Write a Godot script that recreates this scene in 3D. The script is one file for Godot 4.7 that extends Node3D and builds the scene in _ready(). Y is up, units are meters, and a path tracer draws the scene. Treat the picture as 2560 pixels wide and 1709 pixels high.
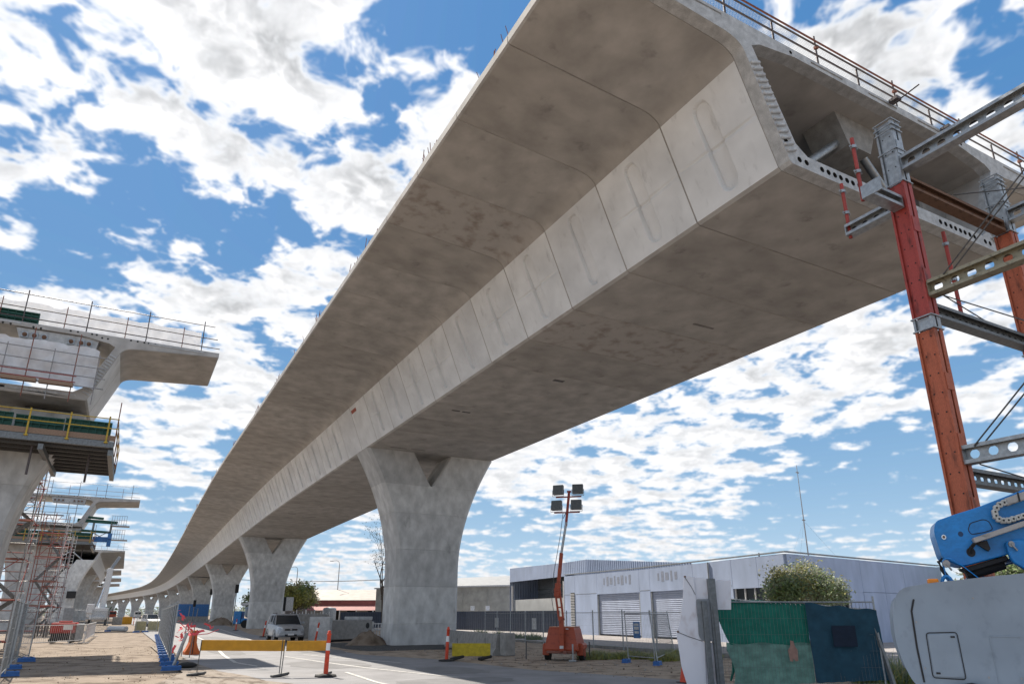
extends Node3D
# Coordinates: x runs across the viaduct to the right, y up, and "s" along the viaduct away from the camera (s = -z).

var used := {}
var M := {}
var rng := RandomNumberGenerator.new()
var sky_rows := []
var sky_noise: FastNoiseLite
var sky_low: FastNoiseLite
var sky_warp: FastNoiseLite
var sky_fine: FastNoiseLite
const SKY_W := 4096
const SKY_H := 2048
# cloud cover (+) and clear gaps (-): azimuth, elevation, radius in degrees, weight
var sky_marks := []
var sky_cover := PackedFloat32Array()


class MB:
	var st := SurfaceTool.new()
	var x := Transform3D()
	var n := 0
	func _init() -> void:
		st.begin(Mesh.PRIMITIVE_TRIANGLES)
		st.set_smooth_group(-1)
	func soft(on: bool) -> void:
		st.set_smooth_group(0 if on else -1)
	func tri(a: Vector3, b: Vector3, c: Vector3) -> void:
		st.add_vertex(x * a)
		st.add_vertex(x * c)
		st.add_vertex(x * b)
		n += 1
	func quad(a: Vector3, b: Vector3, c: Vector3, d: Vector3) -> void:
		tri(a, b, c)
		tri(a, c, d)
	func box(c: Vector3, s: Vector3, bev := 0.0) -> void:
		var h := s / 2.0
		if bev <= 0.0:
			for ax in 3:
				for sg in [-1.0, 1.0]:
					var u := Vector3.ZERO; var v := Vector3.ZERO; var w := Vector3.ZERO
					w[ax] = h[ax] * sg
					u[(ax + 1) % 3] = h[(ax + 1) % 3] * sg
					v[(ax + 2) % 3] = h[(ax + 2) % 3]
					quad(c + w - u - v, c + w + u - v, c + w + u + v, c + w - u + v)
			return
		var i := Vector3(maxf(h.x - bev, 0.001), maxf(h.y - bev, 0.001), maxf(h.z - bev, 0.001))
		for ax in 3:
			for sg in [-1.0, 1.0]:
				var u := Vector3.ZERO; var v := Vector3.ZERO; var w := Vector3.ZERO
				w[ax] = h[ax] * sg
				u[(ax + 1) % 3] = i[(ax + 1) % 3] * sg
				v[(ax + 2) % 3] = i[(ax + 2) % 3]
				quad(c + w - u - v, c + w + u - v, c + w + u + v, c + w - u + v)
		for ax in 3:
			var a1 := (ax + 1) % 3
			var a2 := (ax + 2) % 3
			for s1 in [-1.0, 1.0]:
				for s2 in [-1.0, 1.0]:
					var p := Vector3.ZERO; var q := Vector3.ZERO; var e := Vector3.ZERO
					p[a1] = h[a1] * s1; p[a2] = i[a2] * s2
					q[a1] = i[a1] * s1; q[a2] = h[a2] * s2
					e[ax] = i[ax]
					if s1 * s2 > 0:
						_edge(c, p, q, e)
					else:
						_edge(c, q, p, e)
		for sx in [-1.0, 1.0]:
			for sy in [-1.0, 1.0]:
				for sz in [-1.0, 1.0]:
					var a := c + Vector3(h.x * sx, i.y * sy, i.z * sz)
					var b := c + Vector3(i.x * sx, h.y * sy, i.z * sz)
					var d := c + Vector3(i.x * sx, i.y * sy, h.z * sz)
					if sx * sy * sz > 0:
						tri(a, b, d)
					else:
						tri(a, d, b)
	func _edge(c: Vector3, p: Vector3, q: Vector3, e: Vector3) -> void:
		quad(c + p - e, c + q - e, c + q + e, c + p + e)
	func beam(a: Vector3, b: Vector3, w: float, hgt: float, up := Vector3.UP, bev := 0.0) -> void:
		var keep := x
		var d := b - a
		var z := d.normalized()
		if absf(z.dot(up)) > 0.99:
			up = Vector3.BACK if absf(z.y) > 0.9 else Vector3.UP
		var xx := up.cross(z).normalized()
		var yy := z.cross(xx)
		x = keep * Transform3D(Basis(xx, yy, z), (a + b) / 2.0)
		box(Vector3.ZERO, Vector3(w, hgt, d.length()), bev)
		x = keep
	func ring(c: Vector3, u: Vector3, v: Vector3, r: float, k: int) -> PackedVector3Array:
		var o := PackedVector3Array()
		for i in k:
			var t := TAU * i / k
			o.append(c + u * cos(t) * r + v * sin(t) * r)
		return o
	func tube(a: Vector3, b: Vector3, r: float, k := 8, r2 := -1.0, caps := true) -> void:
		path([a, b], r, k, r2, caps)
	func path(pts: Array, r: float, k := 8, r2 := -1.0, caps := true) -> void:
		if r2 < 0.0: r2 = r
		var rings := []
		var u := Vector3.ZERO
		for i in pts.size():
			var d: Vector3 = (pts[mini(i + 1, pts.size() - 1)] - pts[maxi(i - 1, 0)]).normalized()
			if u == Vector3.ZERO:
				u = d.cross(Vector3.UP if absf(d.y) < 0.9 else Vector3.RIGHT).normalized()
			else:
				u = (u - d * u.dot(d)).normalized()
			rings.append(ring(pts[i], u, d.cross(u), lerpf(r, r2, float(i) / (pts.size() - 1)), k))
		loft(rings, caps, true)
	func loft(rings: Array, caps := true, smooth := true, closed := true) -> void:
		var k: int = rings[0].size()
		soft(smooth)
		for i in rings.size() - 1:
			for j in (k if closed else k - 1):
				var j2 := (j + 1) % k
				quad(rings[i][j], rings[i][j2], rings[i + 1][j2], rings[i + 1][j])
		soft(false)
		if caps:
			cap(rings[0], true)
			cap(rings[-1], false)
	func cap(r: PackedVector3Array, flip: bool) -> void:
		for j in range(1, r.size() - 1):
			if flip: tri(r[0], r[j + 1], r[j])
			else: tri(r[0], r[j], r[j + 1])
	func prism(poly: PackedVector2Array, z0: float, z1: float, smooth := false) -> void:
		# poly counter-clockwise in x, y; extruded from z0 to z1
		if Geometry2D.is_polygon_clockwise(poly):
			poly = poly.duplicate()
			poly.reverse()
		var k := poly.size()
		soft(smooth)
		for j in k:
			var a := poly[j]; var b := poly[(j + 1) % k]
			quad(Vector3(a.x, a.y, z0), Vector3(b.x, b.y, z0), Vector3(b.x, b.y, z1), Vector3(a.x, a.y, z1))
		soft(false)
		var t := Geometry2D.triangulate_polygon(poly)
		for i in range(0, t.size(), 3):
			var a := poly[t[i]]; var b := poly[t[i + 1]]; var c := poly[t[i + 2]]
			if (b - a).cross(c - a) < 0:
				var w := b; b = c; c = w
			tri(Vector3(a.x, a.y, z1), Vector3(b.x, b.y, z1), Vector3(c.x, c.y, z1))
			tri(Vector3(a.x, a.y, z0), Vector3(c.x, c.y, z0), Vector3(b.x, b.y, z0))
	func lathe(prof: Array, k := 16, smooth := true) -> void:
		# prof: Vector2(radius, y) upwards
		var rings := []
		for p in prof:
			var o := PackedVector3Array()
			for i in k:
				var t := -TAU * i / k
				o.append(Vector3(cos(t) * p.x, p.y, sin(t) * p.x))
			rings.append(o)
		loft(rings, true, smooth)
	func holed(w: float, h: float, th: float, r: float) -> void:
		# a w by h plate in x, y, th thick in z, with a round hole in the middle
		var k := 16
		for i in k:
			var t0 := TAU * i / k; var t1 := TAU * (i + 1) / k
			var c0 := Vector2(cos(t0), sin(t0)); var c1 := Vector2(cos(t1), sin(t1))
			var o0 := _sq(c0, w, h); var o1 := _sq(c1, w, h)
			c0 *= r; c1 *= r
			for sg in [-1.0, 1.0]:
				var z: float = th / 2 * sg
				var a := Vector3(c0.x, c0.y, z); var b := Vector3(o0.x, o0.y, z); var c := Vector3(o1.x, o1.y, z); var d := Vector3(c1.x, c1.y, z)
				if sg > 0: quad(a, b, c, d)
				else: quad(a, d, c, b)
			quad(Vector3(c0.x, c0.y, -th / 2), Vector3(c1.x, c1.y, -th / 2), Vector3(c1.x, c1.y, th / 2), Vector3(c0.x, c0.y, th / 2))
	func _sq(c: Vector2, w: float, h: float) -> Vector2:
		var m := maxf(absf(c.x) / (w / 2), absf(c.y) / (h / 2))
		return c / m
	func mesh() -> ArrayMesh:
		st.generate_normals()
		return st.commit()


func V(t: float, h: float, s: float) -> Vector3:
	return Vector3(t, h, -s)


func lin(r: float, g: float, b: float, a := 1.0) -> Color:
	var c := Color(r, g, b).linear_to_srgb()
	c.a = a
	return c


func numbered(called: String) -> String:
	var k: int = used.get(called, 0)
	used[called] = k + 1
	return called if k == 0 else "%s_%03d" % [called, k]


func thing(called: String, label: String, category: String, at := Vector3.ZERO, turn := 0.0, group := "") -> Node3D:
	var o := Node3D.new()
	o.name = numbered(called)
	add_child(o)
	o.position = at
	o.rotation.y = turn
	tag(o, label, category, group)
	return o


func tag(o: Node3D, label: String, category: String, group := "") -> void:
	o.set_meta("label", label)
	o.set_meta("category", category)
	if group: o.set_meta("group", group)


func part(called: String, m, material: Material, parent: Node, at := Transform3D()) -> MeshInstance3D:
	# commits one mesh as a named child
	var o := MeshInstance3D.new()
	o.mesh = m.mesh() if m is MB else m
	o.material_override = material
	o.transform = at
	var k := 0
	var nm := called
	while parent.has_node(NodePath(nm)):
		k += 1
		nm = "%s_%03d" % [called, k]
	o.name = nm
	parent.add_child(o, true)
	return o


func solo(called: String, m, material: Material, label: String, category: String, group := "", at := Transform3D()) -> MeshInstance3D:
	var o := MeshInstance3D.new()
	o.mesh = m.mesh() if m is MB else m
	o.material_override = material
	o.transform = at
	o.name = numbered(called)
	add_child(o)
	tag(o, label, category, group)
	return o


func setting(called: String, m, material: Material, at := Transform3D()) -> MeshInstance3D:
	var o := MeshInstance3D.new()
	o.mesh = m.mesh() if m is MB else m
	o.material_override = material
	o.transform = at
	o.name = numbered(called)
	add_child(o)
	o.set_meta("kind", "structure")
	return o


func stuff(o: Node3D) -> Node3D:
	o.set_meta("kind", "stuff")
	return o


func dup(root: Node3D, at: Vector3, turn: float, label: String, group := "") -> Node3D:
	var nm := String(root.name)
	var r := root.duplicate() as Node3D
	r.name = numbered(nm.get_slice("_0", 0))
	add_child(r)
	r.position = at
	r.rotation = Vector3(0, turn, 0)
	r.set_meta("label", label)
	if group: r.set_meta("group", group)
	return r


func rot_y(a: float) -> Basis:
	return Basis(Vector3.UP, a)


# ---------------------------------------------------------------- materials
func noise_tex(sd: int, freq: float, octs: int, lo: float, hi: float, size := 512, kind := FastNoiseLite.TYPE_SIMPLEX_SMOOTH, mid := -1.0, tint := Color.WHITE) -> NoiseTexture2D:
	var f := FastNoiseLite.new()
	f.seed = sd
	f.noise_type = kind
	f.frequency = freq
	f.fractal_octaves = octs
	f.fractal_gain = 0.55
	if octs <= 1: f.fractal_type = FastNoiseLite.FRACTAL_NONE
	var t := NoiseTexture2D.new()
	t.width = size
	t.height = size
	t.seamless = true
	t.seamless_blend_skirt = 0.15
	t.noise = f
	var g := Gradient.new()
	g.set_color(0, Color(lo, lo, lo) * tint)
	g.set_color(1, Color(hi, hi, hi))
	if mid >= 0.0:
		g.add_point(mid, Color(hi, hi, hi).lerp(Color(lo, lo, lo), 0.12))
	t.color_ramp = g
	return t


func plain(c: Color, rough := 0.6, metal := 0.0) -> StandardMaterial3D:
	var m := StandardMaterial3D.new()
	m.albedo_color = c
	m.roughness = rough
	m.metallic = metal
	return m


func worn(c: Color, rough: float, metal: float, coarse: Texture2D, sc: Vector3, fine: Texture2D = null, fsc := Vector3.ONE, bump := 0.0, bump_tex: Texture2D = null) -> StandardMaterial3D:
	var m := plain(c, rough, metal)
	m.albedo_texture = coarse
	m.uv1_triplanar = true
	m.uv1_world_triplanar = true
	m.uv1_scale = sc
	m.uv1_triplanar_sharpness = 4.0
	if fine:
		m.detail_enabled = true
		m.detail_albedo = fine
		m.detail_blend_mode = BaseMaterial3D.BLEND_MODE_MUL
		m.detail_uv_layer = BaseMaterial3D.DETAIL_UV_2
		m.uv2_triplanar = true
		m.uv2_world_triplanar = true
		m.uv2_scale = fsc
	if bump > 0.0:
		m.heightmap_enabled = true
		m.heightmap_texture = bump_tex if bump_tex else coarse
		m.heightmap_scale = bump
	return m


func make_materials() -> void:
	var blotch := noise_tex(11, 0.006, 6, 0.80, 1.0, 1024, FastNoiseLite.TYPE_SIMPLEX_SMOOTH)
	var blotch2 := noise_tex(23, 0.012, 5, 0.8, 1.0, 512)
	var stain := noise_tex(37, 0.008, 4, 0.55, 1.0, 1024, FastNoiseLite.TYPE_PERLIN, 0.36)
	var faint := noise_tex(39, 0.007, 5, 0.82, 1.0, 1024, FastNoiseLite.TYPE_PERLIN, 0.3)
	var grain := noise_tex(5, 0.06, 4, 0.8, 1.0, 512)
	var pits := noise_tex(7, 0.05, 2, 0.55, 1.0, 512, FastNoiseLite.TYPE_CELLULAR, 0.22)
	var soil := noise_tex(51, 0.008, 6, 0.55, 1.0, 1024, FastNoiseLite.TYPE_SIMPLEX_SMOOTH, 0.5, Color(0.95, 0.85, 0.75))
	var pebble := noise_tex(53, 0.11, 5, 0.66, 1.0, 1024, FastNoiseLite.TYPE_SIMPLEX)
	var dirtline := noise_tex(61, 0.01, 5, 0.82, 1.0, 512)
	var smooth_tone := noise_tex(63, 0.006, 4, 0.9, 1.0, 512)
	M.blotch = blotch; M.grain = grain; M.pebble = pebble; M.soil = soil
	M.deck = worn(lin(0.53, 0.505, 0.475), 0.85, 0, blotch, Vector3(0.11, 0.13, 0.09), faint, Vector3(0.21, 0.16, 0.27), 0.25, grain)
	M.deck_stained = worn(lin(0.47, 0.445, 0.42), 0.85, 0, noise_tex(97, 0.012, 4, 0.8, 1.0, 512, FastNoiseLite.TYPE_SIMPLEX_SMOOTH, 0.5, Color(1, 0.96, 0.93)), Vector3(0.2, 0.2, 0.2), faint, Vector3(0.31, 0.2, 0.37), 0.25, grain)
	M.deck_pale = worn(lin(0.56, 0.535, 0.505), 0.85, 0, blotch, Vector3(0.13, 0.12, 0.11), faint, Vector3(0.17, 0.21, 0.19), 0.25, grain)
	M.deck_dull = worn(lin(0.495, 0.47, 0.44), 0.85, 0, blotch, Vector3(0.09, 0.14, 0.12), faint, Vector3(0.24, 0.18, 0.21), 0.25, grain)
	M.web = [worn(lin(0.84, 0.86, 0.87), 0.8, 0, smooth_tone, Vector3(0.16, 0.2, 0.16), faint, Vector3(0.4, 0.2, 0.4), 0.12, grain), worn(lin(0.79, 0.81, 0.825), 0.8, 0, smooth_tone, Vector3(0.19, 0.23, 0.14), faint, Vector3(0.35, 0.25, 0.35), 0.12, grain)]  # paler copy of the deck concrete; the web's sky-lit brightness is painted in
	M.face = worn(lin(0.72, 0.73, 0.73), 0.8, 0, blotch2, Vector3(0.5, 0.5, 0.5), grain, Vector3(1.2, 1.2, 1.2), 0.3, grain)
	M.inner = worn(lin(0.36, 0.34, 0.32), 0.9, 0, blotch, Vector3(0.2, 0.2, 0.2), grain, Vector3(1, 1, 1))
	M.pier = []
	for k in 3:
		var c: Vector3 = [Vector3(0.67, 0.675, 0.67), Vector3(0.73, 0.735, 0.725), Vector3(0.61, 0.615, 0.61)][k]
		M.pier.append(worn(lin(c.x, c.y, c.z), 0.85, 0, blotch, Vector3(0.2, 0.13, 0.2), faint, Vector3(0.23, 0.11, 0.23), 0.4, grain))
	M.precast = worn(lin(0.45, 0.44, 0.42), 0.9, 0, blotch, Vector3(0.4, 0.4, 0.4), grain, Vector3(1.5, 1.5, 1.5), 0.3, grain)
	M.hole = plain(lin(0.03, 0.03, 0.03), 0.9)
	M.soilmat = worn(lin(0.36, 0.285, 0.218), 1.0, 0, soil, Vector3(0.09, 0.09, 0.09), pebble, Vector3(0.7, 0.7, 0.7), 2.2, pebble)
	M.gravel = worn(lin(0.54, 0.425, 0.315), 1.0, 0, soil, Vector3(0.13, 0.13, 0.13), pebble, Vector3(0.8, 0.8, 0.8), 1.0, pebble)
	M.darkgravel = worn(lin(0.1, 0.1, 0.1), 1.0, 0, soil, Vector3(0.3, 0.3, 0.3), pebble, Vector3(1.4, 1.4, 1.4), 3.0, pebble)
	M.asphalt = worn(lin(0.33, 0.325, 0.335), 0.9, 0, dirtline, Vector3(0.12, 0.12, 0.12), noise_tex(71, 0.12, 3, 0.78, 1.0, 512), Vector3(0.6, 0.6, 0.6), 0.8, pebble)
	M.dusty = worn(lin(0.38, 0.32, 0.265), 1.0, 0, soil, Vector3(0.3, 0.3, 0.1), pebble, Vector3(0.9, 0.9, 0.9), 1.0, pebble)
	M.yard = worn(lin(0.42, 0.385, 0.37), 0.9, 0, dirtline, Vector3(0.1, 0.1, 0.1), grain, Vector3(0.6, 0.6, 0.6))
	M.line = worn(lin(0.5, 0.49, 0.47), 0.8, 0, noise_tex(83, 0.02, 5, 0.5, 1.0, 512, FastNoiseLite.TYPE_SIMPLEX_SMOOTH, 0.4), Vector3(0.5, 0.5, 0.5))
	M.galv = worn(lin(0.58, 0.61, 0.63), 0.45, 0.75, blotch2, Vector3(1.3, 1.3, 1.3), grain, Vector3(4, 4, 4))
	M.galv_dark = worn(lin(0.3, 0.32, 0.33), 0.5, 0.6, blotch2, Vector3(1.3, 1.3, 1.3), grain, Vector3(4, 4, 4))
	M.red_steel = worn(lin(0.5, 0.07, 0.055), 0.55, 0.0, stain, Vector3(0.9, 0.25, 0.9), grain, Vector3(2, 0.5, 2))
	M.orange_steel = worn(lin(0.62, 0.16, 0.075), 0.6, 0.0, stain, Vector3(0.9, 0.25, 0.9), grain, Vector3(2, 0.5, 2))
	M.rust = worn(lin(0.24, 0.13, 0.08), 0.85, 0.1, stain, Vector3(1.2, 1.2, 1.2), grain, Vector3(4, 4, 4))
	M.brass_steel = worn(lin(0.42, 0.38, 0.27), 0.55, 0.4, stain, Vector3(1.2, 1.2, 1.2), grain, Vector3(4, 4, 4))
	M.scaf = worn(lin(0.36, 0.35, 0.35), 0.5, 0.5, stain, Vector3(1.5, 1.5, 1.5))
	M.scaf_dark = worn(lin(0.13, 0.11, 0.11), 0.6, 0.3, stain, Vector3(1.5, 1.5, 1.5))
	M.scaf_red = worn(lin(0.36, 0.07, 0.055), 0.7, 0.1, stain, Vector3(1.5, 1.5, 1.5))
	M.scaf_rust = worn(lin(0.27, 0.11, 0.08), 0.8, 0.1, stain, Vector3(1.5, 1.5, 1.5))
	M.blue_foot = worn(lin(0.03, 0.14, 0.42), 0.6, 0, dirtline, Vector3(2, 2, 2))
	M.lift_blue = worn(lin(0.01, 0.29, 0.78), 0.35, 0, blotch2, Vector3(0.6, 0.6, 0.6), noise_tex(91, 0.03, 4, 0.86, 1.0, 512), Vector3(1.5, 1.5, 1.5))
	M.lift_grey = worn(lin(0.275, 0.335, 0.405), 0.45, 0, smooth_tone, Vector3(0.5, 0.4, 0.5), noise_tex(95, 0.012, 6, 0.82, 1.0, 512, FastNoiseLite.TYPE_SIMPLEX_SMOOTH, 0.3), Vector3(0.9, 0.5, 0.9))
	M.black = worn(lin(0.02, 0.02, 0.022), 0.7, 0, blotch2, Vector3(2, 2, 2))
	M.rubber = worn(lin(0.03, 0.03, 0.03), 0.9, 0, dirtline, Vector3(2, 2, 2))
	M.chain = worn(lin(0.55, 0.55, 0.52), 0.6, 0.1, stain, Vector3(3, 3, 3))
	M.white = worn(lin(0.72, 0.72, 0.72), 0.6, 0, blotch2, Vector3(0.8, 0.8, 0.8))
	M.sheet = worn(lin(0.82, 0.82, 0.84), 0.6, 0, noise_tex(141, 0.01, 4, 0.9, 1.0, 512), Vector3(0.4, 0.4, 0.4))
	M.sheet.backlight_enabled = true
	M.sheet.backlight = Color(0.7, 0.7, 0.7)
	M.hoard = worn(lin(0.78, 0.775, 0.82), 0.6, 0, noise_tex(101, 0.008, 4, 0.86, 1.0, 512, FastNoiseLite.TYPE_SIMPLEX_SMOOTH, 0.35, Color(1, 0.96, 0.94)), Vector3(0.5, 0.3, 0.5))
	M.green_form = worn(lin(0.02, 0.14, 0.1), 0.6, 0, blotch2, Vector3(1, 1, 1), grain, Vector3(2, 2, 2))
	M.yellow = worn(lin(0.62, 0.42, 0.04), 0.5, 0, blotch2, Vector3(1, 1, 1))
	M.amber_board = worn(lin(0.56, 0.27, 0.008), 0.6, 0, noise_tex(111, 0.01, 4, 0.86, 1.0, 512), Vector3(0.8, 0.8, 0.8))
	M.yellow_board = worn(lin(0.6, 0.46, 0.02), 0.6, 0, blotch2, Vector3(1, 1, 1))
	M.timber = worn(lin(0.4, 0.27, 0.19), 0.8, 0, noise_tex(113, 0.02, 4, 0.7, 1.0, 512), Vector3(1, 6, 6))
	M.tower_paint = worn(lin(0.5, 0.085, 0.03), 0.55, 0, stain, Vector3(0.9, 0.9, 0.9), grain, Vector3(2, 2, 2))
	M.hi_orange = worn(lin(0.75, 0.07, 0.02), 0.55, 0, blotch2, Vector3(2, 2, 2))
	M.barrier_orange = worn(lin(0.6, 0.13, 0.02), 0.6, 0, dirtline, Vector3(1, 1, 1))
	M.pink = plain(lin(0.9, 0.12, 0.14), 0.7)
	M.reflect = plain(lin(0.75, 0.75, 0.75), 0.4)
	M.steel_dark = worn(lin(0.12, 0.12, 0.12), 0.6, 0.4, stain, Vector3(2, 2, 2))
	M.glass = plain(lin(0.02, 0.025, 0.03), 0.12, 0.0)
	M.glass.metallic_specular = 0.35
	M.silver = worn(lin(0.52, 0.545, 0.58), 0.35, 0.5, dirtline, Vector3(0.8, 0.8, 0.8))
	M.chrome = plain(lin(0.6, 0.6, 0.62), 0.15, 0.9)
	M.lens = plain(lin(0.55, 0.58, 0.6), 0.1, 0.3)
	M.amber = plain(lin(0.85, 0.25, 0.01), 0.25)
	M.wall = worn(lin(0.41, 0.49, 0.665), 0.8, 0, smooth_tone, Vector3(0.12, 0.08, 0.12), noise_tex(121, 0.01, 5, 0.93, 1.0, 512), Vector3(0.3, 0.05, 0.3))
	M.roller = worn(lin(0.37, 0.42, 0.54), 0.6, 0.0, smooth_tone, Vector3(0.3, 0.3, 0.3))
	M.roof = worn(lin(0.29, 0.29, 0.285), 0.5, 0.3, dirtline, Vector3(0.2, 0.2, 0.2))
	M.shed_cream = worn(lin(0.47, 0.46, 0.42), 0.7, 0, blotch2, Vector3(0.15, 0.15, 0.15))
	M.shed_roof = worn(lin(0.3, 0.262, 0.23), 0.6, 0.1, dirtline, Vector3(0.1, 0.1, 0.1))
	M.brick_grey = worn(lin(0.26, 0.23, 0.22), 0.9, 0, blotch2, Vector3(0.2, 0.2, 0.2), grain, Vector3(1, 1, 1))
	M.rose_roof = worn(lin(0.33, 0.11, 0.1), 0.7, 0, dirtline, Vector3(0.2, 0.2, 0.2))
	M.navy_fence = worn(lin(0.035, 0.05, 0.085), 0.6, 0, blotch2, Vector3(0.4, 0.4, 0.4))
	M.cloth_green = worn(lin(0.03, 0.3, 0.215), 0.9, 0, noise_tex(131, 0.01, 5, 0.8, 1.0, 512), Vector3(0.7, 0.7, 0.7), noise_tex(132, 0.2, 2, 0.75, 1.0, 256), Vector3(2, 2, 2))
	M.cloth_green.backlight_enabled = true
	M.cloth_green.backlight = Color(0.6, 0.6, 0.6)
	M.cloth_pale = worn(lin(0.32, 0.6, 0.5), 0.9, 0, noise_tex(133, 0.01, 5, 0.75, 1.0, 512), Vector3(0.7, 0.7, 0.7), noise_tex(134, 0.2, 2, 0.75, 1.0, 256), Vector3(2, 2, 2))
	M.cloth_pale.backlight_enabled = true
	M.cloth_pale.backlight = Color(0.9, 0.9, 0.9)
	M.cloth_navy = worn(lin(0.022, 0.085, 0.13), 0.9, 0, noise_tex(135, 0.01, 5, 0.8, 1.0, 512), Vector3(0.7, 0.7, 0.7))
	M.cloth_navy.backlight_enabled = true
	M.cloth_navy.backlight = Color(0.4, 0.4, 0.4)
	M.bark = worn(lin(0.14, 0.11, 0.085), 0.95, 0, dirtline, Vector3(1, 3, 1))
	M.patch = worn(lin(0.25, 0.245, 0.25), 0.9, 0, dirtline, Vector3(0.2, 0.2, 0.2), grain, Vector3(1, 1, 1), 0.6, pebble)
	M.track = worn(lin(0.27, 0.205, 0.15), 1.0, 0, soil, Vector3(0.4, 0.4, 0.4), pebble, Vector3(1.3, 1.3, 1.3), 1.5, pebble)
	M.low_wall = worn(lin(0.44, 0.45, 0.45), 0.8, 0, smooth_tone, Vector3(0.2, 0.2, 0.2))
	M.leaf = []
	for c in [Vector3(0.115, 0.175, 0.028), Vector3(0.22, 0.225, 0.03), Vector3(0.085, 0.14, 0.042), Vector3(0.15, 0.2, 0.06), Vector3(0.26, 0.24, 0.035)]:
		var m := plain(lin(c.x, c.y, c.z), 0.6)
		m.backlight_enabled = true
		m.backlight = Color(0.5, 0.5, 0.5)
		M.leaf.append(m)
	M.plastic_pale = worn(lin(0.5, 0.44, 0.24), 0.6, 0, dirtline, Vector3(0.8, 0.8, 0.8))
	M.sunlit_orange = worn(lin(0.62, 0.3, 0.18), 0.6, 0, dirtline, Vector3(1, 1, 1))
	M.flood_glass = worn(lin(0.1, 0.105, 0.1), 0.25, 0.2, dirtline, Vector3(2, 2, 2))
	M.faded_orange = worn(lin(0.4, 0.24, 0.19), 0.9, 0, dirtline, Vector3(2, 2, 2))
	M.cloth_patch = worn(lin(0.012, 0.025, 0.05), 0.9, 0, dirtline, Vector3(1, 1, 1))
	M.tray = worn(lin(0.5, 0.48, 0.46), 0.6, 0.1, stain, Vector3(1.4, 1.4, 1.4), grain, Vector3(5, 5, 5))
	M.pin_steel = worn(lin(0.35, 0.35, 0.35), 0.45, 0.5, stain, Vector3(3, 3, 3))
	M.lift_dark = worn(lin(0.006, 0.05, 0.15), 0.5, 0, dirtline, Vector3(1, 1, 1))
	M.ghost = worn(lin(0.29, 0.32, 0.4), 0.9, 0, dirtline, Vector3(1.3, 0.6, 1.3))
	M.red_gear = worn(lin(0.5, 0.03, 0.02), 0.45, 0, blotch2, Vector3(1, 1, 1))
	M.light_blue = worn(lin(0.05, 0.2, 0.5), 0.5, 0, blotch2, Vector3(0.5, 0.5, 0.5))
	M.plate_grey = worn(lin(0.33, 0.35, 0.37), 0.7, 0.2, dirtline, Vector3(0.6, 0.6, 0.6))


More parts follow.
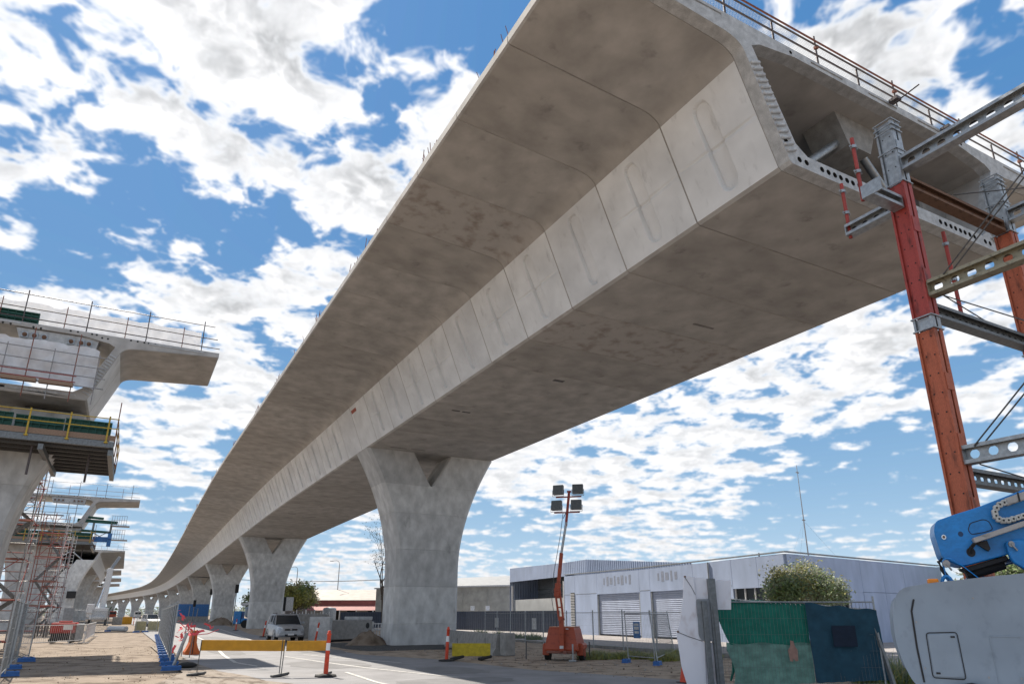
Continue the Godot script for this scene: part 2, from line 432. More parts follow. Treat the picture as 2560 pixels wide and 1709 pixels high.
# ---------------------------------------------------------------- sky
func sky_row(y: int) -> void:
	var row := PackedByteArray()
	row.resize(SKY_W * 3)
	var el := PI * (0.5 - (y + 0.5) / SKY_H)
	var eld := rad_to_deg(el)
	if eld < -1.0:
		row.fill(150)
		sky_rows[y] = row
		return
	el = maxf(el, 0.002)
	var ce := cos(el)
	var se := sin(el)
	var sun := Vector3(-0.12, 0.75, 0.62).normalized()
	var gj := clampi(int(eld + 1.0), 0, 62)
	var gv := clampf(eld + 1.0 - gj, 0.0, 1.0)
	var x := 0
	while x < SKY_W:
		var azd := 360.0 * (x + 0.5) / SKY_W
		if azd > 180.0: azd -= 360.0
		var near := azd > -45.0 and azd < 100.0 and eld < 60.0
		var step := 1 if near else 4
		var az := deg_to_rad(azd)
		var dx := sin(az) * ce
		var ds := cos(az) * ce
		# clear air
		var t := pow(1.0 - se, 3.0)
		var r := lerpf(0.035, 0.168, t)
		var g := lerpf(0.118, 0.287, t)
		var b := lerpf(0.265, 0.39, t)
		var hz := exp(-eld / 4.5)
		r = lerpf(r, 0.39, hz * 0.85); g = lerpf(g, 0.43, hz * 0.85); b = lerpf(b, 0.455, hz * 0.85)
		var cosun := dx * sun.x + se * sun.y + ds * sun.z
		var glow := 0.05 * pow(maxf(cosun, 0.0), 12.0)
		r += glow * 0.8; g += glow * 0.85; b += glow
		# clouds on a layer
		var k := 1.0 / (se + 0.10)
		var px := dx * k * 100.0
		var ps := ds * k * 100.0
		var cover := 0.12
		if near:
			var gx := azd + 50.0
			var gi := int(gx)
			var gu := gx - gi
			cover = lerpf(lerpf(sky_cover[gj * 160 + gi], sky_cover[gj * 160 + gi + 1], gu), lerpf(sky_cover[gj * 160 + 160 + gi], sky_cover[gj * 160 + 161 + gi], gu), gv)
		var wx := sky_warp.get_noise_2d(px, ps) * 2.2
		var ws := sky_warp.get_noise_2d(ps + 900.0, px) * 2.2
		var fx := px + wx
		var fs := ps + ws
		var base := sky_noise.get_noise_2d(fx, fs)
		var puff := 0.5 - absf(sky_fine.get_noise_2d(fx, fs)) * 1.6
		var crisp := smoothstep(3.0, 20.0, eld)
		var d := base * 1.02 + sky_low.get_noise_2d(px, ps) * 0.15 + cover * 0.66 + 0.01 + (puff - 0.2) * 0.26 * crisp
		var a := smoothstep(-0.10, lerpf(0.36, 0.26, crisp), d)
		if a > 0.003:
			var d2 := sky_noise.get_noise_2d(fx + sun.x * 9.0, fs + sun.z * 9.0)
			var lit := clampf(0.5 + (base - d2) * 1.6 + (puff - 0.2) * 0.5, 0.0, 1.0)
			var thick := smoothstep(0.08, 0.55, d) * lerpf(0.45, 1.0, smoothstep(8.0, 28.0, eld))
			var w := lerpf(lerpf(0.48, 0.52, lit), lerpf(0.245, 0.50, lit), thick)
			w *= lerpf(0.88, 1.0, smoothstep(0.0, 14.0, eld))
			w += glow * 0.8
			var cool := lerpf(0.965, 1.0, lit)
			r = lerpf(r, w * cool, a); g = lerpf(g, w * lerpf(0.985, 1.0, lit), a); b = lerpf(b, w * 1.015, a)
		var rb := int(clampf(pow(maxf(r, 0.0) , 1.0 / 2.2) * 255.0, 0, 255))
		var gb := int(clampf(pow(maxf(g, 0.0) , 1.0 / 2.2) * 255.0, 0, 255))
		var bb := int(clampf(pow(maxf(b, 0.0) , 1.0 / 2.2) * 255.0, 0, 255))
		for j in mini(step, SKY_W - x):
			var o := (x + j) * 3
			row[o] = rb; row[o + 1] = gb; row[o + 2] = bb
		x += step
	sky_rows[y] = row


func fnoise(sd: int, freq: float, octs: int, gain := 0.5) -> FastNoiseLite:
	var f := FastNoiseLite.new()
	f.seed = sd
	f.frequency = freq
	f.noise_type = FastNoiseLite.TYPE_SIMPLEX_SMOOTH
	f.fractal_octaves = octs
	f.fractal_gain = gain
	return f


func make_sky() -> ImageTexture:
	sky_noise = fnoise(4, 0.036, 6, 0.58)
	sky_low = fnoise(9, 0.008, 2)
	sky_warp = fnoise(14, 0.05, 2)
	sky_fine = fnoise(21, 0.10, 4, 0.55)
	sky_rows.resize(SKY_H)
	sky_cover.resize(160 * 66)
	for j in 66:
		for i in 160:
			var cover := 0.0
			var ce := cos(deg_to_rad(j - 1.0))
			for m in sky_marks:
				var da: float = (i - 50.0 - m[0]) * ce
				var de: float = j - 1.0 - m[1]
				var q: float = (da * da + de * de * m[4]) / (m[2] * m[2])
				if q < 3.0:
					cover += m[3] * exp(-q * 1.5)
			sky_cover[j * 160 + i] = clampf(cover, -1.1, 0.5)
	var id := WorkerThreadPool.add_group_task(sky_row, SKY_H)
	WorkerThreadPool.wait_for_group_task_completion(id)
	var all := PackedByteArray()
	for r in sky_rows:
		all.append_array(r)
	return ImageTexture.create_from_image(Image.create_from_data(SKY_W, SKY_H, false, Image.FORMAT_RGB8, all))


const SKY_MARKS := [
	[-12.2, 38.9, 4.7, 0.50, 1.0], [-4.1, 40.4, 5.6, 0.60, 1.0], [5.5, 41.2, 5.9, 0.70, 1.0], [14.7, 41.5, 5.6, 0.70, 1.0], [19.3, 37.6, 4.4, 0.50, 1.0], [23.0, 41.3, 3.0, 0.50, 1.0],
	[10.9, 37.6, 4.9, 0.50, 1.0], [1.9, 43.6, 3.2, 0.20, 1.0], [9.1, 44.3, 2.2, 0.30, 1.0], [26.5, 45.6, 3.9, -0.80, 1.0], [17.7, 46.8, 3.2, -0.80, 1.0], [20.5, 45.9, 1.9, -0.50, 1.0],
	[-11.6, 34.6, 3.2, 0.45, 1.0], [-11.8, 30.8, 2.7, 0.50, 1.0], [-7.9, 28.8, 2.3, 0.50, 1.0], [-11.2, 24.1, 1.7, 0.40, 1.0], [-1.3, 34.1, 3.2, 0.35, 1.0], [-6.8, 33.4, 2.4, 0.30, 1.0],
	[-3.3, 28.9, 4.3, -0.55, 1.0], [2.1, 30.8, 3.4, -0.35, 1.0], [-7.5, 35.2, 1.6, -0.50, 1.0], [-13.2, 36.0, 1.2, -0.40, 1.0], [-0.4, 38.0, 1.7, -0.20, 1.0], [9.1, 33.1, 4.6, 0.40, 1.0],
	[14.2, 33.5, 3.1, 0.40, 1.0], [7.5, 28.5, 3.9, -0.40, 1.0], [-7.9, 24.8, 2.9, -0.45, 1.0], [18.6, 35.0, 2.1, -0.30, 1.0], [-4.4, 25.1, 3.3, 0.55, 2.0], [1.2, 26.0, 3.6, 0.50, 2.0],
	[7.1, 25.8, 3.9, 0.50, 2.0], [12.2, 29.9, 2.7, 0.40, 1.0], [2.3, 29.6, 1.8, 0.30, 1.0], [0.7, 22.6, 4.9, 0.20, 2.0], [6.8, 22.3, 5.3, 0.50, 2.0], [1.4, 18.4, 4.3, 0.35, 2.0],
	[0.8, 14.4, 4.2, 0.45, 2.0], [6.2, 16.7, 4.5, 0.40, 2.0], [-0.2, 11.3, 4.4, 0.50, 2.0], [3.2, 17.0, 1.8, -0.35, 2.0], [8.4, 15.2, 4.0, 0.40, 2.0], [3.0, 7.1, 2.7, -0.70, 3.0],
	[11.9, 6.5, 5.0, -0.60, 3.0], [0.9, 3.6, 3.4, 0.50, 4.0], [15.5, 3.9, 6.8, 0.40, 5.0], [62.5, 40.9, 3.9, 0.70, 1.0], [58.0, 40.0, 2.8, 0.40, 1.0], [65.7, 37.8, 3.0, 0.40, 1.0],
	[70.5, 36.5, 1.6, 0.40, 1.0], [66.7, 34.3, 2.9, 0.60, 1.0], [69.7, 32.5, 2.1, 0.40, 1.0], [70.0, 38.6, 2.1, -0.50, 1.0], [68.6, 35.8, 1.7, -0.35, 1.0], [70.9, 34.0, 1.1, -0.50, 1.0],
	[57.1, 20.5, 3.1, 0.60, 2.0], [60.8, 19.5, 2.4, 0.50, 2.0], [54.1, 22.4, 1.8, -0.60, 2.0], [58.7, 22.5, 2.5, -0.50, 1.0], [67.1, 21.5, 1.7, 0.30, 1.0], [66.1, 19.3, 2.4, 0.40, 2.0],
	[50.8, 17.4, 5.3, 0.60, 2.0], [56.3, 17.4, 3.7, 0.60, 2.0], [58.3, 14.8, 2.8, 0.30, 2.0], [65.0, 13.7, 2.6, 0.50, 2.0], [60.5, 16.0, 1.6, -0.40, 2.0], [62.9, 16.6, 1.5, -0.50, 2.0],
	[44.3, 15.2, 6.6, 0.50, 2.0], [35.1, 13.9, 7.1, 0.50, 2.0], [29.5, 11.4, 5.8, 0.50, 2.0], [38.6, 10.2, 5.5, 0.50, 3.0], [45.7, 10.9, 3.9, 0.30, 3.0], [55.5, 12.5, 1.7, 0.30, 3.0],
	[56.4, 8.5, 5.5, -0.75, 2.0], [50.2, 7.3, 4.6, -0.50, 2.0], [62.3, 10.5, 3.0, -0.50, 2.0], [53.0, 5.2, 5.7, 0.10, 4.0], [40.1, 6.0, 6.7, 0.35, 4.0], [29.5, 5.4, 5.3, -0.10, 4.0],
	[27.7, 7.9, 4.3, -0.30, 3.0]]


func _ready() -> void:
	rng.seed = 77
	# camera: eye 1.65 m above the road, 28.6 degrees to the right of the viaduct, tilted up 18.3 degrees, lens shifted a little
	var psi := deg_to_rad(28.58308203)
	var th := deg_to_rad(18.27377969)
	var cam := Camera3D.new()
	cam.name = "camera"
	cam.projection = Camera3D.PROJECTION_FRUSTUM
	cam.near = 0.1
	cam.far = 4000.0
	cam.size = 2.0 * 0.1 * 854.5 / 1708.0
	cam.frustum_offset = Vector2(0, 0.1 * 117.5 / 1708.0)
	var fw := Vector3(sin(psi) * cos(th), sin(th), -cos(psi) * cos(th))
	var rt := Vector3(cos(psi), 0, sin(psi))
	cam.transform = Transform3D(Basis(rt, rt.cross(fw), -fw), Vector3(0, 1.65, 0))
	add_child(cam)
	cam.current = true
	# sky and sun
	sky_marks = SKY_MARKS
	var env := Environment.new()
	env.background_mode = Environment.BG_SKY
	var sky := Sky.new()
	var sm := PanoramaSkyMaterial.new()
	sm.panorama = make_sky()
	sky.sky_material = sm
	env.sky = sky
	env.background_energy_multiplier = 1.0
	env.tonemap_mode = Environment.TONE_MAPPER_LINEAR
	env.tonemap_exposure = 2.2
	env.sdfgi_enabled = true
	env.ssao_enabled = true
	env.ssil_enabled = true
	var we := WorldEnvironment.new()
	we.name = "world_environment"
	we.environment = env
	add_child(we)
	var sun := DirectionalLight3D.new()
	sun.name = "sun"
	sun.light_energy = 1.3
	sun.light_color = Color(1.0, 0.965, 0.91)
	sun.light_angular_distance = 0.5
	sun.shadow_enabled = true
	add_child(sun)
	sun.look_at_from_position(Vector3.ZERO, -Vector3(-0.12, 0.75, -0.62), Vector3.UP)
	make_materials()
	build_ground()
	build_right_viaduct()
	build_left_viaduct()
	build_prop_tower()
	build_buildings()
	build_plants()
	build_site()
	build_vehicles()
	build_foreground()


# ---------------------------------------------------------------- ground and road
func ribbon(pts: Array, y: float, bow := 0.0) -> MB:
	# pts: [s, t_left, t_right] rows make one flat sheet
	var m := MB.new()
	for i in pts.size() - 1:
		var a = pts[i]; var b = pts[i + 1]
		var k := maxi(1, int((a[2] - a[1]) / 4.0))
		for j in k:
			var u0 := float(j) / k; var u1 := float(j + 1) / k
			m.quad(V(lerpf(a[1], a[2], u0), y, a[0]), V(lerpf(a[1], a[2], u1), y, a[0]), V(lerpf(b[1], b[2], u1), y, b[0]), V(lerpf(b[1], b[2], u0), y, b[0]))
	return m


func stroke(m: MB, pts: Array, w: float, y: float) -> void:
	for i in pts.size() - 1:
		var a := V(pts[i][0], y, pts[i][1]); var b := V(pts[i + 1][0], y, pts[i + 1][1])
		var n := (b - a).cross(Vector3.UP).normalized() * w / 2
		m.quad(a - n, a + n, b + n, b - n)


func mound(c: Vector3, rx: float, rz: float, h: float, sd: int, mat: Material, called: String, label: String, cat: String) -> void:
	var f := fnoise(sd, 0.9, 4)
	var m := MB.new()
	m.soft(true)
	var N := 22
	var P := func(i: int, j: int) -> Vector3:
		var a := TAU * j / N
		var u := float(i) / 8.0
		var ru := u * (1.0 + 0.25 * f.get_noise_2d(cos(a) * 2.0 + 5, sin(a) * 2.0))
		var y := h * pow(cos(minf(u, 1.0) * PI / 2), 1.3) * (1.0 + 0.3 * f.get_noise_2d(cos(a) * u * 4, sin(a) * u * 4)) - (0.02 if i == 8 else 0.0)
		return c + Vector3(cos(a) * rx * ru, y + 0.05 * f.get_noise_2d(cos(a) * u * 9, sin(a) * u * 9) * (1.0 if i < 8 else 0.0), sin(a) * rz * ru)
	for i in 8:
		for j in N:
			m.quad(P.call(i, j), P.call(i, (j + 1) % N), P.call(i + 1, (j + 1) % N), P.call(i + 1, j))
	var o := solo(called, m, mat, label, cat)
	stuff(o) if cat == "" else o


func pebbles(called: String, n: int, area: Callable, lo: float, hi: float, mats: Array) -> void:
	var per := {}
	for i in n:
		var k: int = rng.randi() % mats.size()
		if not per.has(k): per[k] = MB.new()
		var m: MB = per[k]
		var p: Vector3 = area.call()
		var r := rng.randf_range(lo, hi) * (1.0 if rng.randf() < 0.9 else 2.0)
		m.x = Transform3D(Basis.from_euler(Vector3(rng.randf() * 6, rng.randf() * 6, rng.randf() * 6)), p + Vector3(0, r * 0.35, 0))
		var a := Vector3(r, 0, 0); var b := Vector3(-r * 0.8, 0, 0); var c := Vector3(0, r * 0.7, 0); var d := Vector3(0, -r * 0.6, 0); var e := Vector3(0, 0, r * 0.9); var g := Vector3(0, 0, -r)
		for q in [[a, c, e], [c, b, e], [b, d, e], [d, a, e], [c, a, g], [b, c, g], [d, b, g], [a, d, g]]:
			m.tri(q[0], q[1], q[2])
	for k in per:
		var o := MeshInstance3D.new()
		o.mesh = per[k].mesh()
		o.material_override = mats[k]
		o.name = numbered(called)
		add_child(o)
		o.set_meta("label", "loose small stones scattered over the bare dirt beside the road")
		o.set_meta("category", "stones")
		stuff(o)


func build_ground() -> void:
	# bare earth out to the horizon, gently uneven near the camera
	var f := fnoise(3, 0.12, 4)
	var m := MB.new()
	m.soft(true)
	var xs := [-1500.0, -400.0, -120.0, -60.0, -40.0]
	var zs := [-60.0, -20.0, 0.0]
	var t := -30.0
	while t <= 60.0: xs.append(t); t += 1.5
	for q in [80.0, 120.0, 400.0, 1500.0]: xs.append(q)
	t = 4.0
	while t <= 110.0: zs.append(t); t += 1.5
	for q in [140.0, 200.0, 400.0, 800.0, 1500.0, 3000.0]: zs.append(q)
	var H := func(a: float, b: float) -> float:
		var road := smoothstep(0.9, 2.2, a)
		var side := 0.0
		return -0.03 + (1.0 - road) * 0.035 * f.get_noise_2d(a, b) * smoothstep(2.0, 12.0, b) * (1.0 - smoothstep(60.0, 110.0, b)) - 0.02 * maxf(road, side)
	for i in xs.size() - 1:
		for j in zs.size() - 1:
			var a: float = xs[i]; var b: float = xs[i + 1]; var c: float = zs[j]; var d: float = zs[j + 1]
			m.quad(V(a, H.call(a, c), c), V(b, H.call(b, c), c), V(b, H.call(b, d), d), V(a, H.call(a, d), d))
	setting("ground", m, M.soilmat)
	# the road, its worn shoulder and markings
	setting("road", ribbon([[-30, 2.2, 17], [8, 2.2, 15], [15, 2.3, 13.3], [17.8, 2.4, 12.4], [20, 2.5, 11.6], [24, 2.5, 11.3], [26, 2.4, 11.2], [29, 2.3, 10.1], [31, 2.2, 9.4], [45, 2.2, 9.6], [70, 2.2, 10.6], [90, 2.2, 12.5], [130, 2.2, 15.5], [200, 1.5, 16.0], [320, 0.5, 16.0], [480, -6, 12.0], [700, -30, -4]], 0.012), M.asphalt)
	setting("dusty_shoulder", ribbon([[-30, -2, 4.6], [14, 0.3, 5.0], [18, 0.6, 4.4], [20, 0.9, 3.6], [22, 1.4, 3.4], [24, 1.9, 2.9], [30, 1.8, 2.5], [45, 1.7, 2.4]], 0.017), M.dusty)
	setting("gravel_verge", ribbon([[12, 13.9, 21.8], [15, 13.0, 21.6], [17.8, 12.2, 21.5], [20, 11.4, 21.4], [24, 11.1, 21.5], [26, 11.0, 21.6], [29, 9.9, 21.8], [33, 9.2, 22.0], [45, 9.4, 23.0], [70, 10.4, 26.0], [90, 12.3, 26], [130, 15.3, 30], [200, 15.8, 34]], 0.007), M.gravel)
	setting("dark_gravel_bed", ribbon([[33.5, 10.6, 18.6], [36, 10.2, 19.4], [41, 10.4, 19.6], [44, 11.2, 19.0]], 0.016), M.darkgravel)
	var lm := MB.new()
	stroke(lm, [[10.9, 95], [7.8, 48]], 0.14, 0.02)
	stroke(lm, [[5.5, 62], [5.1, 49], [4.6, 40], [4.1, 33], [3.9, 28], [4.3, 25.5]], 0.14, 0.02)
	stroke(lm, [[7.2, 32.0], [8.0, 28.5], [9.1, 25.0]], 0.13, 0.02)
	stroke(lm, [[6.2, 31.0], [6.7, 27.0], [7.3, 23.0], [8.4, 18.5]], 0.13, 0.02)
	stroke(lm, [[6.2, 21.8], [6.0, 18.2], [6.2, 15.0]], 0.12, 0.02)
	setting("road_markings", lm, M.line)
	# patched asphalt and wheel tracks
	var fe := fnoise(17, 0.9, 3)
	var patchy := func(c: Vector2, half: Vector2, y: float, mat: Material, called: String) -> void:
		var pm := MB.new()
		var ring := []
		for i in 28:
			var a := TAU * i / 28
			var q := Vector2(cos(a), sin(a))
			q /= maxf(absf(q.x), absf(q.y)) * 0.35 + 0.65
			var k := 1.0 + 0.16 * fe.get_noise_2d(c.x * 3.0 + q.x * 2.0, c.y * 3.0 + q.y * 2.0)
			ring.append(V(c.x + q.x * half.x * k, y, c.y + q.y * half.y * k))
		for i in 28:
			pm.tri(V(c.x, y, c.y), ring[i], ring[(i + 1) % 28])
		setting(called, pm, mat)
	for q in [[6.6, 25.5, 1.3, 2.0], [8.6, 36.0, 1.0, 4.0], [4.6, 38.0, 0.7, 5.0], [9.3, 21.0, 0.9, 1.6], [6.2, 55.0, 1.1, 6.0], [8.0, 17.6, 1.6, 0.9]]:
		patchy.call(Vector2(q[0], q[1]), Vector2(q[2], q[3]), 0.0165, M.patch, "road_patch")
	# paved yard in front of the warehouse, on a low kerb
	setting("yard", ribbon([[12, 22.3, 60], [24, 22.3, 60], [42, 22.9, 60], [62, 24.0, 60], [90, 27, 60]], 0.1), M.yard)
	var kb := MB.new()
	for q in [[21.95, 12, 21.95, 24], [21.95, 24, 22.55, 42], [22.55, 42, 23.65, 62], [23.65, 62, 26.65, 90]]:
		kb.beam(V(q[0] + 0.15, 0.04, q[1]), V(q[2] + 0.15, 0.04, q[3]), 0.3, 0.2, Vector3.UP, 0.02)
	setting("kerb", kb, M.precast)
	pebbles("loose_stones", 1400, func(): return V(rng.randf_range(11.8, 21.4), 0.01, rng.randf_range(16, 34)), 0.008, 0.026, [M.gravel, M.precast, M.soilmat])
	pebbles("loose_stones", 900, func(): return V(rng.randf_range(-6.0, 2.2), 0.02, rng.randf_range(14, 44)), 0.008, 0.022, [M.soilmat, M.gravel])


# ---------------------------------------------------------------- viaduct pieces
func deck_outline() -> PackedVector2Array:
	# half profile on the left, mirrored; x across from the middle, y above the soffit
	var l := [Vector2(-4.06, 0.0), Vector2(-4.14, 0.07), Vector2(-5.14, 2.6)]
	for i in range(1, 13):
		var u := i / 12.0
		var a := Vector2(-5.14, 2.6); var b := Vector2(-5.25, 2.9); var c := Vector2(-5.8, 2.94)
		l.append(a * (1 - u) * (1 - u) + b * 2 * u * (1 - u) + c * u * u)
	l.append(Vector2(-6.8, 3.01)); l.append(Vector2(-8.2, 3.11)); l.append(Vector2(-9.6, 3.2)); l.append(Vector2(-9.65, 3.24)); l.append(Vector2(-9.65, 3.47)); l.append(Vector2(-4.9, 3.47)); l.append(Vector2(-3.4, 3.47))
	var o := PackedVector2Array()
	for i in l.size(): o.append(Vector2(-l[i].x, l[i].y))
	for i in range(l.size() - 1, -1, -1): o.append(l[i])
	return o   # counter-clockwise: soffit right, up the right side, across the top, down the left


func deck_void() -> PackedVector2Array:
	return PackedVector2Array([Vector2(-3.5, 0.36), Vector2(3.5, 0.36), Vector2(3.85, 0.6), Vector2(4.88, 2.9), Vector2(4.6, 3.05), Vector2(3.4, 3.24), Vector2(-3.4, 3.24), Vector2(-4.6, 3.05), Vector2(-4.88, 2.9), Vector2(-3.85, 0.6)])


func inset(p: PackedVector2Array, by: float) -> PackedVector2Array:
	var o := PackedVector2Array()
	var k := p.size()
	for i in k:
		var d := (p[(i + 1) % k] - p[(i - 1 + k) % k]).normalized()
		o.append(p[i] + Vector2(-d.y, d.x) * by)
	return o


func loop3(p: PackedVector2Array, z: float) -> PackedVector3Array:
	var o := PackedVector3Array()
	for v in p: o.append(Vector3(v.x, v.y, z))
	return o


func segment_mesh(length: float, pocket: int, groove: bool, hollow: bool) -> ArrayMesh:
	# one precast box segment from z = 0 back to -length; pocket 0 none, 1 rounded blockout in both webs
	var m := MB.new()
	var P := deck_outline()
	var Q := inset(P, 0.03)
	var k := P.size()
	var rings := [loop3(Q, -length), loop3(P, -length + 0.022), loop3(P, -0.022), loop3(Q, 0.0)]
	var web_r := 2    # edge index from (4.14,.07) to (5.1,2.3) on the right is 1; on the left it is k-3
	for i in 3:
		for j in k:
			var j2 := (j + 1) % k
			if i == 1 and (j == 1 or j == k - 3):
				continue
			m.st.set_smooth_group(2 if i == 1 and ((j > 1 and j < 17) or (j < k - 3 and j > k - 19)) else -1)
			m.quad(rings[i][j], rings[i][j2], rings[i + 1][j2], rings[i + 1][j])
	m.soft(false)
	# closing faces, open in the middle when hollow
	if hollow:
		var W := deck_void()
		var kw := W.size()
		var w0 := loop3(W, -length); var w1 := loop3(W, 0.0)
		for j in kw:
			var j2 := (j + 1) % kw
			m.quad(w0[j2], w0[j], w1[j], w1[j2])
		for z in [0, 1]:
			var ring: PackedVector3Array = rings[3] if z == 1 else rings[0]
			var inn: PackedVector3Array = w1 if z == 1 else w0
			var zz := 0.0 if z == 1 else -length
			# stitch outer and inner loops by the nearest corner
			var map := []
			for j in k:
				var best := 0
				for q in kw:
					if inn[q].distance_to(ring[j]) < inn[best].distance_to(ring[j]): best = q
				map.append(best)
			for j in k:
				var a: int = map[j]; var b: int = map[(j + 1) % k]
				if z == 1: m.tri(ring[j], ring[(j + 1) % k], inn[a])
				else: m.tri(ring[(j + 1) % k], ring[j], inn[a])
				while a != b:
					var c := (a + 1) % kw
					if z == 1: m.tri(ring[(j + 1) % k], inn[c], inn[a])
					else: m.tri(ring[(j + 1) % k], inn[a], inn[c])
					a = c
	return m.mesh()


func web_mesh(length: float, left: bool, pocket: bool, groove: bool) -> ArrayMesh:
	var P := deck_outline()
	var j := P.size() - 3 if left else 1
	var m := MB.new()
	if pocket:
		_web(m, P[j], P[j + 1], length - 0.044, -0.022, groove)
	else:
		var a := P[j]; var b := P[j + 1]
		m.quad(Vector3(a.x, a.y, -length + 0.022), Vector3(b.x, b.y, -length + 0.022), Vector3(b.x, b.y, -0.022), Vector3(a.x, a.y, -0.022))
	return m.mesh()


func _web(m: MB, a: Vector2, b: Vector2, L: float, z1: float, groove: bool) -> void:
	# the web plate between profile corners a and b with a rounded, deepening channel moulded into it
	var d := b - a
	var h := d.length()
	var nrm := Vector2(d.y, -d.x).normalized()
	var up := a.y < b.y
	var zs := [z1 - L, z1 - L * 0.75]
	for q in [-0.45, -0.32, -0.28, -0.262, -0.251, -0.241, -0.231, -0.22, -0.205, -0.17, -0.11, -0.05, 0.05, 0.11, 0.17, 0.205, 0.22, 0.231, 0.241, 0.251, 0.262, 0.28, 0.32, 0.45]: zs.append(z1 - L * 0.5 + q)
	zs.append(z1 - L * 0.25); zs.append(z1)
	var hs := []
	var q := 0.0
	while q < h - 0.05:
		hs.append(q)
		q += 0.024 if q < 0.48 or (q > 1.25 and q < 1.45) or q > 2.25 else 0.075
	hs.append(h)
	if not up: hs.reverse()
	var P := func(i: int, j: int) -> Vector3:
		var hv: float = hs[j]
		var v := hv / h if up else 1.0 - hv / h
		var z: float = zs[i]
		var dz := z - (z1 - L * 0.5)
		var yy := clampf(hv, 0.46, 2.28)
		var dist := sqrt(dz * dz + (hv - yy) * (hv - yy))
		var deep := lerpf(0.16, 0.08, clampf((hv - 0.46) / 1.7, 0, 1))
		var dep := deep * (1.0 - smoothstep(0.205, 0.262, dist)) + 0.03 * (1.0 - smoothstep(0.0, 0.22, dist))
		dep += 0.075 * (1.0 - smoothstep(0.008, 0.026, absf(dist - 0.241)))
		if groove:
			dep += 0.045 * (1.0 - smoothstep(0.015, 0.045, absf(hv - 1.35))) * (1.0 - smoothstep(1.0, 1.15, absf(dz)))
		var p := a.lerp(b, v) - nrm * dep
		return Vector3(p.x, p.y, z)
	m.st.set_smooth_group(1)
	for i in zs.size() - 1:
		for j in hs.size() - 1:
			m.quad(P.call(i, j), P.call(i, j + 1), P.call(i + 1, j + 1), P.call(i + 1, j))
	m.soft(false)


const LINE := [[-60.0, 15.6], [60.0, 15.6], [95.0, 16.1], [130.0, 16.9], [170.0, 17.7], [230.0, 18.6], [290.0, 19.0], [340.0, 18.4], [390.0, 16.3], [420.0, 13.6], [466.0, 8.8], [503.0, 4.4], [560.0, -2.8], [640.0, -13.5], [720.0, -25.0]]


func line_slope(i: int) -> float:
	var a := maxi(i - 1, 0); var b := mini(i + 1, LINE.size() - 1)
	if i <= 1: return 0.0
	return (LINE[b][1] - LINE[a][1]) / (LINE[b][0] - LINE[a][0])


func line_at(s: float) -> float:
	for i in LINE.size() - 1:
		if s <= LINE[i + 1][0]:
			var w: float = LINE[i + 1][0] - LINE[i][0]
			var u: float = (s - LINE[i][0]) / w
			var a: float = LINE[i][1]; var b: float = LINE[i + 1][1]
			return (2 * u * u * u - 3 * u * u + 1) * a + (u * u * u - 2 * u * u + u) * w * line_slope(i) + (3 * u * u - 2 * u * u * u) * b + (u * u * u - u * u) * w * line_slope(i + 1)
	return LINE[-1][1]


func on_line(s: float, off := 0.0, h := 0.0) -> Transform3D:
	# place on the viaduct's axis, looking along it
	var a := line_at(s - 0.5); var b := line_at(s + 0.5)
	var ang := atan2(b - a, 1.0)
	var bs := rot_y(-ang)
	return Transform3D(bs, V(line_at(s), h, s) + bs * Vector3(off, 0, 0))


func pier_half(h: float, top: float) -> float:
	var u := clampf((h - 4.2) / (top - 4.2), 0.0, 1.0)
	return 1.96 + 2.24 * pow(u, 1.85)


func pier_loop(x0: float, x1: float, d: float, y: float, ch0: float, ch1: float) -> PackedVector3Array:
	return PackedVector3Array([Vector3(x0 + ch0, y, d), Vector3(x1 - ch1, y, d), Vector3(x1, y, d - ch1), Vector3(x1, y, -d + ch1), Vector3(x1 - ch1, y, -d), Vector3(x0 + ch0, y, -d), Vector3(x0, y, -d + ch0), Vector3(x0, y, d - ch0)])


func make_pier(called: String, label: String, top: float, bare := false) -> Node3D:
	# flaring portal pier cast in lifts, with a V notch through its head
	var o := thing(called, label, "bridge pier", Vector3.ZERO, 0.0, "flared concrete piers of the viaducts")
	var marks := [0.0, 1.15, 3.2, 5.3, 7.4, top - 2.0]
	for q in marks.size() - 1:
		var m := MB.new()
		var rings := []
		var y0: float = marks[q]; var y1: float = marks[q + 1]
		var n := 6
		for i in n + 1:
			var y := lerpf(y0, y1, float(i) / n)
			var w := pier_half(y, top)
			var g := 0.014 if (i == 0 or i == n) else 0.0
			if i == 0: rings.append(pier_loop(-w + g, w - g, 1.2 - g, y + 0.002, 0.2, 0.2)); y += 0.016
			if i == n: rings.append(pier_loop(-w, w, 1.2, y - 0.016, 0.2, 0.2))
			rings.append(pier_loop(-w + g if i == n else -w, w - g if i == n else w, 1.2 - (g if i == n else 0.0), y, 0.2, 0.2))
		m.loft(rings, true, false)
		part("concrete_lift", m, M.pier[q % 3], o)
	for sg in [-1.0, 1.0]:
		var m := MB.new()
		var rings := []
		var yb := top - 2.0
		for i in 13:
			var u := i / 12.0
			var y := lerpf(yb + 0.002, top, u)
			var w := pier_half(y, top)
			var nt := 1.2 * pow(u, 0.9) if u > 0.12 else 1.2 * 0.148 * sqrt(u / 0.12)
			nt = maxf(nt, 0.012)
			if u > 0.94: nt = 1.2
			var lo := nt; var hi := w
			if sg < 0: rings.append(pier_loop(-hi, -lo, 1.2, y, 0.2, 0.09))
			else: rings.append(pier_loop(lo, hi, 1.2, y, 0.09, 0.2))
		m.loft(rings, true, false)
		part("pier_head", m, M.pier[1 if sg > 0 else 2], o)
	return o


func rail_post(m: MB, at: Vector3, h: float, r := 0.025) -> void:
	m.tube(at, at + Vector3(0, h, 0), r, 6)


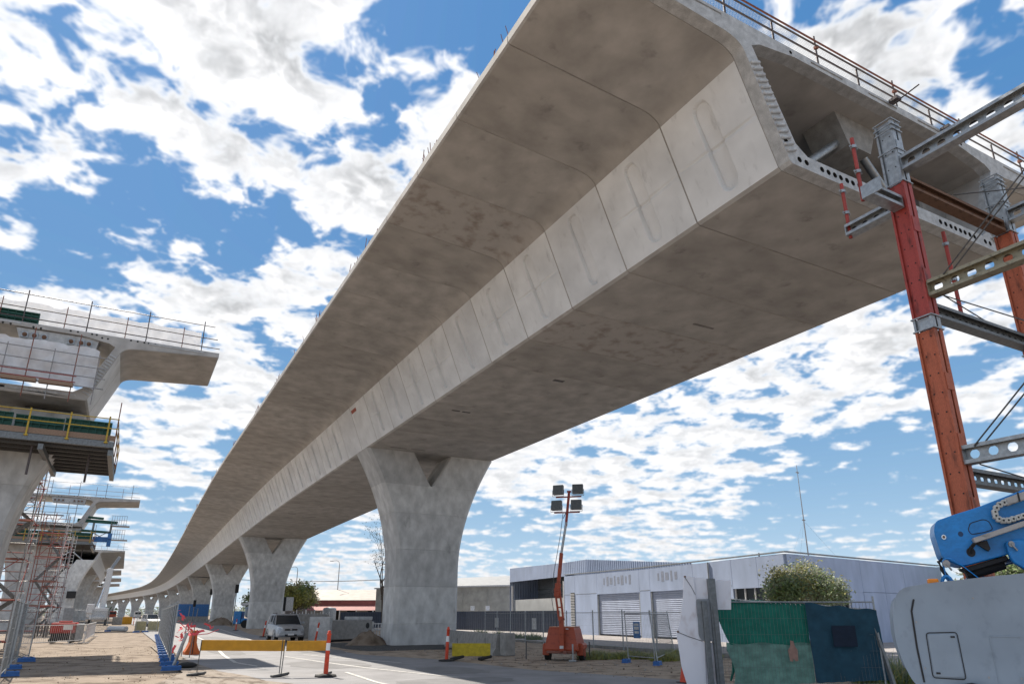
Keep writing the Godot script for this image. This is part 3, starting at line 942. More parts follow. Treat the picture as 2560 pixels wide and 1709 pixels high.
func build_right_viaduct() -> void:
	var H := 11.1
	var L := 2.9
	var o := thing("viaduct_deck", "nearly finished concrete box girder deck sweeping overhead, open end towards camera", "bridge deck")
	var plain_seg := segment_mesh(L, 0, false, true)
	var kinds := [segment_mesh(L, 1, false, true), segment_mesh(L, 1, true, true)]
	var first := segment_mesh(L - 0.3, 1, true, true)
	var webs := []
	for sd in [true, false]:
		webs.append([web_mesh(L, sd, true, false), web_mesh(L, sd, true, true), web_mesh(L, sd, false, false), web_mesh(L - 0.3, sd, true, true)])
	var n := 56
	for i in n:
		var s := 8.23 + L * i
		var sp := s + L / 2
		var near_pier := false
		for ps in [40.1, 95.1, 150.1]:
			if absf(sp - ps) < 1.6: near_pier = true
		var x := on_line(sp if s > 55 else s, 0.0, H)
		x.origin = V(line_at(s), H, s)
		var mat: Material = M.deck_stained if i == 3 else [M.deck, M.deck_pale, M.deck, M.deck_dull, M.deck_pale, M.deck_dull, M.deck][(i * 3) % 7]
		var sm: ArrayMesh = plain_seg if near_pier else kinds[0 if (i % 3 == 2) else 1]
		if i == 0:
			sm = first
			x.origin = V(line_at(s), H, s + 0.3)
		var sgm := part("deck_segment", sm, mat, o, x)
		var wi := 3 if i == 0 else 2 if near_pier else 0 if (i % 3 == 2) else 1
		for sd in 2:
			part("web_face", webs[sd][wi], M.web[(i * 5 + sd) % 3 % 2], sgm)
	# open end: a cast face with tendon ducts and shear keys
	var g := CSGCombiner3D.new()
	g.name = "end_face"
	var a := CSGPolygon3D.new(); a.polygon = deck_outline(); a.depth = 0.3; a.material = M.face
	g.add_child(a)
	var b := CSGPolygon3D.new(); b.polygon = deck_void(); b.depth = 0.6; b.operation = CSGShape3D.OPERATION_SUBTRACTION; b.material = M.face; b.position.z = 0.1
	g.add_child(b)
	var holes := []
	for hx in [3.8, 3.57, 3.05, 2.83, 2.61, 2.4, 2.18, 1.97, 1.74, 1.51]:
		for sg in [-1, 1]: holes.append(Vector2(hx * sg, 0.19))
	holes.append_array([Vector2(-3.51, 3.335), Vector2(3.54, 3.345), Vector2(-4.17, 0.55), Vector2(4.17, 0.55)])
	for hp in holes:
		var c := CSGCylinder3D.new()
		c.radius = 0.072 if hp.y < 3 else 0.05
		c.height = 0.3; c.sides = 14; c.operation = CSGShape3D.OPERATION_SUBTRACTION; c.material = M.hole
		c.rotation.x = PI / 2; c.position = Vector3(hp.x, hp.y, -0.1)
		g.add_child(c)
	for q in [[-0.2, 0.19, 1.5], [-0.05, 3.36, 0.0], [6.4, 3.36, 1.3], [-6.4, 3.36, 1.3], [-2.2, 3.36, 1.2], [2.1, 3.36, 1.2], [0.0, 3.37, 1.2]]:
		if q[2] == 0.0: continue
		var c := CSGBox3D.new(); c.size = Vector3(q[2], 0.07, 0.1); c.position = Vector3(q[0], q[1], 0.02); c.operation = CSGShape3D.OPERATION_SUBTRACTION; c.material = M.face
		g.add_child(c)
	o.add_child(g, true)
	g.position = V(15.6, H, 8.23)
	for sg in [-1.0, 1.0]:
		for k in 15:
			var u := 0.1 + 0.058 * k
			var c := Vector2(4.14, 0.07).lerp(Vector2(5.14, 2.6), u) + Vector2(-0.19, 0.02)
			var m := MB.new()
			m.x = Transform3D(Basis(Vector3.BACK, (-0.406) * sg), Vector3(c.x * sg, c.y, 0.0))
			m.box(Vector3(0, 0, 0.02), Vector3(0.33, 0.075, 0.07), 0.018)
			part("shear_key", m, M.face, o, Transform3D(Basis(), V(15.6, H, 8.23)))
	# deviator block and its two external tendon tubes inside the box
	var dm := MB.new()
	dm.prism(PackedVector2Array([Vector2(-0.95, 3.25), Vector2(-0.55, 2.35), Vector2(0.35, 2.35), Vector2(0.75, 3.25)]), -1.0, 0.0)
	part("deviator_block", dm, M.precast, o, Transform3D(Basis(), V(15.6, H, 9.0)))
	for sg in [-1.0, 1.0]:
		var tm := MB.new()
		tm.tube(V(15.6 - 0.1 + 0.42 * sg, H + 2.62, 9.3), V(15.6 + 3.3 * sg, H + 0.4, 9.6), 0.11, 14)
		part("tendon_tube", tm, M.galv, o)
		var bm := MB.new()
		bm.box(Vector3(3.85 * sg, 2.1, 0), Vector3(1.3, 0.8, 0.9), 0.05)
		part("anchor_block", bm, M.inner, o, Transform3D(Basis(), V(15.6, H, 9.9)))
	# lifting brackets at the slab edge of the open end
	for q in [-6.8, 0.3, 2.6]:
		var bm := MB.new()
		bm.box(Vector3(q, 3.42, 0.12), Vector3(0.2, 0.1, 0.24), 0.01)
		bm.tube(Vector3(q - 0.05, 3.3, 0.1), Vector3(q + 0.05, 3.45, 0.75), 0.018, 6)
		part("lifting_bracket", bm, M.scaf_dark, o, Transform3D(Basis(), V(15.6, H, 8.2)))
	# cast-in slots and marks on the underside
	for q in [[12.9, 29.4, 0.42, 0.14], [13.45, 29.4, 0.42, 0.14], [14.9, 23.2, 0.5, 0.2], [16.2, 15.9, 0.9, 0.1], [13.1, 38.2, 1.0, 0.1], [14.3, 38.1, 0.9, 0.06], [13.4, 70.0, 0.7, 0.12], [15.4, 71.5, 1.4, 0.12], [14.0, 120, 0.8, 0.2]]:
		var sm2 := MB.new()
		sm2.box(V(q[0], H - 0.004, q[1]), Vector3(q[2], 0.02, q[3]))
		part("soffit_slot", sm2, M.steel_dark if q[3] > 0.1 else M.inner, o)
	for q in [[8.93, 33.2, 0.42], [8.94, 41.1, 0.42], [9.7, 38.1, 0.25], [9.16, 66.9, 0.3], [9.2, 96.0, 0.6], [9.2, 138.0, 0.8]]:
		var sm3 := MB.new(); sm3.box(V(q[0] + line_at(q[1]) - 15.6, H + 3.07 + (9.3 - q[0]) * 0.045, q[1]), Vector3(q[2], 0.06, 0.16))
		part("soffit_slot", sm3, M.steel_dark, o)
	var om := MB.new(); om.x = Transform3D(Basis(Vector3.BACK, 0.375), V(10.58, H + 2.28, 39.5)); om.box(Vector3.ZERO, Vector3(0.04, 0.2, 0.9), 0.008)
	part("orange_marker", om, M.tower_paint, o)
	# the long curved run beyond, span by span
	var s0 := 8.23 + L * n
	var spans := []
	while s0 < 700.0:
		spans.append([s0, minf(s0 + 55.0, 700.0)])
		s0 += 55.0
	var P := deck_outline()
	for q in spans:
		var m := MB.new()
		var rings := []
		var k := int((q[1] - q[0]) / 2.75)
		for i in range(k, -1, -1):
			var s := lerpf(q[0] + 0.02, q[1] - 0.02, float(i) / k)
			var x := on_line(s, 0.0, H)
			var r := PackedVector3Array()
			for p in P: r.append(x * Vector3(p.x, p.y, 0))
			rings.append(r)
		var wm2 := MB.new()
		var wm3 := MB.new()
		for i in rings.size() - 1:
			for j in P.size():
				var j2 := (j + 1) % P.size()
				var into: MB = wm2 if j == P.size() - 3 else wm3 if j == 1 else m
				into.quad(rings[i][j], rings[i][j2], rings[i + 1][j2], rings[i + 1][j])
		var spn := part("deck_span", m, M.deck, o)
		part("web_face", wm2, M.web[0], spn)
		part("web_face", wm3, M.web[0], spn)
	# edge clutter on the deck: starter bars and small scaffold stubs on the near edge
	var bars := MB.new()
	for i in 150:
		var s := rng.randf_range(9.0, 160.0)
		if rng.randf() < 0.6: s = [11.6, 16.3, 22.0, 30.0, 40.0, 47.0, 58.0, 75.0, 96.0, 120.0][rng.randi() % 10] + rng.randf_range(-0.6, 0.6)
		var p := on_line(s, -9.6 + rng.randf() * 0.1, H + 3.45).origin
		bars.tube(p, p + Vector3(rng.randf_range(-0.1, 0.1), rng.randf_range(0.12, 0.55), rng.randf_range(-0.1, 0.1)), 0.012, 4)
	part("starter_bars", bars, M.scaf_rust, o)
	# handrail across the open end
	var hr := thing("edge_handrail", "scaffold tube handrail with wire mesh along the open end of the overhead deck", "handrail")
	var y := H + 3.47
	var tps := []
	var tt := 7.0
	var ix := 0
	while tt < 25.0:
		var tall := 1.15 if ix % 2 == 0 else 0.82
		var pm := MB.new()
		pm.tube(V(tt, y, 8.42), V(tt, y + tall, 8.42), 0.026, 8)
		part("post", pm, M.scaf_dark, hr)
		if ix % 2 == 0:
			var cm := MB.new()
			cm.box(V(tt, y + 0.78, 8.4), Vector3(0.09, 0.09, 0.11), 0.01)
			part("clamp", cm, M.scaf_rust, hr)
		tt += 1.6
		ix += 1
	for q in [[0.15, 6.6, 25.2], [0.45, 6.6, 25.2], [0.78, 6.6, 25.2], [0.92, 9.0, 25.0]]:
		var rm := MB.new()
		rm.tube(V(q[1], y + q[0], 8.36), V(q[2], y + q[0] + 0.03, 8.36), 0.024, 8)
		part("rail", rm, M.scaf_rust if q[0] > 0.8 else M.scaf_dark, hr)
	var wm := MB.new()
	for i in 260:
		var q := 5.98 + i * 0.05
		wm.box(V(q, y + 0.5, 8.46), Vector3(0.004, 0.98, 0.004))
	for i in 20:
		wm.box(V(12.4, y + 0.02 + i * 0.05, 8.465), Vector3(12.9, 0.004, 0.004))
	stuff(part("wire_mesh", wm, M.galv, hr))
	# right-hand railing further along and on the near cantilever edge
	# piers
	var names_for := ["broad flared concrete pier under the overhead deck, nearest to camera, mottled grey", "second flared concrete pier of the overhead viaduct, behind the blue boom lift and silver car", "third flared concrete pier of the overhead viaduct, beside the dirt heap", "fourth flared concrete pier of the overhead viaduct, beside the blue container", "fifth flared concrete pier in the overhead row, seen at a distance", "sixth flared concrete pier in the overhead row, small in the distance", "seventh flared concrete pier in the overhead row, on the far bend", "eighth flared concrete pier in the overhead row, on the far bend", "ninth flared concrete pier in the overhead row, on the far bend", "tenth flared concrete pier in the overhead row, on the far bend", "eleventh flared concrete pier in the overhead row, farthest round the bend"]
	var p0 := make_pier("viaduct_pier", names_for[0], H)
	for i in 11:
		var s := 40.1 + 55.0 * i
		var x := on_line(s)
		if i == 0:
			p0.transform = x
		else:
			dup(p0, x.origin, x.basis.get_euler().y, names_for[i], "flared concrete piers of the viaducts")


# ---------------------------------------------------------------- left viaduct under construction
const LEFT := [[40.1, -7.2], [95.1, -9.6], [150.1, -9.6], [205.1, -10.6], [260.1, -11.4], [315.1, -11.4], [370.1, -12.0]]


func tubes(parent: Node, called: String, list: Array, r: float, mat: Material, k := 6) -> void:
	# every tube its own part
	for q in list:
		var m := MB.new()
		m.tube(q[0], q[1], r, k)
		part(called, m, mat, parent)


func make_stub(called: String, label: String, c: float, s0: float, H: float, n: int, L: float, anchors: bool) -> Node3D:
	var o := thing(called, label, "bridge deck", V(c, H, s0))
	var seg := segment_mesh(L, 0, false, true)
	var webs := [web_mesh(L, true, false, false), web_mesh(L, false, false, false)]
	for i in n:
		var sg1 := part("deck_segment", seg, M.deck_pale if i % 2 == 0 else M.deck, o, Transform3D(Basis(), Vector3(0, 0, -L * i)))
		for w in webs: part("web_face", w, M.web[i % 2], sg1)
	# precast face details
	for sg in [-1.0, 1.0]:
		for k in 15:
			var u := 0.1 + 0.058 * k
			var q := Vector2(4.14, 0.07).lerp(Vector2(5.14, 2.6), u) + Vector2(-0.19, 0.02)
			var m := MB.new()
			m.x = Transform3D(Basis(Vector3.BACK, (-0.406) * sg), Vector3(q.x * sg, q.y, 0.0))
			m.box(Vector3(0, 0, 0.01), Vector3(0.33, 0.075, 0.07), 0.018)
			part("shear_key", m, M.face, o)
		if anchors:
			var bm := MB.new()
			var x0 = 0.72 * sg; var x1 = 4.15 * sg
			var pl := PackedVector2Array([Vector2(x0, 3.2), Vector2(x1, 3.2), Vector2(x1 - 0.1 * sg, 2.55), Vector2(x0 + 0.25 * sg, 2.6)])
			bm.prism(pl, -0.9, -0.12)
			var blk := part("anchor_block", bm, M.face, o)
			for q in [1.12, 1.5, 1.9, 3.0, 3.42, 3.75]:
				var am := MB.new()
				am.box(Vector3(q * sg, 2.87, -0.09), Vector3(0.3, 0.3, 0.07), 0.01)
				part("anchor_plate", am, M.galv, blk)
				var cm := MB.new()
				cm.tube(Vector3(q * sg, 2.87, -0.12), Vector3(q * sg, 2.87, -0.01), 0.1, 12)
				cm.tube(Vector3(q * sg, 2.87, -0.12), Vector3(q * sg, 2.87, 0.02), 0.05, 10)
				part("anchor_head", cm, M.rust, blk)
	var hm := MB.new()
	for q in [-8.4, -6.9, -5.6, -5.35, -5.1, -4.6, -3.4, -3.1, -2.9, -1.5, -1.25, -1.0, -0.4, 0.2, 0.5, 1.4, 1.7, 2.9, 3.2, 3.8, 4.0, 4.25, 4.5, 5.5, 5.8, 6.1, 6.3, 6.6]:
		hm.tube(Vector3(q, 3.3 + (0.09 if int(absf(q) * 7) % 2 == 0 else -0.02), -0.1), Vector3(q, 3.3 + (0.09 if int(absf(q) * 7) % 2 == 0 else -0.02), 0.004), 0.05, 10)
	part("tendon_duct", hm, M.hole, o)
	for q in [[7.6, 2.6, 3.36, 0.08], [-7.6, 2.6, 3.36, 0.08], [0.0, 1.8, 3.36, 0.08], [-3.0, 1.3, 0.2, 0.1], [-1.5, 1.3, 0.2, 0.1], [0.0, 1.3, 0.2, 0.1], [1.5, 1.3, 0.2, 0.1], [3.0, 1.3, 0.2, 0.1]]:
		var km := MB.new()
		km.box(Vector3(q[0], q[2], 0.0), Vector3(q[1], q[3], 0.05), 0.01)
		part("face_key", km, M.face, o)
	return o


func deck_rails(label: String, c: float, s: float, y: float, t0: float, t1: float, gap: float, group := "") -> void:
	var o := thing("edge_handrail", label, "handrail")
	var t := t1
	while t > t0:
		var m := MB.new(); m.tube(V(t, y - 0.05, s), V(t, y + 1.65, s), 0.028, 6)
		part("post", m, M.scaf_dark, o)
		if t - gap * 0.45 > t0:
			var m2 := MB.new(); m2.tube(V(t - gap * 0.36, y, s + 0.05), V(t - gap * 0.36, y + 1.15, s + 0.05), 0.022, 6)
			part("post", m2, M.scaf_rust, o)
		t -= gap
	for q in [0.22, 0.72, 1.42]:
		var m := MB.new(); m.tube(V(t0, y + q, s - 0.05), V(t1 + 0.95 - q * 0.3, y + q, s - 0.05), 0.026, 6)
		part("rail", m, M.scaf_dark if q < 1 else M.scaf, o)


func wavy_sheet(w: float, h: float, sd: int, amp: float, nx := 36, ny := 16) -> MB:
	var f := fnoise(sd, 0.8, 4)
	var m := MB.new()
	m.soft(true)
	var P := func(i: int, j: int) -> Vector3:
		var u := w * i / nx; var v := h * j / ny
		var z := amp * f.get_noise_2d(u * 1.4, v * 1.1) + amp * 0.5 * sin(u * 2.4 + v) * (1.0 - float(j) / ny)
		var sag := 0.10 * h * f.get_noise_1d(u * 1.5 + 40.0) * float(j) / ny
		return Vector3(u, v + sag, z)
	for i in nx:
		for j in ny:
			m.quad(P.call(i, j), P.call(i + 1, j), P.call(i + 1, j + 1), P.call(i, j + 1))
	return m


func formwork_panel(w: float, h: float) -> MB:
	# ribbed steel shutter: skin, flanges and stiffeners
	var m := MB.new()
	m.box(Vector3(0, h / 2, 0), Vector3(w, h, 0.02))
	for q in [0.03, h * 0.36, h * 0.68, h - 0.03]:
		m.box(Vector3(0, q, 0.06), Vector3(w, 0.05, 0.1))
	var k := int(w / 0.3)
	for i in k + 1:
		m.box(Vector3(-w / 2 + w * i / k * 0.97 + w * 0.015, h / 2, 0.065), Vector3(0.03, h - 0.02, 0.09))
	return m


func make_platform(called: String, label: String, c: float, s0: float, s1: float, y: float, half: float, sheeted: bool) -> void:
	var o := thing(called, label, "work platform")
	var t0 := c - half; var t1 := c + half
	for s in [s0, s1]:
		var m := MB.new()   # edge channel
		m.beam(V(t0, y - 0.13, s), V(t1, y - 0.13, s), 0.16, 0.3, Vector3.UP, 0.01)
		part("edge_beam", m, M.galv_dark, o)
		var tm := MB.new(); tm.beam(V(t0, y + 0.18, s), V(t1, y + 0.18, s), 0.04, 0.26)
		part("toe_board", tm, M.timber, o)
	var deck := MB.new(); deck.box(V(c, y, (s0 + s1) / 2), Vector3(half * 2 - 0.1, 0.04, s1 - s0 - 0.2))
	part("deck_boards", deck, M.inner, o)
	var s := s0 + 0.5
	while s < s1:
		var m := MB.new(); m.beam(V(t0 + 0.05, y - 0.2, s), V(t1 - 0.05, y - 0.2, s), 0.12, 0.34)
		part("bearer", m, M.steel_dark, o)
		s += 0.95
	for t in [t0 + 0.1, t0 + half * 0.5, t1 - half * 0.5, t1 - 0.1]:
		var m := MB.new(); m.beam(V(t, y - 0.5, s0), V(t, y - 0.5, s1), 0.2, 0.26)
		part("main_beam", m, M.galv_dark, o)
	var t := t1 - 0.35
	while t > t0:
		var m := MB.new(); m.box(V(t, y + 0.55, s0 - 0.1), Vector3(0.07, 1.3, 0.05), 0.008)
		part("yellow_post", m, M.yellow, o)
		var bm := MB.new(); bm.box(V(t, y - 0.05, s0 - 0.1), Vector3(0.16, 0.06, 0.1), 0.01)
		part("post_clamp", bm, M.yellow, o)
		t -= 1.55
	for q in [0.62, 1.08]:
		var m := MB.new(); m.tube(V(t0, y + q, s0 - 0.14), V(t1 + 0.05, y + q, s0 - 0.14), 0.025, 6)
		part("yellow_rail", m, M.yellow, o)
		var m2 := MB.new(); m2.tube(V(t1, y + q, s0 - 0.1), V(t1, y + q, s1), 0.025, 6)
		part("yellow_rail", m2, M.yellow, o)
	for i in 4:
		var m := MB.new(); m.tube(V(t1, y - 0.2, lerpf(s0, s1, i / 3.0)), V(t1, y + 1.15 + (0.8 if i == 0 else 0.0), lerpf(s0, s1, i / 3.0)), 0.026, 6)
		part("corner_pole", m, M.scaf_rust, o)
	# green shutters standing on the platform
	var fg := thing("steel_formwork", "row of green steel formwork on the %s pier platform" % ("near left" if c > -8.0 else "second left"), "formwork")
	var pm := formwork_panel(1.9, 1.05).mesh()
	var k := 0
	t = t1 - 1.2
	while t > t0 + 0.9:
		part("shutter", pm, M.green_form, fg, Transform3D(Basis(), V(t, y + 0.03, s0 + 0.75 + 0.25 * (k % 2))))
		t -= 1.96
		k += 1
	# hangers below
	for q in [[t1 - 1.0, s0 + 1.6], [t1 - 3.2, s0 + 0.6]]:
		var m := MB.new(); m.tube(V(q[0], y - 0.1, q[1]), V(q[0], y - 1.7, q[1]), 0.05, 8)
		part("hanger", m, M.scaf_dark, o)


func stair_tower(label: String, t0: float, t1: float, s0: float, s1: float, top: float) -> void:
	var o := thing("stair_tower", label, "scaffold")
	for t in [t0, (t0 + t1) / 2, t1]:
		for s in [s0, s1]:
			if t != t0 and t != t1 and s == s1: continue
			var m := MB.new(); m.tube(V(t, 0, s), V(t, top + 1.1, s), 0.036, 6)
			part("standard", m, M.scaf if t == t1 else M.scaf_rust, o)
			var m2 := MB.new(); m2.box(V(t, 0.02, s), Vector3(0.2, 0.04, 0.2))
			part("base_plate", m2, M.scaf, o)
	var y := 0.35
	var lv := 0
	while y < top + 0.2:
		for s in [s0, s1]:
			var m := MB.new(); m.tube(V(t0 - 0.2, y, s - 0.03), V(t1 + 0.15, y, s - 0.03), 0.034, 6)
			part("ledger", m, [M.scaf_red, M.scaf_red, M.scaf_rust][lv % 3], o)
			if s == s0:
				var mm := MB.new(); mm.tube(V(t0, y + 0.95, s - 0.03), V(t1, y + 0.95, s - 0.03), 0.022, 6)
				part("guard_rail", mm, [M.scaf, M.scaf_red][lv % 2], o)
		for t in [t0, t1]:
			var m := MB.new(); m.tube(V(t, y + 0.05, s0), V(t, y + 0.05, s1), 0.026, 6)
			part("transom", m, M.scaf_red, o)
		for q in [0.5, 1.0, 1.5]:
			var km := MB.new(); km.tube(V(t0 - 0.1, y + q, s1 + 0.03), V(t1 + 0.1, y + q, s1 + 0.03), 0.026, 6)
			part("ledger", km, [M.scaf_rust, M.scaf_red, M.scaf][int(q * 2) % 3], o)
		if y > 1.0:
			var bm := MB.new(); bm.box(V((t0 + t1) / 2, y + 0.06, lerpf(s0, s1, 0.25)), Vector3(t1 - t0, 0.05, (s1 - s0) * 0.45))
			part("deck_boards", bm, M.scaf_rust if lv % 2 == 0 else M.timber, o)
		# stair flight and brace, alternating direction
		var a := t0 + 0.15; var b := t1 - 0.15
		if lv % 2 == 1:
			var w := a; a = b; b = w
		if y + 1.9 < top + 0.5:
			var fm := MB.new()
			for k in 9:
				fm.box(V(lerpf(a, b, (k + 0.5) / 9.0), y + 0.1 + 2.0 * (k + 0.5) / 9.0, lerpf(s0, s1, 0.75)), Vector3(0.24, 0.03, 0.7))
			fm.beam(V(a, y + 0.1, lerpf(s0, s1, 0.6)), V(b, y + 2.1, lerpf(s0, s1, 0.6)), 0.04, 0.16)
			fm.beam(V(a, y + 0.1, lerpf(s0, s1, 0.9)), V(b, y + 2.1, lerpf(s0, s1, 0.9)), 0.04, 0.16)
			part("stair_flight", fm, M.galv_dark, o)
			var hm := MB.new(); hm.tube(V(a, y + 1.0, lerpf(s0, s1, 0.6)), V(b, y + 3.0, lerpf(s0, s1, 0.6)), 0.02, 6)
			part("hand_rail", hm, M.scaf, o)
			var dm := MB.new(); dm.tube(V(b, y, s0 - 0.06), V(a, y + 2.0, s0 - 0.06), 0.024, 6)
			part("brace", dm, M.scaf if lv % 2 == 0 else M.scaf_red, o)
			var dm2 := MB.new(); dm2.tube(V(t1 + 0.05, y, s0), V(t1 + 0.05, y + 2.0, s1), 0.024, 6)
			part("brace", dm2, M.scaf_red, o)
		y += 2.0
		lv += 1
	# access ladder up one side
	var lm := MB.new()
	lm.tube(V(t1 + 0.1, 0.1, s0 - 0.1), V(t1 + 0.1, top + 0.9, s0 - 0.1), 0.02, 6)
	lm.tube(V(t1 + 0.42, 0.1, s0 - 0.1), V(t1 + 0.42, top + 0.9, s0 - 0.1), 0.02, 6)
	var q := 0.3
	while q < top + 0.8:
		lm.tube(V(t1 + 0.1, q, s0 - 0.1), V(t1 + 0.42, q, s0 - 0.1), 0.013, 5)
		q += 0.3
	part("ladder", lm, M.white, o)


func build_left_viaduct() -> void:
	# first stub, closest to the camera on the left
	var c := -7.1
	make_stub("deck_stub", "short pale concrete deck stub at left edge with white sheeting in its open box", c, 37.3, 11.4, 2, 2.7, true)
	make_stub("deck_stub", "second short concrete deck stub at left, above a truss and green platform", -9.6, 93.0, 11.2, 2, 2.7, true)
	make_stub("deck_stub", "third concrete deck stub at left, dark open box behind a bare V-notched pier", -10.8, 170.0, 11.1, 22, 2.9, false)
	for i in range(4, 7):
		make_stub("deck_stub", ["far left deck stub, first of the three stacked beyond the crane", "far left deck stub, middle one of the three beyond the crane", "far left deck stub, last of the three beyond the crane"][i - 4], LEFT[i][1], LEFT[i][0] - 14.0, 11.1, 10, 2.8, false)
	# piers
	var lp := ["flared concrete pier at left edge carrying the sheeted deck stub", "flared concrete pier behind the red scaffold stair towers at left", "bare flared concrete pier at left with an open V notch, sunlit right edge", "flared concrete pier behind the bare V-notched one at left", "fifth flared pier in the left row, behind the white crane", "sixth flared pier in the left row, mostly hidden", "seventh flared pier in the left row, farthest away"]
	var p0 := make_pier("left_pier", lp[0], 11.1)
	for i in LEFT.size():
		if i == 0: p0.position = V(LEFT[0][1], 0.0, LEFT[0][0])
		else: dup(p0, V(LEFT[i][1], 0, LEFT[i][0]), 0.0, lp[i], "flared concrete piers of the viaducts")
	for i in 2:
		var bo := thing("bridge_bearing", ["steel bearing blocks between the left pier and its sheeted deck stub", "steel bearing blocks between the scaffolded left pier and its deck stub"][i], "bearing")
		for q in [-3.2, -1.9, 1.9, 3.2]:
			var bm := MB.new(); bm.box(V(LEFT[i][1] + q, 11.24 if i == 0 else 11.15, LEFT[i][0]), Vector3(0.7, 0.32 if i == 0 else 0.1, 0.8), 0.02)
			part("bearing_block", bm, M.steel_dark, bo)
	# white sheeting in the box of the first stub, with a scaffold screen in front
	solo("white_sheeting", wavy_sheet(6.9, 2.0, 31, 0.16), M.sheet, "creased white plastic sheeting closing the open box of the near left deck stub", "sheeting", "", Transform3D(Basis(), V(c - 2.6, 11.95, 37.0)))
	var sc := thing("scaffold_screen", "scaffold tube grid standing before the white sheeting of the left stub", "scaffold")
	for i in 9:
		var t := c - 3.0 + i * 0.92
		tubes(sc, "standard", [[V(t, 11.1, 36.75), V(t, 13.6 + 0.9 * (i % 2), 36.75)]], 0.024, [M.scaf, M.scaf_rust][i % 2])
	for y in [11.95, 12.45, 12.95, 13.5]:
		tubes(sc, "ledger", [[V(c - 3.6, y, 36.72), V(c + 4.75, y - 0.05, 36.72)]], 0.024, M.scaf)
	for y in [12.0, 12.3]:
		tubes(sc, "ledger", [[V(c - 0.2, y, 36.5), V(c + 3.6, y, 36.5)]], 0.024, M.scaf_red)
	for i in 4:
		var bm := MB.new(); bm.box(V(c - 1.5 + i * 1.45, 11.88, 36.6), Vector3(1.35, 0.18, 0.25), 0.01)
		part("plank", bm, M.timber, sc)
	deck_rails("scaffold handrail along the end of the near left deck stub", c, 37.42, 14.9, c - 6.7, 1.66, 2.62)
	solo("edge_sheeting", wavy_sheet(9.0, 1.25, 33, 0.12), M.sheet, "long white plastic sheeting hung behind the handrail on the near left deck", "sheeting", "", Transform3D(rot_y(0.0), V(c - 0.3, 14.92, 38.1)))
	var uf := thing("upper_formwork", "green steel formwork stacked on top of the near left deck stub", "formwork")
	for i in 3:
		part("shutter", formwork_panel(1.9, 0.62), M.green_form, uf, Transform3D(Basis(), V(c + 0.55 - i * 1.95, 14.9, 37.7)))
	make_platform("pier_platform", "steel platform around the near left pier head with yellow rails", c, 36.3, 43.6, 9.3, 5.65, true)
	make_platform("pier_platform", "steel platform around the second left pier head with grey beams", -9.6, 91.6, 99.0, 9.4, 5.7, false)
	deck_rails("scaffold handrail on top of the second left deck stub", -9.6, 93.1, 14.7, -16.4, -0.9, 2.7)
	deck_rails("low scaffold handrail on top of the third left deck stub", -10.8, 170.1, 14.6, -18.0, -1.5, 3.0)
	# truss gantry and green girders by the second stub
	var tr := thing("launching_truss", "grey lattice truss hung in the open box of the second left stub", "truss")
	var T := func(a: Vector3, b: Vector3, r: float, m: Material) -> void:
		var q := MB.new(); q.tube(a, b, r, 6); part("member", q, m, tr)
	for y in [11.25, 12.3]:
		for s in [92.4, 93.0]:
			T.call(V(-13.2, y, s), V(-7.3, y, s), 0.05, M.galv)
	for i in 9:
		var a := -13.2 + i * 0.65
		T.call(V(a, 11.25 + (1.05 if i % 2 else 0.0), 92.4), V(a + 0.65, 12.3 - (1.05 if i % 2 else 0.0), 92.4), 0.03, M.galv_dark)
	for t in [-12.6, -11.6, -11.2, -9.4, -8.2, -7.0, -6.2]:
		T.call(V(t, 11.6, 92.6), V(t, 14.1 - 0.4 * absf(t + 9.6) * 0.2, 92.6), 0.04, M.scaf)
	for y in [12.6, 13.2]:
		T.call(V(-13.4, y, 92.7), V(-5.6, y, 92.7), 0.03, M.scaf)
	var gg := thing("formwork_girder", "green steel girders on posts sticking out right of the second left stub", "formwork")
	for q in [[-6.0, -1.9, 12.05, 0.35], [-5.2, -3.4, 12.45, 0.25], [-5.4, -2.4, 10.9, 0.25]]:
		var m := MB.new(); m.beam(V(q[0], q[2], 94.2), V(q[1], q[2] - 0.1, 94.2), 0.35, q[3], Vector3.UP, 0.01)
		part("girder", m, M.green_form, gg)
	for q in [-2.5, -4.3, -5.5]:
		var m := MB.new(); m.beam(V(q, 9.4, 94.2), V(q, 12.0, 94.2), 0.22, 0.22)
		part("prop", m, M.galv_dark, gg)
	for q in [[V(-4.6, 10.9, 94), V(-2.6, 9.8, 94)], [V(-2.6, 10.9, 94), V(-4.3, 9.8, 94)]]:
		tubes(gg, "brace", [q], 0.05, M.scaf)
	var bp := MB.new(); bp.box(V(-3.2, 9.95, 93.9), Vector3(1.9, 0.6, 0.1), 0.02)
	part("blue_panel", bp, M.light_blue, gg)
	var bp2 := MB.new(); bp2.box(V(-2.45, 9.9, 93.6), Vector3(0.42, 1.5, 0.4), 0.03)
	part("blue_jack", bp2, M.light_blue, gg)
	for q in [[-1.6, 10.0], [-1.6, 11.6]]:
		var wm := MB.new()
		for i in 7: wm.tube(V(q[0] - 0.9 + i * 0.25, q[1], 93.5), V(q[0] - 0.9 + i * 0.25, q[1] + 1.1, 93.5), 0.02, 5)
		for i in 3: wm.tube(V(q[0] - 1.0, q[1] + 0.1 + i * 0.5, 93.5), V(q[0] + 0.65, q[1] + 0.1 + i * 0.5, 93.5), 0.02, 5)
		wm.box(V(q[0], q[1] - 0.05, 94.0), Vector3(2.0, 0.08, 1.2))
		part("caged_walkway", wm, M.scaf, gg)
	# struts in the dark opening of the third deck
	var st := thing("deck_strut", "white V struts standing in the dark opening of the third left deck", "strut")
	for sg in [-1.0, 1.0]:
		var m := MB.new(); m.tube(V(-10.8 + 0.3 * sg, 13.9, 169.6), V(-10.8 + 3.0 * sg, 11.7, 169.6), 0.14, 8)
		part("strut", m, M.galv, st)
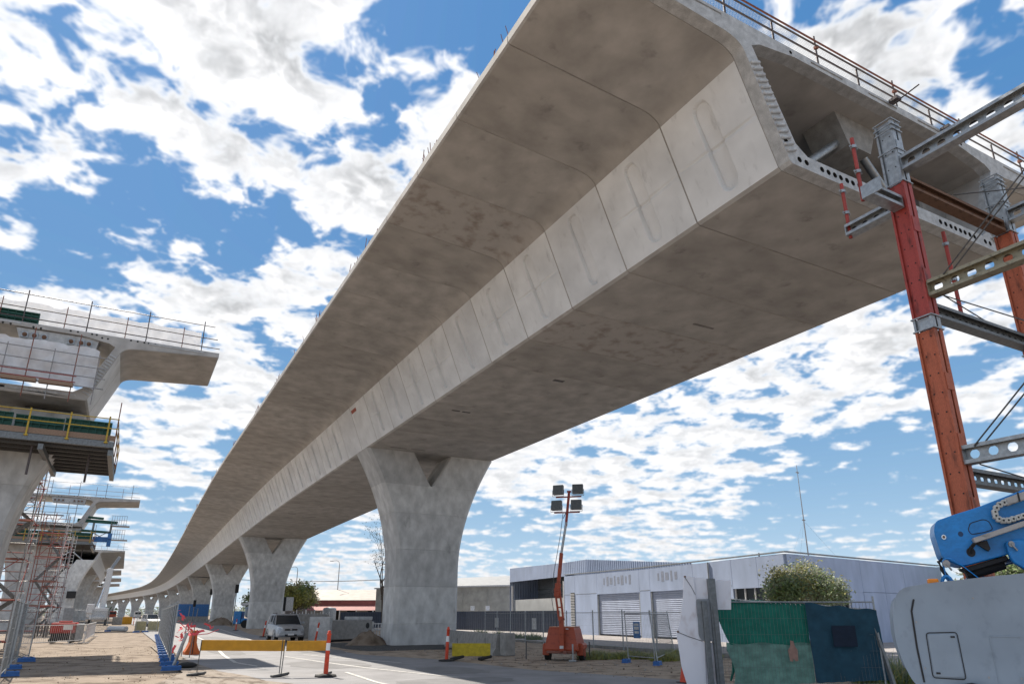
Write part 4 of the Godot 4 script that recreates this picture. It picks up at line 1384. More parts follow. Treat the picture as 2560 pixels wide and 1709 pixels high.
	stair_tower("tall red scaffold stair tower at left edge beside the nearest left pier", -7.5, -4.85, 44.0, 46.2, 9.0)
	stair_tower("second scaffold stair tower with pale braces, right of the first", -7.1, -5.3, 72.0, 74.2, 9.0)
	stair_tower("third red scaffold tower, left of the first beside the nearest left pier", -10.2, -7.9, 44.2, 46.4, 7.0)
	stair_tower("low scaffold tower behind the second one at the scaffolded pier", -7.4, -5.6, 86.0, 88.2, 8.6)
	var bf := thing("scaffold_bay", "low scaffold frame of rusty tubes left of the first stair tower", "scaffold")
	for t in [-12.6, -10.4, -8.4]:
		for s in [44.2, 46.4]:
			tubes(bf, "standard", [[V(t, 0, s), V(t, 6.6, s)]], 0.03, M.scaf_rust)
	for y in [1.0, 2.2, 3.4, 4.6, 5.8, 6.4]:
		for s in [44.2, 46.4]:
			tubes(bf, "ledger", [[V(-12.8, y, s), V(-8.0, y, s)]], 0.028, [M.scaf_red, M.scaf][int(y) % 2])
	for q in [[V(-12.6, 0.2, 44.1), V(-10.4, 3.4, 44.1)], [V(-10.4, 0.2, 44.1), V(-8.4, 3.4, 44.1)], [V(-10.4, 6.4, 44.1), V(-8.4, 3.4, 44.1)]]:
		tubes(bf, "brace", [q], 0.026, M.scaf)


# ---------------------------------------------------------------- red propping tower
func soldier(parent: Node, called: String, a: Vector3, b: Vector3, mat: Material, hgt := 0.3, gap := 0.265, r := 0.075, small := false) -> void:
	# steel beam with a web pierced by a row of round holes, flanges above and below
	var m := MB.new()
	var d := b - a
	var z := d.normalized()
	var side := Vector3.UP.cross(z).normalized()
	var up := z.cross(side)
	var n := maxi(1, int(d.length() / gap))
	var w := d.length() / n
	for i in n:
		m.x = Transform3D(Basis(z, up, -side), a + z * w * (i + 0.5))
		m.holed(w, hgt - 0.02, 0.012, r)
	m.x = Transform3D()
	for sg in [-1.0, 1.0]:
		m.beam(a + up * (hgt / 2 - 0.006) * sg, b + up * (hgt / 2 - 0.006) * sg, 0.2, 0.014, up)
		for s2 in [-1.0, 1.0]:
			m.beam(a + up * (hgt / 2 - 0.03) * sg + side * 0.1 * s2, b + up * (hgt / 2 - 0.03) * sg + side * 0.1 * s2, 0.012, 0.06, up)
	for e in [a, b]:
		m.beam(e - z * 0.012, e + z * 0.012, 0.2, hgt + 0.01, up)
	if small:
		for i in n:
			for sg in [-1.0, 1.0]:
				m.tube(a + z * w * (i + 0.0) + up * 0.09 * sg - side * 0.012, a + z * w * i + up * 0.09 * sg + side * 0.012, 0.014, 6)
	part(called, m, mat, parent)


func column_piece(parent: Node, called: String, t: float, s: float, y0: float, y1: float, mat: Material) -> void:
	# two facing channels with a slot between them, tied by batten plates
	var m := MB.new()
	var h := y1 - y0
	var cy := (y0 + y1) / 2
	for sg in [-1.0, 1.0]:
		m.box(V(t + 0.085 * sg, cy, s), Vector3(0.012, h, 0.30))
		for q in [-1.0, 1.0]:
			m.box(V(t + 0.078 * sg, cy, s + 0.158 * q), Vector3(0.105, h, 0.014))
			m.box(V(t + 0.126 * sg, cy, s + 0.14 * q), Vector3(0.01, h, 0.028))
	var body := part(called, m, mat, parent)
	var y := y0 + 0.35
	var bm := MB.new()
	while y < y1 - 0.1:
		for q in [-0.07, 0.07]:
			for sg in [-1.0, 1.0]:
				bm.tube(V(t + 0.098 * sg, y, s + q), V(t + 0.09 * sg, y, s + q), 0.013, 6)
		y += 0.34
	part("bolt_hole", bm, M.hole, body)
	y = y0 + 0.75
	while y < y1 - 0.3:
		for q in [-1.0, 1.0]:
			var pm := MB.new()
			pm.box(V(t + 0.0, y, s + 0.171 * q), Vector3(0.2, 0.3, 0.012), 0.003)
			part("batten_plate", pm, mat, body)
		y += 1.05


func build_prop_tower() -> void:
	var o := thing("propping_tower", "red and galvanised steel propping tower with holed cross beams at right", "prop tower")
	var T := [11.65, 15.3]
	var S := [6.18, 2.5]
	for t in T:
		for s in S:
			var lower: Material = M.orange_steel
			column_piece(o, "lower_column", t, s, 0.42, 6.33, lower)
			column_piece(o, "column_collar", t, s, 6.35, 6.57, M.galv)
			column_piece(o, "upper_column", t, s, 6.59, 9.28, M.red_steel if t < 12 else M.orange_steel)
			column_piece(o, "galvanised_head", t, s, 9.3, 10.66, M.galv)
			for y in [0.4, 6.34, 6.58, 9.29, 10.0, 10.44, 10.55, 10.67]:
				var fm := MB.new()
				for q in [[0.15, 0.0, 0.02, 0.36], [-0.15, 0.0, 0.02, 0.36], [0.0, 0.18, 0.3, 0.02], [0.0, -0.18, 0.3, 0.02]]:
					fm.box(V(t + q[0], y, s + q[1]), Vector3(q[2], 0.018, q[3]))
				part("end_frame", fm, M.galv, o)
			var b := MB.new(); b.box(V(t, 0.2, s), Vector3(0.9, 0.4, 0.9), 0.03)
			part("footing", b, M.precast, o)
	for t in T:
		soldier(o, "cross_beam", V(t + 0.02, 9.68, S[0] - 0.17), V(t + 0.02, 9.68, S[1] + 0.17), M.galv, 0.3, 0.265, 0.075, true)
		soldier(o, "cross_beam", V(t + 0.02, 7.08, S[0] - 0.17), V(t + 0.02, 7.08, S[1] + 0.17), M.brass_steel)
		soldier(o, "cross_beam", V(t + 0.02, 4.1, S[0] - 0.17), V(t + 0.02, 4.1, S[1] + 0.17), M.galv)
	for s in S:
		soldier(o, "tie_beam", V(T[0] + 0.16, 9.42, s), V(T[1] - 0.16, 9.42, s), M.rust, 0.26, 0.2, 0.05)
		soldier(o, "tie_beam", V(T[0] + 0.16, 6.76, s), V(T[1] - 0.16, 6.76, s), M.galv_dark, 0.26, 0.2, 0.055, true)
		soldier(o, "tie_beam", V(T[0] + 0.16, 3.8, s), V(T[1] - 0.16, 3.8, s), M.galv_dark, 0.26, 0.2, 0.055, true)
	# short brackets reaching out to the deck with hanging red tubes
	soldier(o, "bracket", V(11.65, 8.92, 6.34), V(11.65, 8.92, 7.3), M.galv, 0.24, 0.24, 0.06)
	soldier(o, "bracket", V(10.6, 8.86, 6.18), V(11.5, 8.86, 6.18), M.galv, 0.24, 0.24, 0.06)
	var pl := MB.new(); pl.box(V(10.6, 8.86, 6.0), Vector3(0.02, 0.26, 0.2))
	part("bracket_plate", pl, M.galv, o)
	for q in [[11.65, 7.28, 8.76, 10.02], [10.68, 6.32, 8.75, 10.1], [13.1, 6.3, 6.9, 8.8]]:
		var m := MB.new(); m.tube(V(q[0], q[2], q[1]), V(q[0], q[3], q[1]), 0.035, 10)
		part("hanging_tube", m, M.red_steel, o)
		for k in 2:
			var cm := MB.new(); cm.tube(V(q[0], lerpf(q[2], q[3], 0.45 + 0.4 * k) - 0.03, q[1]), V(q[0], lerpf(q[2], q[3], 0.45 + 0.4 * k) + 0.03, q[1]), 0.065, 6)
			cm.tube(V(q[0] - 0.1, lerpf(q[2], q[3], 0.45 + 0.4 * k), q[1]), V(q[0] + 0.1, lerpf(q[2], q[3], 0.45 + 0.4 * k), q[1]), 0.02, 6)
			part("clamp", cm, M.galv, o)
	for q in [[V(11.8, 7.22, 5.8), V(11.8, 9.62, 2.7)], [V(11.55, 7.2, 5.7), V(11.55, 9.5, 2.7)], [V(11.8, 4.2, 5.85), V(11.8, 6.95, 2.7)], [V(11.55, 4.2, 5.8), V(11.55, 6.95, 2.7)], [V(12.0, 7.3, 6.2), V(15.2, 6.7, 6.2)], [V(11.8, 3.95, 5.9), V(11.8, 2.2, 2.7)], [V(11.8, 6.95, 5.9), V(11.8, 4.3, 2.7)], [V(13.6, 9.75, 6.2), V(15.4, 9.6, 4.4)]]:
		var m := MB.new(); m.tube(q[0], q[1], 0.012, 6)
		part("tie_rod", m, M.steel_dark, o)


# ---------------------------------------------------------------- buildings and distant structures
func wall_plate(o: Node, called: String, a: Vector3, b: Vector3, y0: float, ya: float, yb: float, th: float, mat: Material, gap := 0.0) -> void:
	# upright slab between ground points a and b, its top running from ya to yb
	var m := MB.new()
	var d := (b - a); d.y = 0
	var z := d.normalized()
	m.x = Transform3D(Basis(z, Vector3.UP, z.cross(Vector3.UP)), Vector3(a.x, 0, a.z))
	m.prism(PackedVector2Array([Vector2(gap, y0), Vector2(d.length() - gap, y0), Vector2(d.length() - gap, yb), Vector2(gap, ya)]), -th / 2, th / 2)
	part(called, m, mat, o)


func ribbed(a: Vector3, b: Vector3, y0: float, ya: float, yb: float, pitch: float, depth := 0.04) -> MB:
	# corrugated sheet wall, ribs upright
	var m := MB.new()
	var d := b - a; d.y = 0
	var L := d.length()
	var z := d.normalized(); var nrm := z.cross(Vector3.UP)
	var k := int(L / pitch)
	var P := func(i: int, up: bool) -> Vector3:
		var u := float(i) / (k * 4)
		var off = depth * [0.0, 1.0, 1.0, 0.0][i % 4]
		return a + d * u + nrm * off + Vector3(0, (lerpf(ya, yb, u) if up else y0), 0)
	for i in k * 4:
		m.quad(P.call(i, false), P.call(i + 1, false), P.call(i + 1, true), P.call(i, true))
	return m


func build_buildings() -> void:
	# the pale blue-grey warehouse on the right: facade along A-B, corner at B, right-hand wall B-C
	var o := thing("warehouse", "low pale blue-grey concrete panel warehouse with two roller doors at right", "warehouse")
	var A := V(34.25, 0.1, 53.0); var B := V(31.3, 0.1, 26.4)
	var dir := (B - A).normalized()
	var L := A.distance_to(B)
	var nrm := Vector3.UP.cross(dir).normalized()
	if nrm.x > 0: nrm = -nrm
	var P := func(u: float, y: float, out: float) -> Vector3: return A + dir * u + Vector3(0, y, 0) + nrm * out
	var topat := func(u: float) -> float:
		return 4.9 - 0.16 * clampf(u / 16.0, 0.0, 1.0) + 0.06 * clampf((u - 16.0) / 10.0, 0.0, 1.0)
	# doors: panels between u values
	var doors := [[5.9, 12.2], [13.6, 18.6]]
	var cols := [[0.0, 2.0], [2.0, 5.9], [12.2, 13.6], [18.6, 20.4], [20.4, 22.4]]
	for q in cols:
		wall_plate(o, "wall_panel", P.call(q[0], 0, 0), P.call(q[1], 0, 0), 0.0, topat.call(q[0]), topat.call(q[1]), 0.2, M.wall, 0.012)
	for q in doors:
		wall_plate(o, "wall_panel", P.call(q[0], 0, 0), P.call(q[1], 0, 0), 3.2, topat.call(q[0]), topat.call(q[1]), 0.2, M.wall, 0.012)
		var dm := MB.new()
		var kk := 24
		for i in kk:
			var y0 := 0.1 + 3.1 * i / kk; var y1 := 0.1 + 3.1 * (i + 1) / kk
			var ym := (y0 + y1) / 2
			dm.quad(P.call(q[1] - 0.1, y0, -0.04), P.call(q[0] + 0.1, y0, -0.04), P.call(q[0] + 0.1, ym, -0.018), P.call(q[1] - 0.1, ym, -0.018))
			dm.quad(P.call(q[1] - 0.1, ym, -0.018), P.call(q[0] + 0.1, ym, -0.018), P.call(q[0] + 0.1, y1, -0.04), P.call(q[1] - 0.1, y1, -0.04))
		var door := part("roller_door", dm, M.roller, o)
		for e in q:
			var gm := MB.new(); gm.beam(P.call(e + (0.06 if e == q[0] else -0.06), 0.0, 0.03), P.call(e + (0.06 if e == q[0] else -0.06), 3.2, 0.03), 0.12, 0.1, nrm)
			part("door_guide", gm, M.plate_grey, door)
	# horizontal joint and signs of old lettering over the doors
	for q in [[0.1, 5.8], [12.25, 13.55], [18.65, 22.3]]:
		var jm := MB.new(); jm.beam(P.call(q[0], 3.2, 0.1), P.call(q[1], 3.2, 0.1), 0.02, 0.03)
		part("panel_joint", jm, M.plate_grey, o)
	for q in [[7.0, 11.4, 8], [14.6, 17.2, 5]]:
		var gm := MB.new()
		for i in q[2]:
			var u: float = lerpf(q[0], q[1], float(i) / q[2])
			gm.x = Transform3D(Basis(dir, Vector3.UP, nrm), P.call(u, 4.05, 0.104))
			gm.box(Vector3(0.1, 0, 0), Vector3(0.2 + 0.1 * (i % 3), 0.5 + 0.2 * (i % 2), 0.004))
		part("lettering_ghost", gm, M.ghost, o)
	# louvre strip beside the first door
	var lv := MB.new()
	for i in 22:
		lv.x = Transform3D(Basis(dir, Vector3.UP, nrm), P.call(1.6, 0.5 + i * 0.13, 0.13))
		lv.box(Vector3.ZERO, Vector3(0.75, 0.06, 0.05))
	part("louvre", lv, M.white, o)
	var lb := MB.new(); lb.beam(P.call(1.6, 0.4, 0.105), P.call(1.6, 3.35, 0.105), 0.75, 0.01, nrm)
	part("louvre_back", lb, M.hole, o)
	# window bay near the corner: sill wall, head panels, mullions and glass
	wall_plate(o, "wall_panel", P.call(22.4, 0, 0), P.call(26.75, 0, 0), 0.0, 1.3, 1.3, 0.2, M.wall, 0.012)
	for q in [[22.4, 24.6], [24.6, 26.75]]:
		wall_plate(o, "wall_panel", P.call(q[0], 0, 0), P.call(q[1], 0, 0), 3.1, topat.call(q[0]), topat.call(q[1]), 0.2, M.wall, 0.012)
	var gw := MB.new(); gw.beam(P.call(22.5, 2.2, -0.05), P.call(26.7, 2.2, -0.05), 0.02, 1.8)
	var wn := part("window", gw, M.glass, o)
	for i in 6:
		var mm := MB.new(); mm.beam(P.call(22.5 + i * 0.83, 1.3, 0.0), P.call(22.5 + i * 0.83, 3.1, 0.0), 0.07, 0.08, nrm)
		part("mullion", mm, M.white, wn)
	for y in [1.33, 3.07]:
		var mm := MB.new(); mm.beam(P.call(22.5, y, 0.0), P.call(26.7, y, 0.0), 0.08, 0.06)
		part("window_rail", mm, M.white, wn)
	# right wall B-C, with a recessed window by the corner
	var C := V(48.0, 0.1, 27.9)
	var rd := (C - B).normalized()
	var Q := func(u: float) -> Vector3: return B + rd * u
	wall_plate(o, "wall_panel", Q.call(0), Q.call(7.0), 2.9, 4.8, 4.75, 0.2, M.wall, 0.012)
	wall_plate(o, "wall_panel", Q.call(0), Q.call(7.0), 0.0, 1.3, 1.3, 0.2, M.wall, 0.012)
	var g2 := MB.new(); g2.beam(Q.call(0.2) + Vector3(0, 2.1, -0.1), Q.call(5.6) + Vector3(0, 2.1, -0.1), 0.02, 1.6)
	var w2 := part("window", g2, M.glass, o)
	for u in [0.2, 1.9, 3.6, 5.5]:
		var mm := MB.new(); mm.beam(Q.call(u) + Vector3(0, 1.3, 0), Q.call(u) + Vector3(0, 2.9, 0), 0.08, 0.08)
		part("mullion", mm, M.white, w2)
	wall_plate(o, "wall_panel", Q.call(5.6), Q.call(7.0), 1.3, 2.9, 2.9, 0.16, M.wall)
	for q in [[7.0, 9.4], [9.4, 11.8], [11.8, 16.7]]:
		wall_plate(o, "wall_panel", Q.call(q[0]), Q.call(q[1]), 2.92, 4.75 - (q[0] - 7) * 0.01, 4.75 - (q[1] - 7) * 0.01, 0.2, M.wall, 0.012)
		wall_plate(o, "wall_panel", Q.call(q[0]), Q.call(q[1]), 0.0, 2.9, 2.9, 0.2, M.wall, 0.012)
	for u in [20.3]:
		var dp := MB.new(); dp.tube(P.call(u, 0.05, 0.16), P.call(u, topat.call(u) - 0.1, 0.16), 0.05, 8)
		part("downpipe", dp, M.plate_grey, o)
	# parapet cap, roof and back
	var rm := MB.new()
	rm.quad(P.call(0, 4.6, -0.15), P.call(L, 4.6, -0.15), C + Vector3(0, 4.5, -0.15), V(50, 4.7, 53))
	part("roof", rm, M.roof, o)
	for q in [[0.0, 12.0], [12.0, 26.9]]:
		var cm := MB.new(); cm.beam(P.call(q[0], topat.call(q[0]) + 0.02, 0), P.call(q[1], topat.call(q[1]) + 0.02, 0), 0.26, 0.06)
		part("parapet_cap", cm, M.plate_grey, o)
	var cm2 := MB.new(); cm2.beam(Q.call(0) + Vector3(0, 4.82, 0), Q.call(16.7) + Vector3(0, 4.68, 0), 0.26, 0.06)
	part("parapet_cap", cm2, M.plate_grey, o)
	wall_plate(o, "wall_panel", C, V(50, 0.1, 53), 0.0, 4.7, 4.7, 0.2, M.wall)
	var ac := MB.new(); ac.tube(V(40, 4.5, 36), V(40, 5.9, 36), 0.05, 6)
	part("vent_pipe", ac, M.steel_dark, o)
	# the taller ribbed shed behind it with an open bay
	var sh := thing("ribbed_shed", "taller grey ribbed metal shed with an open loading bay behind warehouse", "shed")
	var E0 := V(35.7, 0.1, 66.0); var E1 := V(34.3, 0.1, 53.2)
	var E2: Vector3 = P.call(3.4, 0, -0.32)
	part("fascia", ribbed(E0, E1, 4.8, 6.2, 5.97, 0.3, 0.015), M.wall, sh)
	part("fascia", ribbed(E1, E2, 4.6, 5.97, 6.02, 0.3, 0.015), M.wall, sh)
	part("side_wall", ribbed(E2, P.call(18.0, 0, -0.35), 3.5, 6.02, 4.8, 0.3), M.wall, sh)
	part("end_wall", ribbed(V(50, 0.1, 66), E0, 0.0, 6.0, 6.2, 0.3), M.wall, sh)
	part("bay_back", ribbed(E0 + Vector3(3.5, 0, 0), E1 + Vector3(3.5, 0, 0), 0.0, 5.2, 5.2, 0.35, 0.06), M.galv_dark, sh)
	for q in [0.05, 0.985]:
		var pm := MB.new(); var p: Vector3 = E0.lerp(E1, q); pm.box(p + Vector3(0.05, 2.2, 0), Vector3(0.16, 4.4, 0.16))
		part("bay_post", pm, M.white, sh)
	for y in [2.6, 3.1, 3.6, 4.1]:
		var pm := MB.new(); pm.beam(E0 + Vector3(3.4, y, 0), E1 + Vector3(3.4, y, 0), 0.05, 0.08)
		part("girt", pm, M.galv, sh)
	var lw := MB.new(); lw.beam(E0.lerp(E1, 0.06) + Vector3(0.2, 1.55, 0), E0.lerp(E1, 0.98) + Vector3(0.2, 1.55, 0), 0.12, 2.9)
	part("low_wall", lw, M.low_wall, sh)
	var rf := MB.new(); rf.quad(E0 + Vector3(0, 6.15, 0), E1 + Vector3(0, 5.93, 0), V(50, 6.4, 53), V(50, 6.2, 66)); rf.quad(E2 + Vector3(0, 5.97, 0), P.call(18.0, 4.72, -0.35), V(50, 4.7, 32), V(50, 5.9, 53))
	part("roof", rf, M.roof, sh)
	# pale shed partly behind the near pier
	var sb := thing("cream_shed", "pale cream metal shed behind the nearest pier, low pitched roof", "shed")
	wall_plate(sb, "front_wall", V(29.0, 0, 90), V(38.6, 0, 70.5), 0.0, 4.9, 4.75, 0.2, M.shed_cream)
	wall_plate(sb, "gable_wall", V(29.0, 0, 90), V(44, 0, 96), 0.0, 4.9, 6.8, 0.2, M.shed_cream)
	for i in 7:
		var rb := MB.new(); var p := V(29.0, 0, 90).lerp(V(38.6, 0, 70.5), i / 6.0); rb.box(p + Vector3(-0.12, 2.45, 0.06), Vector3(0.06, 4.8, 0.06))
		part("wall_rib", rb, M.shed_cream, sb)
	var r2 := MB.new(); r2.quad(V(28.7, 4.9, 90.2), V(38.5, 4.75, 70.2), V(48, 6.6, 78), V(42, 6.8, 97))
	part("roof", r2, M.roof, sb)
	var gt := MB.new(); gt.beam(V(28.7, 4.9, 90.2), V(38.5, 4.78, 70.2), 0.16, 0.16)
	part("gutter", gt, M.white, sb)
	for q in [[36.2, 73.6], [37.2, 71.8]]:
		var cm := MB.new()
		cm.box(V(q[0] - 1.2, 2.35, q[1]), Vector3(0.5, 0.5, 0.05)); cm.box(V(q[0] - 1.2, 1.9, q[1] - 0.2), Vector3(0.5, 0.06, 0.5))
		cm.box(V(q[0] - 1.45, 1.6, q[1]), Vector3(0.05, 0.6, 0.5)); cm.box(V(q[0] - 0.95, 1.6, q[1]), Vector3(0.05, 0.6, 0.5)); cm.box(V(q[0] - 1.2, 0.7, q[1]), Vector3(0.6, 1.3, 0.6))
		solo("stacked_chair", cm, M.white, ["left white plastic chair stacked by the cream shed wall", "right white plastic chair stacked by the cream shed wall"][0 if q[0] < 37 else 1], "chair")
	# long low shed with the rose verandah, beyond
	var ls := thing("brick_shed", "long low grey brick shed with pale roof far behind the car", "shed")
	wall_plate(ls, "wall", V(24.5, 0, 138), V(44, 0, 126), 0.0, 4.2, 4.2, 0.2, M.brick_grey)
	wall_plate(ls, "end_wall", V(24.5, 0, 138), V(26, 0, 160), 0.0, 4.2, 4.2, 0.2, M.brick_grey)
	var r3 := MB.new(); r3.quad(V(24.2, 4.2, 137.6), V(44.2, 4.2, 125.4), V(48, 6.3, 132), V(28, 6.3, 146))
	part("roof", r3, M.shed_roof, ls)
	for u in [0.18, 0.42, 0.66]:
		var wm := MB.new(); wm.box(V(24.5, 0, 138).lerp(V(44, 0, 126), u) + Vector3(-0.1, 3.4, 0.16), Vector3(1.3, 0.9, 0.05))
		part("window", wm, M.plate_grey, ls)
	var vr := thing("verandah", "rose red tin verandah along the low grey brick shed", "verandah")
	var v1 := MB.new(); v1.quad(V(27.2, 2.35, 122.2), V(39.4, 2.35, 114.6), V(40.6, 3.2, 116.5), V(28.4, 3.2, 124.2))
	v1.quad(V(27.2, 2.32, 122.2), V(28.4, 3.17, 124.2), V(40.6, 3.17, 116.5), V(39.4, 2.32, 114.6))
	part("verandah_roof", v1, M.rose_roof, vr)
	var v2 := MB.new(); v2.beam(V(28.4, 3.55, 124.2), V(40.6, 3.55, 116.5), 0.1, 0.75)
	part("fascia_board", v2, M.rose_roof, vr)
	for i in 6:
		var pm := MB.new(); pm.box(V(27.3, 1.2, 122.2).lerp(V(39.3, 1.2, 114.7), i / 5.0), Vector3(0.14, 2.4, 0.14))
		part("post", pm, M.white, vr)
	for q in [0.3, 0.5, 0.75]:
		var pm := MB.new(); pm.box(V(28.8, 1.5, 124.4).lerp(V(40.8, 1.5, 116.8), q), Vector3(2.0, 1.6, 0.1))
		part("dark_opening", pm, M.hole, vr)
	wall_plate(vr, "back_wall", V(28.6, 0, 124.8), V(41, 0, 117), 0.0, 3.4, 3.4, 0.15, M.shed_cream)
	# navy steel fences
	var nf := thing("navy_fence", "long navy blue steel sheet fence behind the nearest pier", "fence")
	for q in [[26.0, 96, 33.0, 71], [33.0, 71, 34.6, 54.5]]:
		part("sheet", ribbed(V(q[0], 0, q[1]), V(q[2], 0, q[3]), 0.05, 1.95, 1.95, 0.4), M.navy_fence, nf)
		var cp := MB.new(); cp.beam(V(q[0], 1.97, q[1]), V(q[2], 1.97, q[3]), 0.06, 0.05)
		part("top_rail", cp, M.navy_fence, nf)
	var tk := MB.new(); tk.lathe([Vector2(1.0, 0.0), Vector2(1.0, 2.5), Vector2(0.9, 2.65), Vector2(0.05, 2.8)], 18)
	solo("water_tank", tk, M.plate_grey, "grey corrugated water tank by the rose verandah", "water tank", "", Transform3D(Basis(), V(28.6, 0, 112)))
	# poles and masts
	for q in [[31.0, 150.0, 11.0, "plain steel light pole far behind the round tree, left one"], [37.0, 140.0, 11.8, "curved light pole far behind the low brick shed roof"]]:
		var lp := thing("street_lamp", q[3], "street lamp", V(q[0], 0, q[1]))
		var m := MB.new(); m.tube(Vector3(0, 0, 0), Vector3(0, q[2] - 0.6, 0), 0.11, 8, 0.07)
		part("pole", m, M.scaf, lp)
		var m2 := MB.new(); m2.path([Vector3(0, q[2] - 0.6, 0), Vector3(-0.15, q[2] - 0.1, 0), Vector3(-0.6, q[2] + 0.1, 0), Vector3(-1.3, q[2], 0)], 0.05, 6)
		part("arm", m2, M.scaf, lp)
		var m3 := MB.new(); m3.box(Vector3(-1.6, q[2] - 0.02, 0), Vector3(0.7, 0.12, 0.25), 0.03)
		part("lamp_head", m3, M.plate_grey, lp)
	var pp := thing("power_pole", "wooden power pole top with crossarms far behind the sheds", "power pole", V(52, 0, 150))
	var pm2 := MB.new(); pm2.tube(Vector3.ZERO, Vector3(0, 9.2, 0), 0.18, 8, 0.13)
	part("pole", pm2, M.bark, pp)
	for q in [[9.0, 1.4], [8.3, 1.1]]:
		var m := MB.new(); m.beam(Vector3(-q[1], q[0], 0.1), Vector3(q[1], q[0], 0.1), 0.12, 0.12)
		part("crossarm", m, M.bark, pp)
	var wm3 := MB.new()
	for q in [-1.2, -0.4, 0.6, 1.2]:
		var pts := []
		for i in 13:
			var u := i / 12.0
			pts.append(Vector3(q - 40 * u, 9.15 - 6.0 * u * (1 - u) * 0.5, -10 * u))
		wm3.path(pts, 0.02, 4)
	part("wires", wm3, M.steel_dark, pp)
	var an := thing("radio_mast", "thin guyed radio mast rising beyond the warehouse roof", "mast", V(78, 0, 62))
	var am := MB.new(); am.tube(Vector3.ZERO, Vector3(0, 21.0, 0), 0.13, 6, 0.04)
	part("mast", am, M.scaf, an)
	for y in [6.0, 13.6, 20.0]:
		var m := MB.new(); m.tube(Vector3(-0.25, y, 0), Vector3(0.25, y, 0), 0.09, 6)
		part("joint", m, M.plate_grey, an)
	for q in [[-9, 0], [5, 8], [5, -8]]:
		var m := MB.new(); m.tube(Vector3(0, 13.5, 0), Vector3(q[0], 0, q[1]), 0.008, 4)
		part("guy_wire", m, M.steel_dark, an)
	# far pale shed and roofs seen under the lift's arm
	var fs := thing("far_shed", "white ribbed shed glimpsed under the blue lift arm at right", "shed")
	part("wall", ribbed(V(60, 0, 26), V(58, 0, 5), 0, 4.6, 4.6, 0.4), M.white, fs)
	var fr := MB.new(); fr.quad(V(59.8, 4.6, 26.2), V(57.8, 4.6, 4.8), V(70, 6.2, 5), V(70, 6.2, 26))
	part("roof", fr, M.roof, fs)


# ---------------------------------------------------------------- plants
func leaf_quad(m: MB, p: Vector3, size: float, long := 2.2) -> void:
	var d := Vector3(rng.randfn(), rng.randfn() * 0.7, rng.randfn()).normalized()
	var e := d.cross(Vector3(rng.randfn(), rng.randfn(), rng.randfn())).normalized()
	var a := p - d * size * long / 2; var b := p + e * size / 2; var c := p + d * size * long / 2; var f := p - e * size / 2
	m.tri(a, b, c)
	m.tri(a, c, f)


func limb(m: MB, a: Vector3, b: Vector3, r0: float, r1: float, bend := 0.12) -> Vector3:
	var pts := []
	var off := Vector3(rng.randfn(), rng.randfn() * 0.4, rng.randfn()) * a.distance_to(b) * bend
	for i in 6:
		var u := i / 5.0
		pts.append(a.lerp(b, u) + off * sin(u * PI))
	m.path(pts, r0, 6, r1)
	return b


func crown_tree(called: String, label: String, cat: String, at: Vector3, h: float, trunk_h: float, rad: Vector3, clumps: int, leaves: int, size: float, cols: Array, sd: int, group := "") -> void:
	rng.seed = sd
	var o := thing(called, label, cat, at, 0.0, group)
	var tm := MB.new()
	var top := Vector3(rng.randfn() * 0.15, trunk_h, rng.randfn() * 0.15)
	limb(tm, Vector3(0, -0.1, 0), top, h * 0.035, h * 0.022, 0.04)
	var mid := Vector3(0, h - rad.y, 0)
	var cs := []
	for i in clumps:
		var d := Vector3(rng.randfn(), rng.randfn(), rng.randfn()).normalized()
		if d.y < -0.55: d.y *= -0.6
		var rr := lerpf(0.45, 0.95, pow(rng.randf(), 0.5))
		var c := mid + Vector3(d.x * rad.x, d.y * rad.y, d.z * rad.z) * rr
		cs.append([c, rng.randf_range(0.22, 0.42) * minf(rad.x, rad.y), rng.randi() % cols.size()])
		if i % 3 == 0: limb(tm, top, c, h * 0.012, h * 0.003, 0.15)
	part("trunk", tm, M.bark, o)
	var per := {}
	for c in cs:
		if not per.has(c[2]): per[c[2]] = MB.new()
		for i in int(leaves / clumps):
			var p: Vector3 = c[0] + Vector3(rng.randfn(), rng.randfn() * 0.8, rng.randfn()) * c[1] * 0.62
			leaf_quad(per[c[2]], p, size * rng.randf_range(0.6, 1.3))
	for k in per:
		stuff(part("crown", per[k], M.leaf[cols[k]], o))


func tuft(called: String, label: String, cat: String, area: Array, n: int, h: float, mats: Array, sd: int, w := 0.012) -> void:
	rng.seed = sd
	var per := {}
	for i in n:
		var k := rng.randi() % mats.size()
		if not per.has(k): per[k] = MB.new()
		var m: MB = per[k]
		var c: Array = area[rng.randi() % area.size()]
		var a := rng.randf() * TAU; var r = c[2] * sqrt(rng.randf())
		var p := V(c[0] + cos(a) * r, 0.0, c[1] + sin(a) * r * 0.7)
		var hh = h * rng.randf_range(0.4, 1.1) * (1.0 - 0.5 * r / c[2])
		var d = Vector3(rng.randfn() * 0.5, 0, rng.randfn() * 0.5) * hh
		var s := Vector3(rng.randfn(), 0, rng.randfn()).normalized() * w
		m.quad(p - s, p + s, p + d * 0.4 + s * 0.8 + Vector3(0, hh * 0.6, 0), p + d * 0.4 - s * 0.8 + Vector3(0, hh * 0.6, 0))
		m.tri(p + d * 0.4 - s * 0.8 + Vector3(0, hh * 0.6, 0), p + d * 0.4 + s * 0.8 + Vector3(0, hh * 0.6, 0), p + d + Vector3(0, hh, 0))
	var o := thing(called, label, cat)
	for k in per: stuff(part("blades", per[k], mats[k], o))


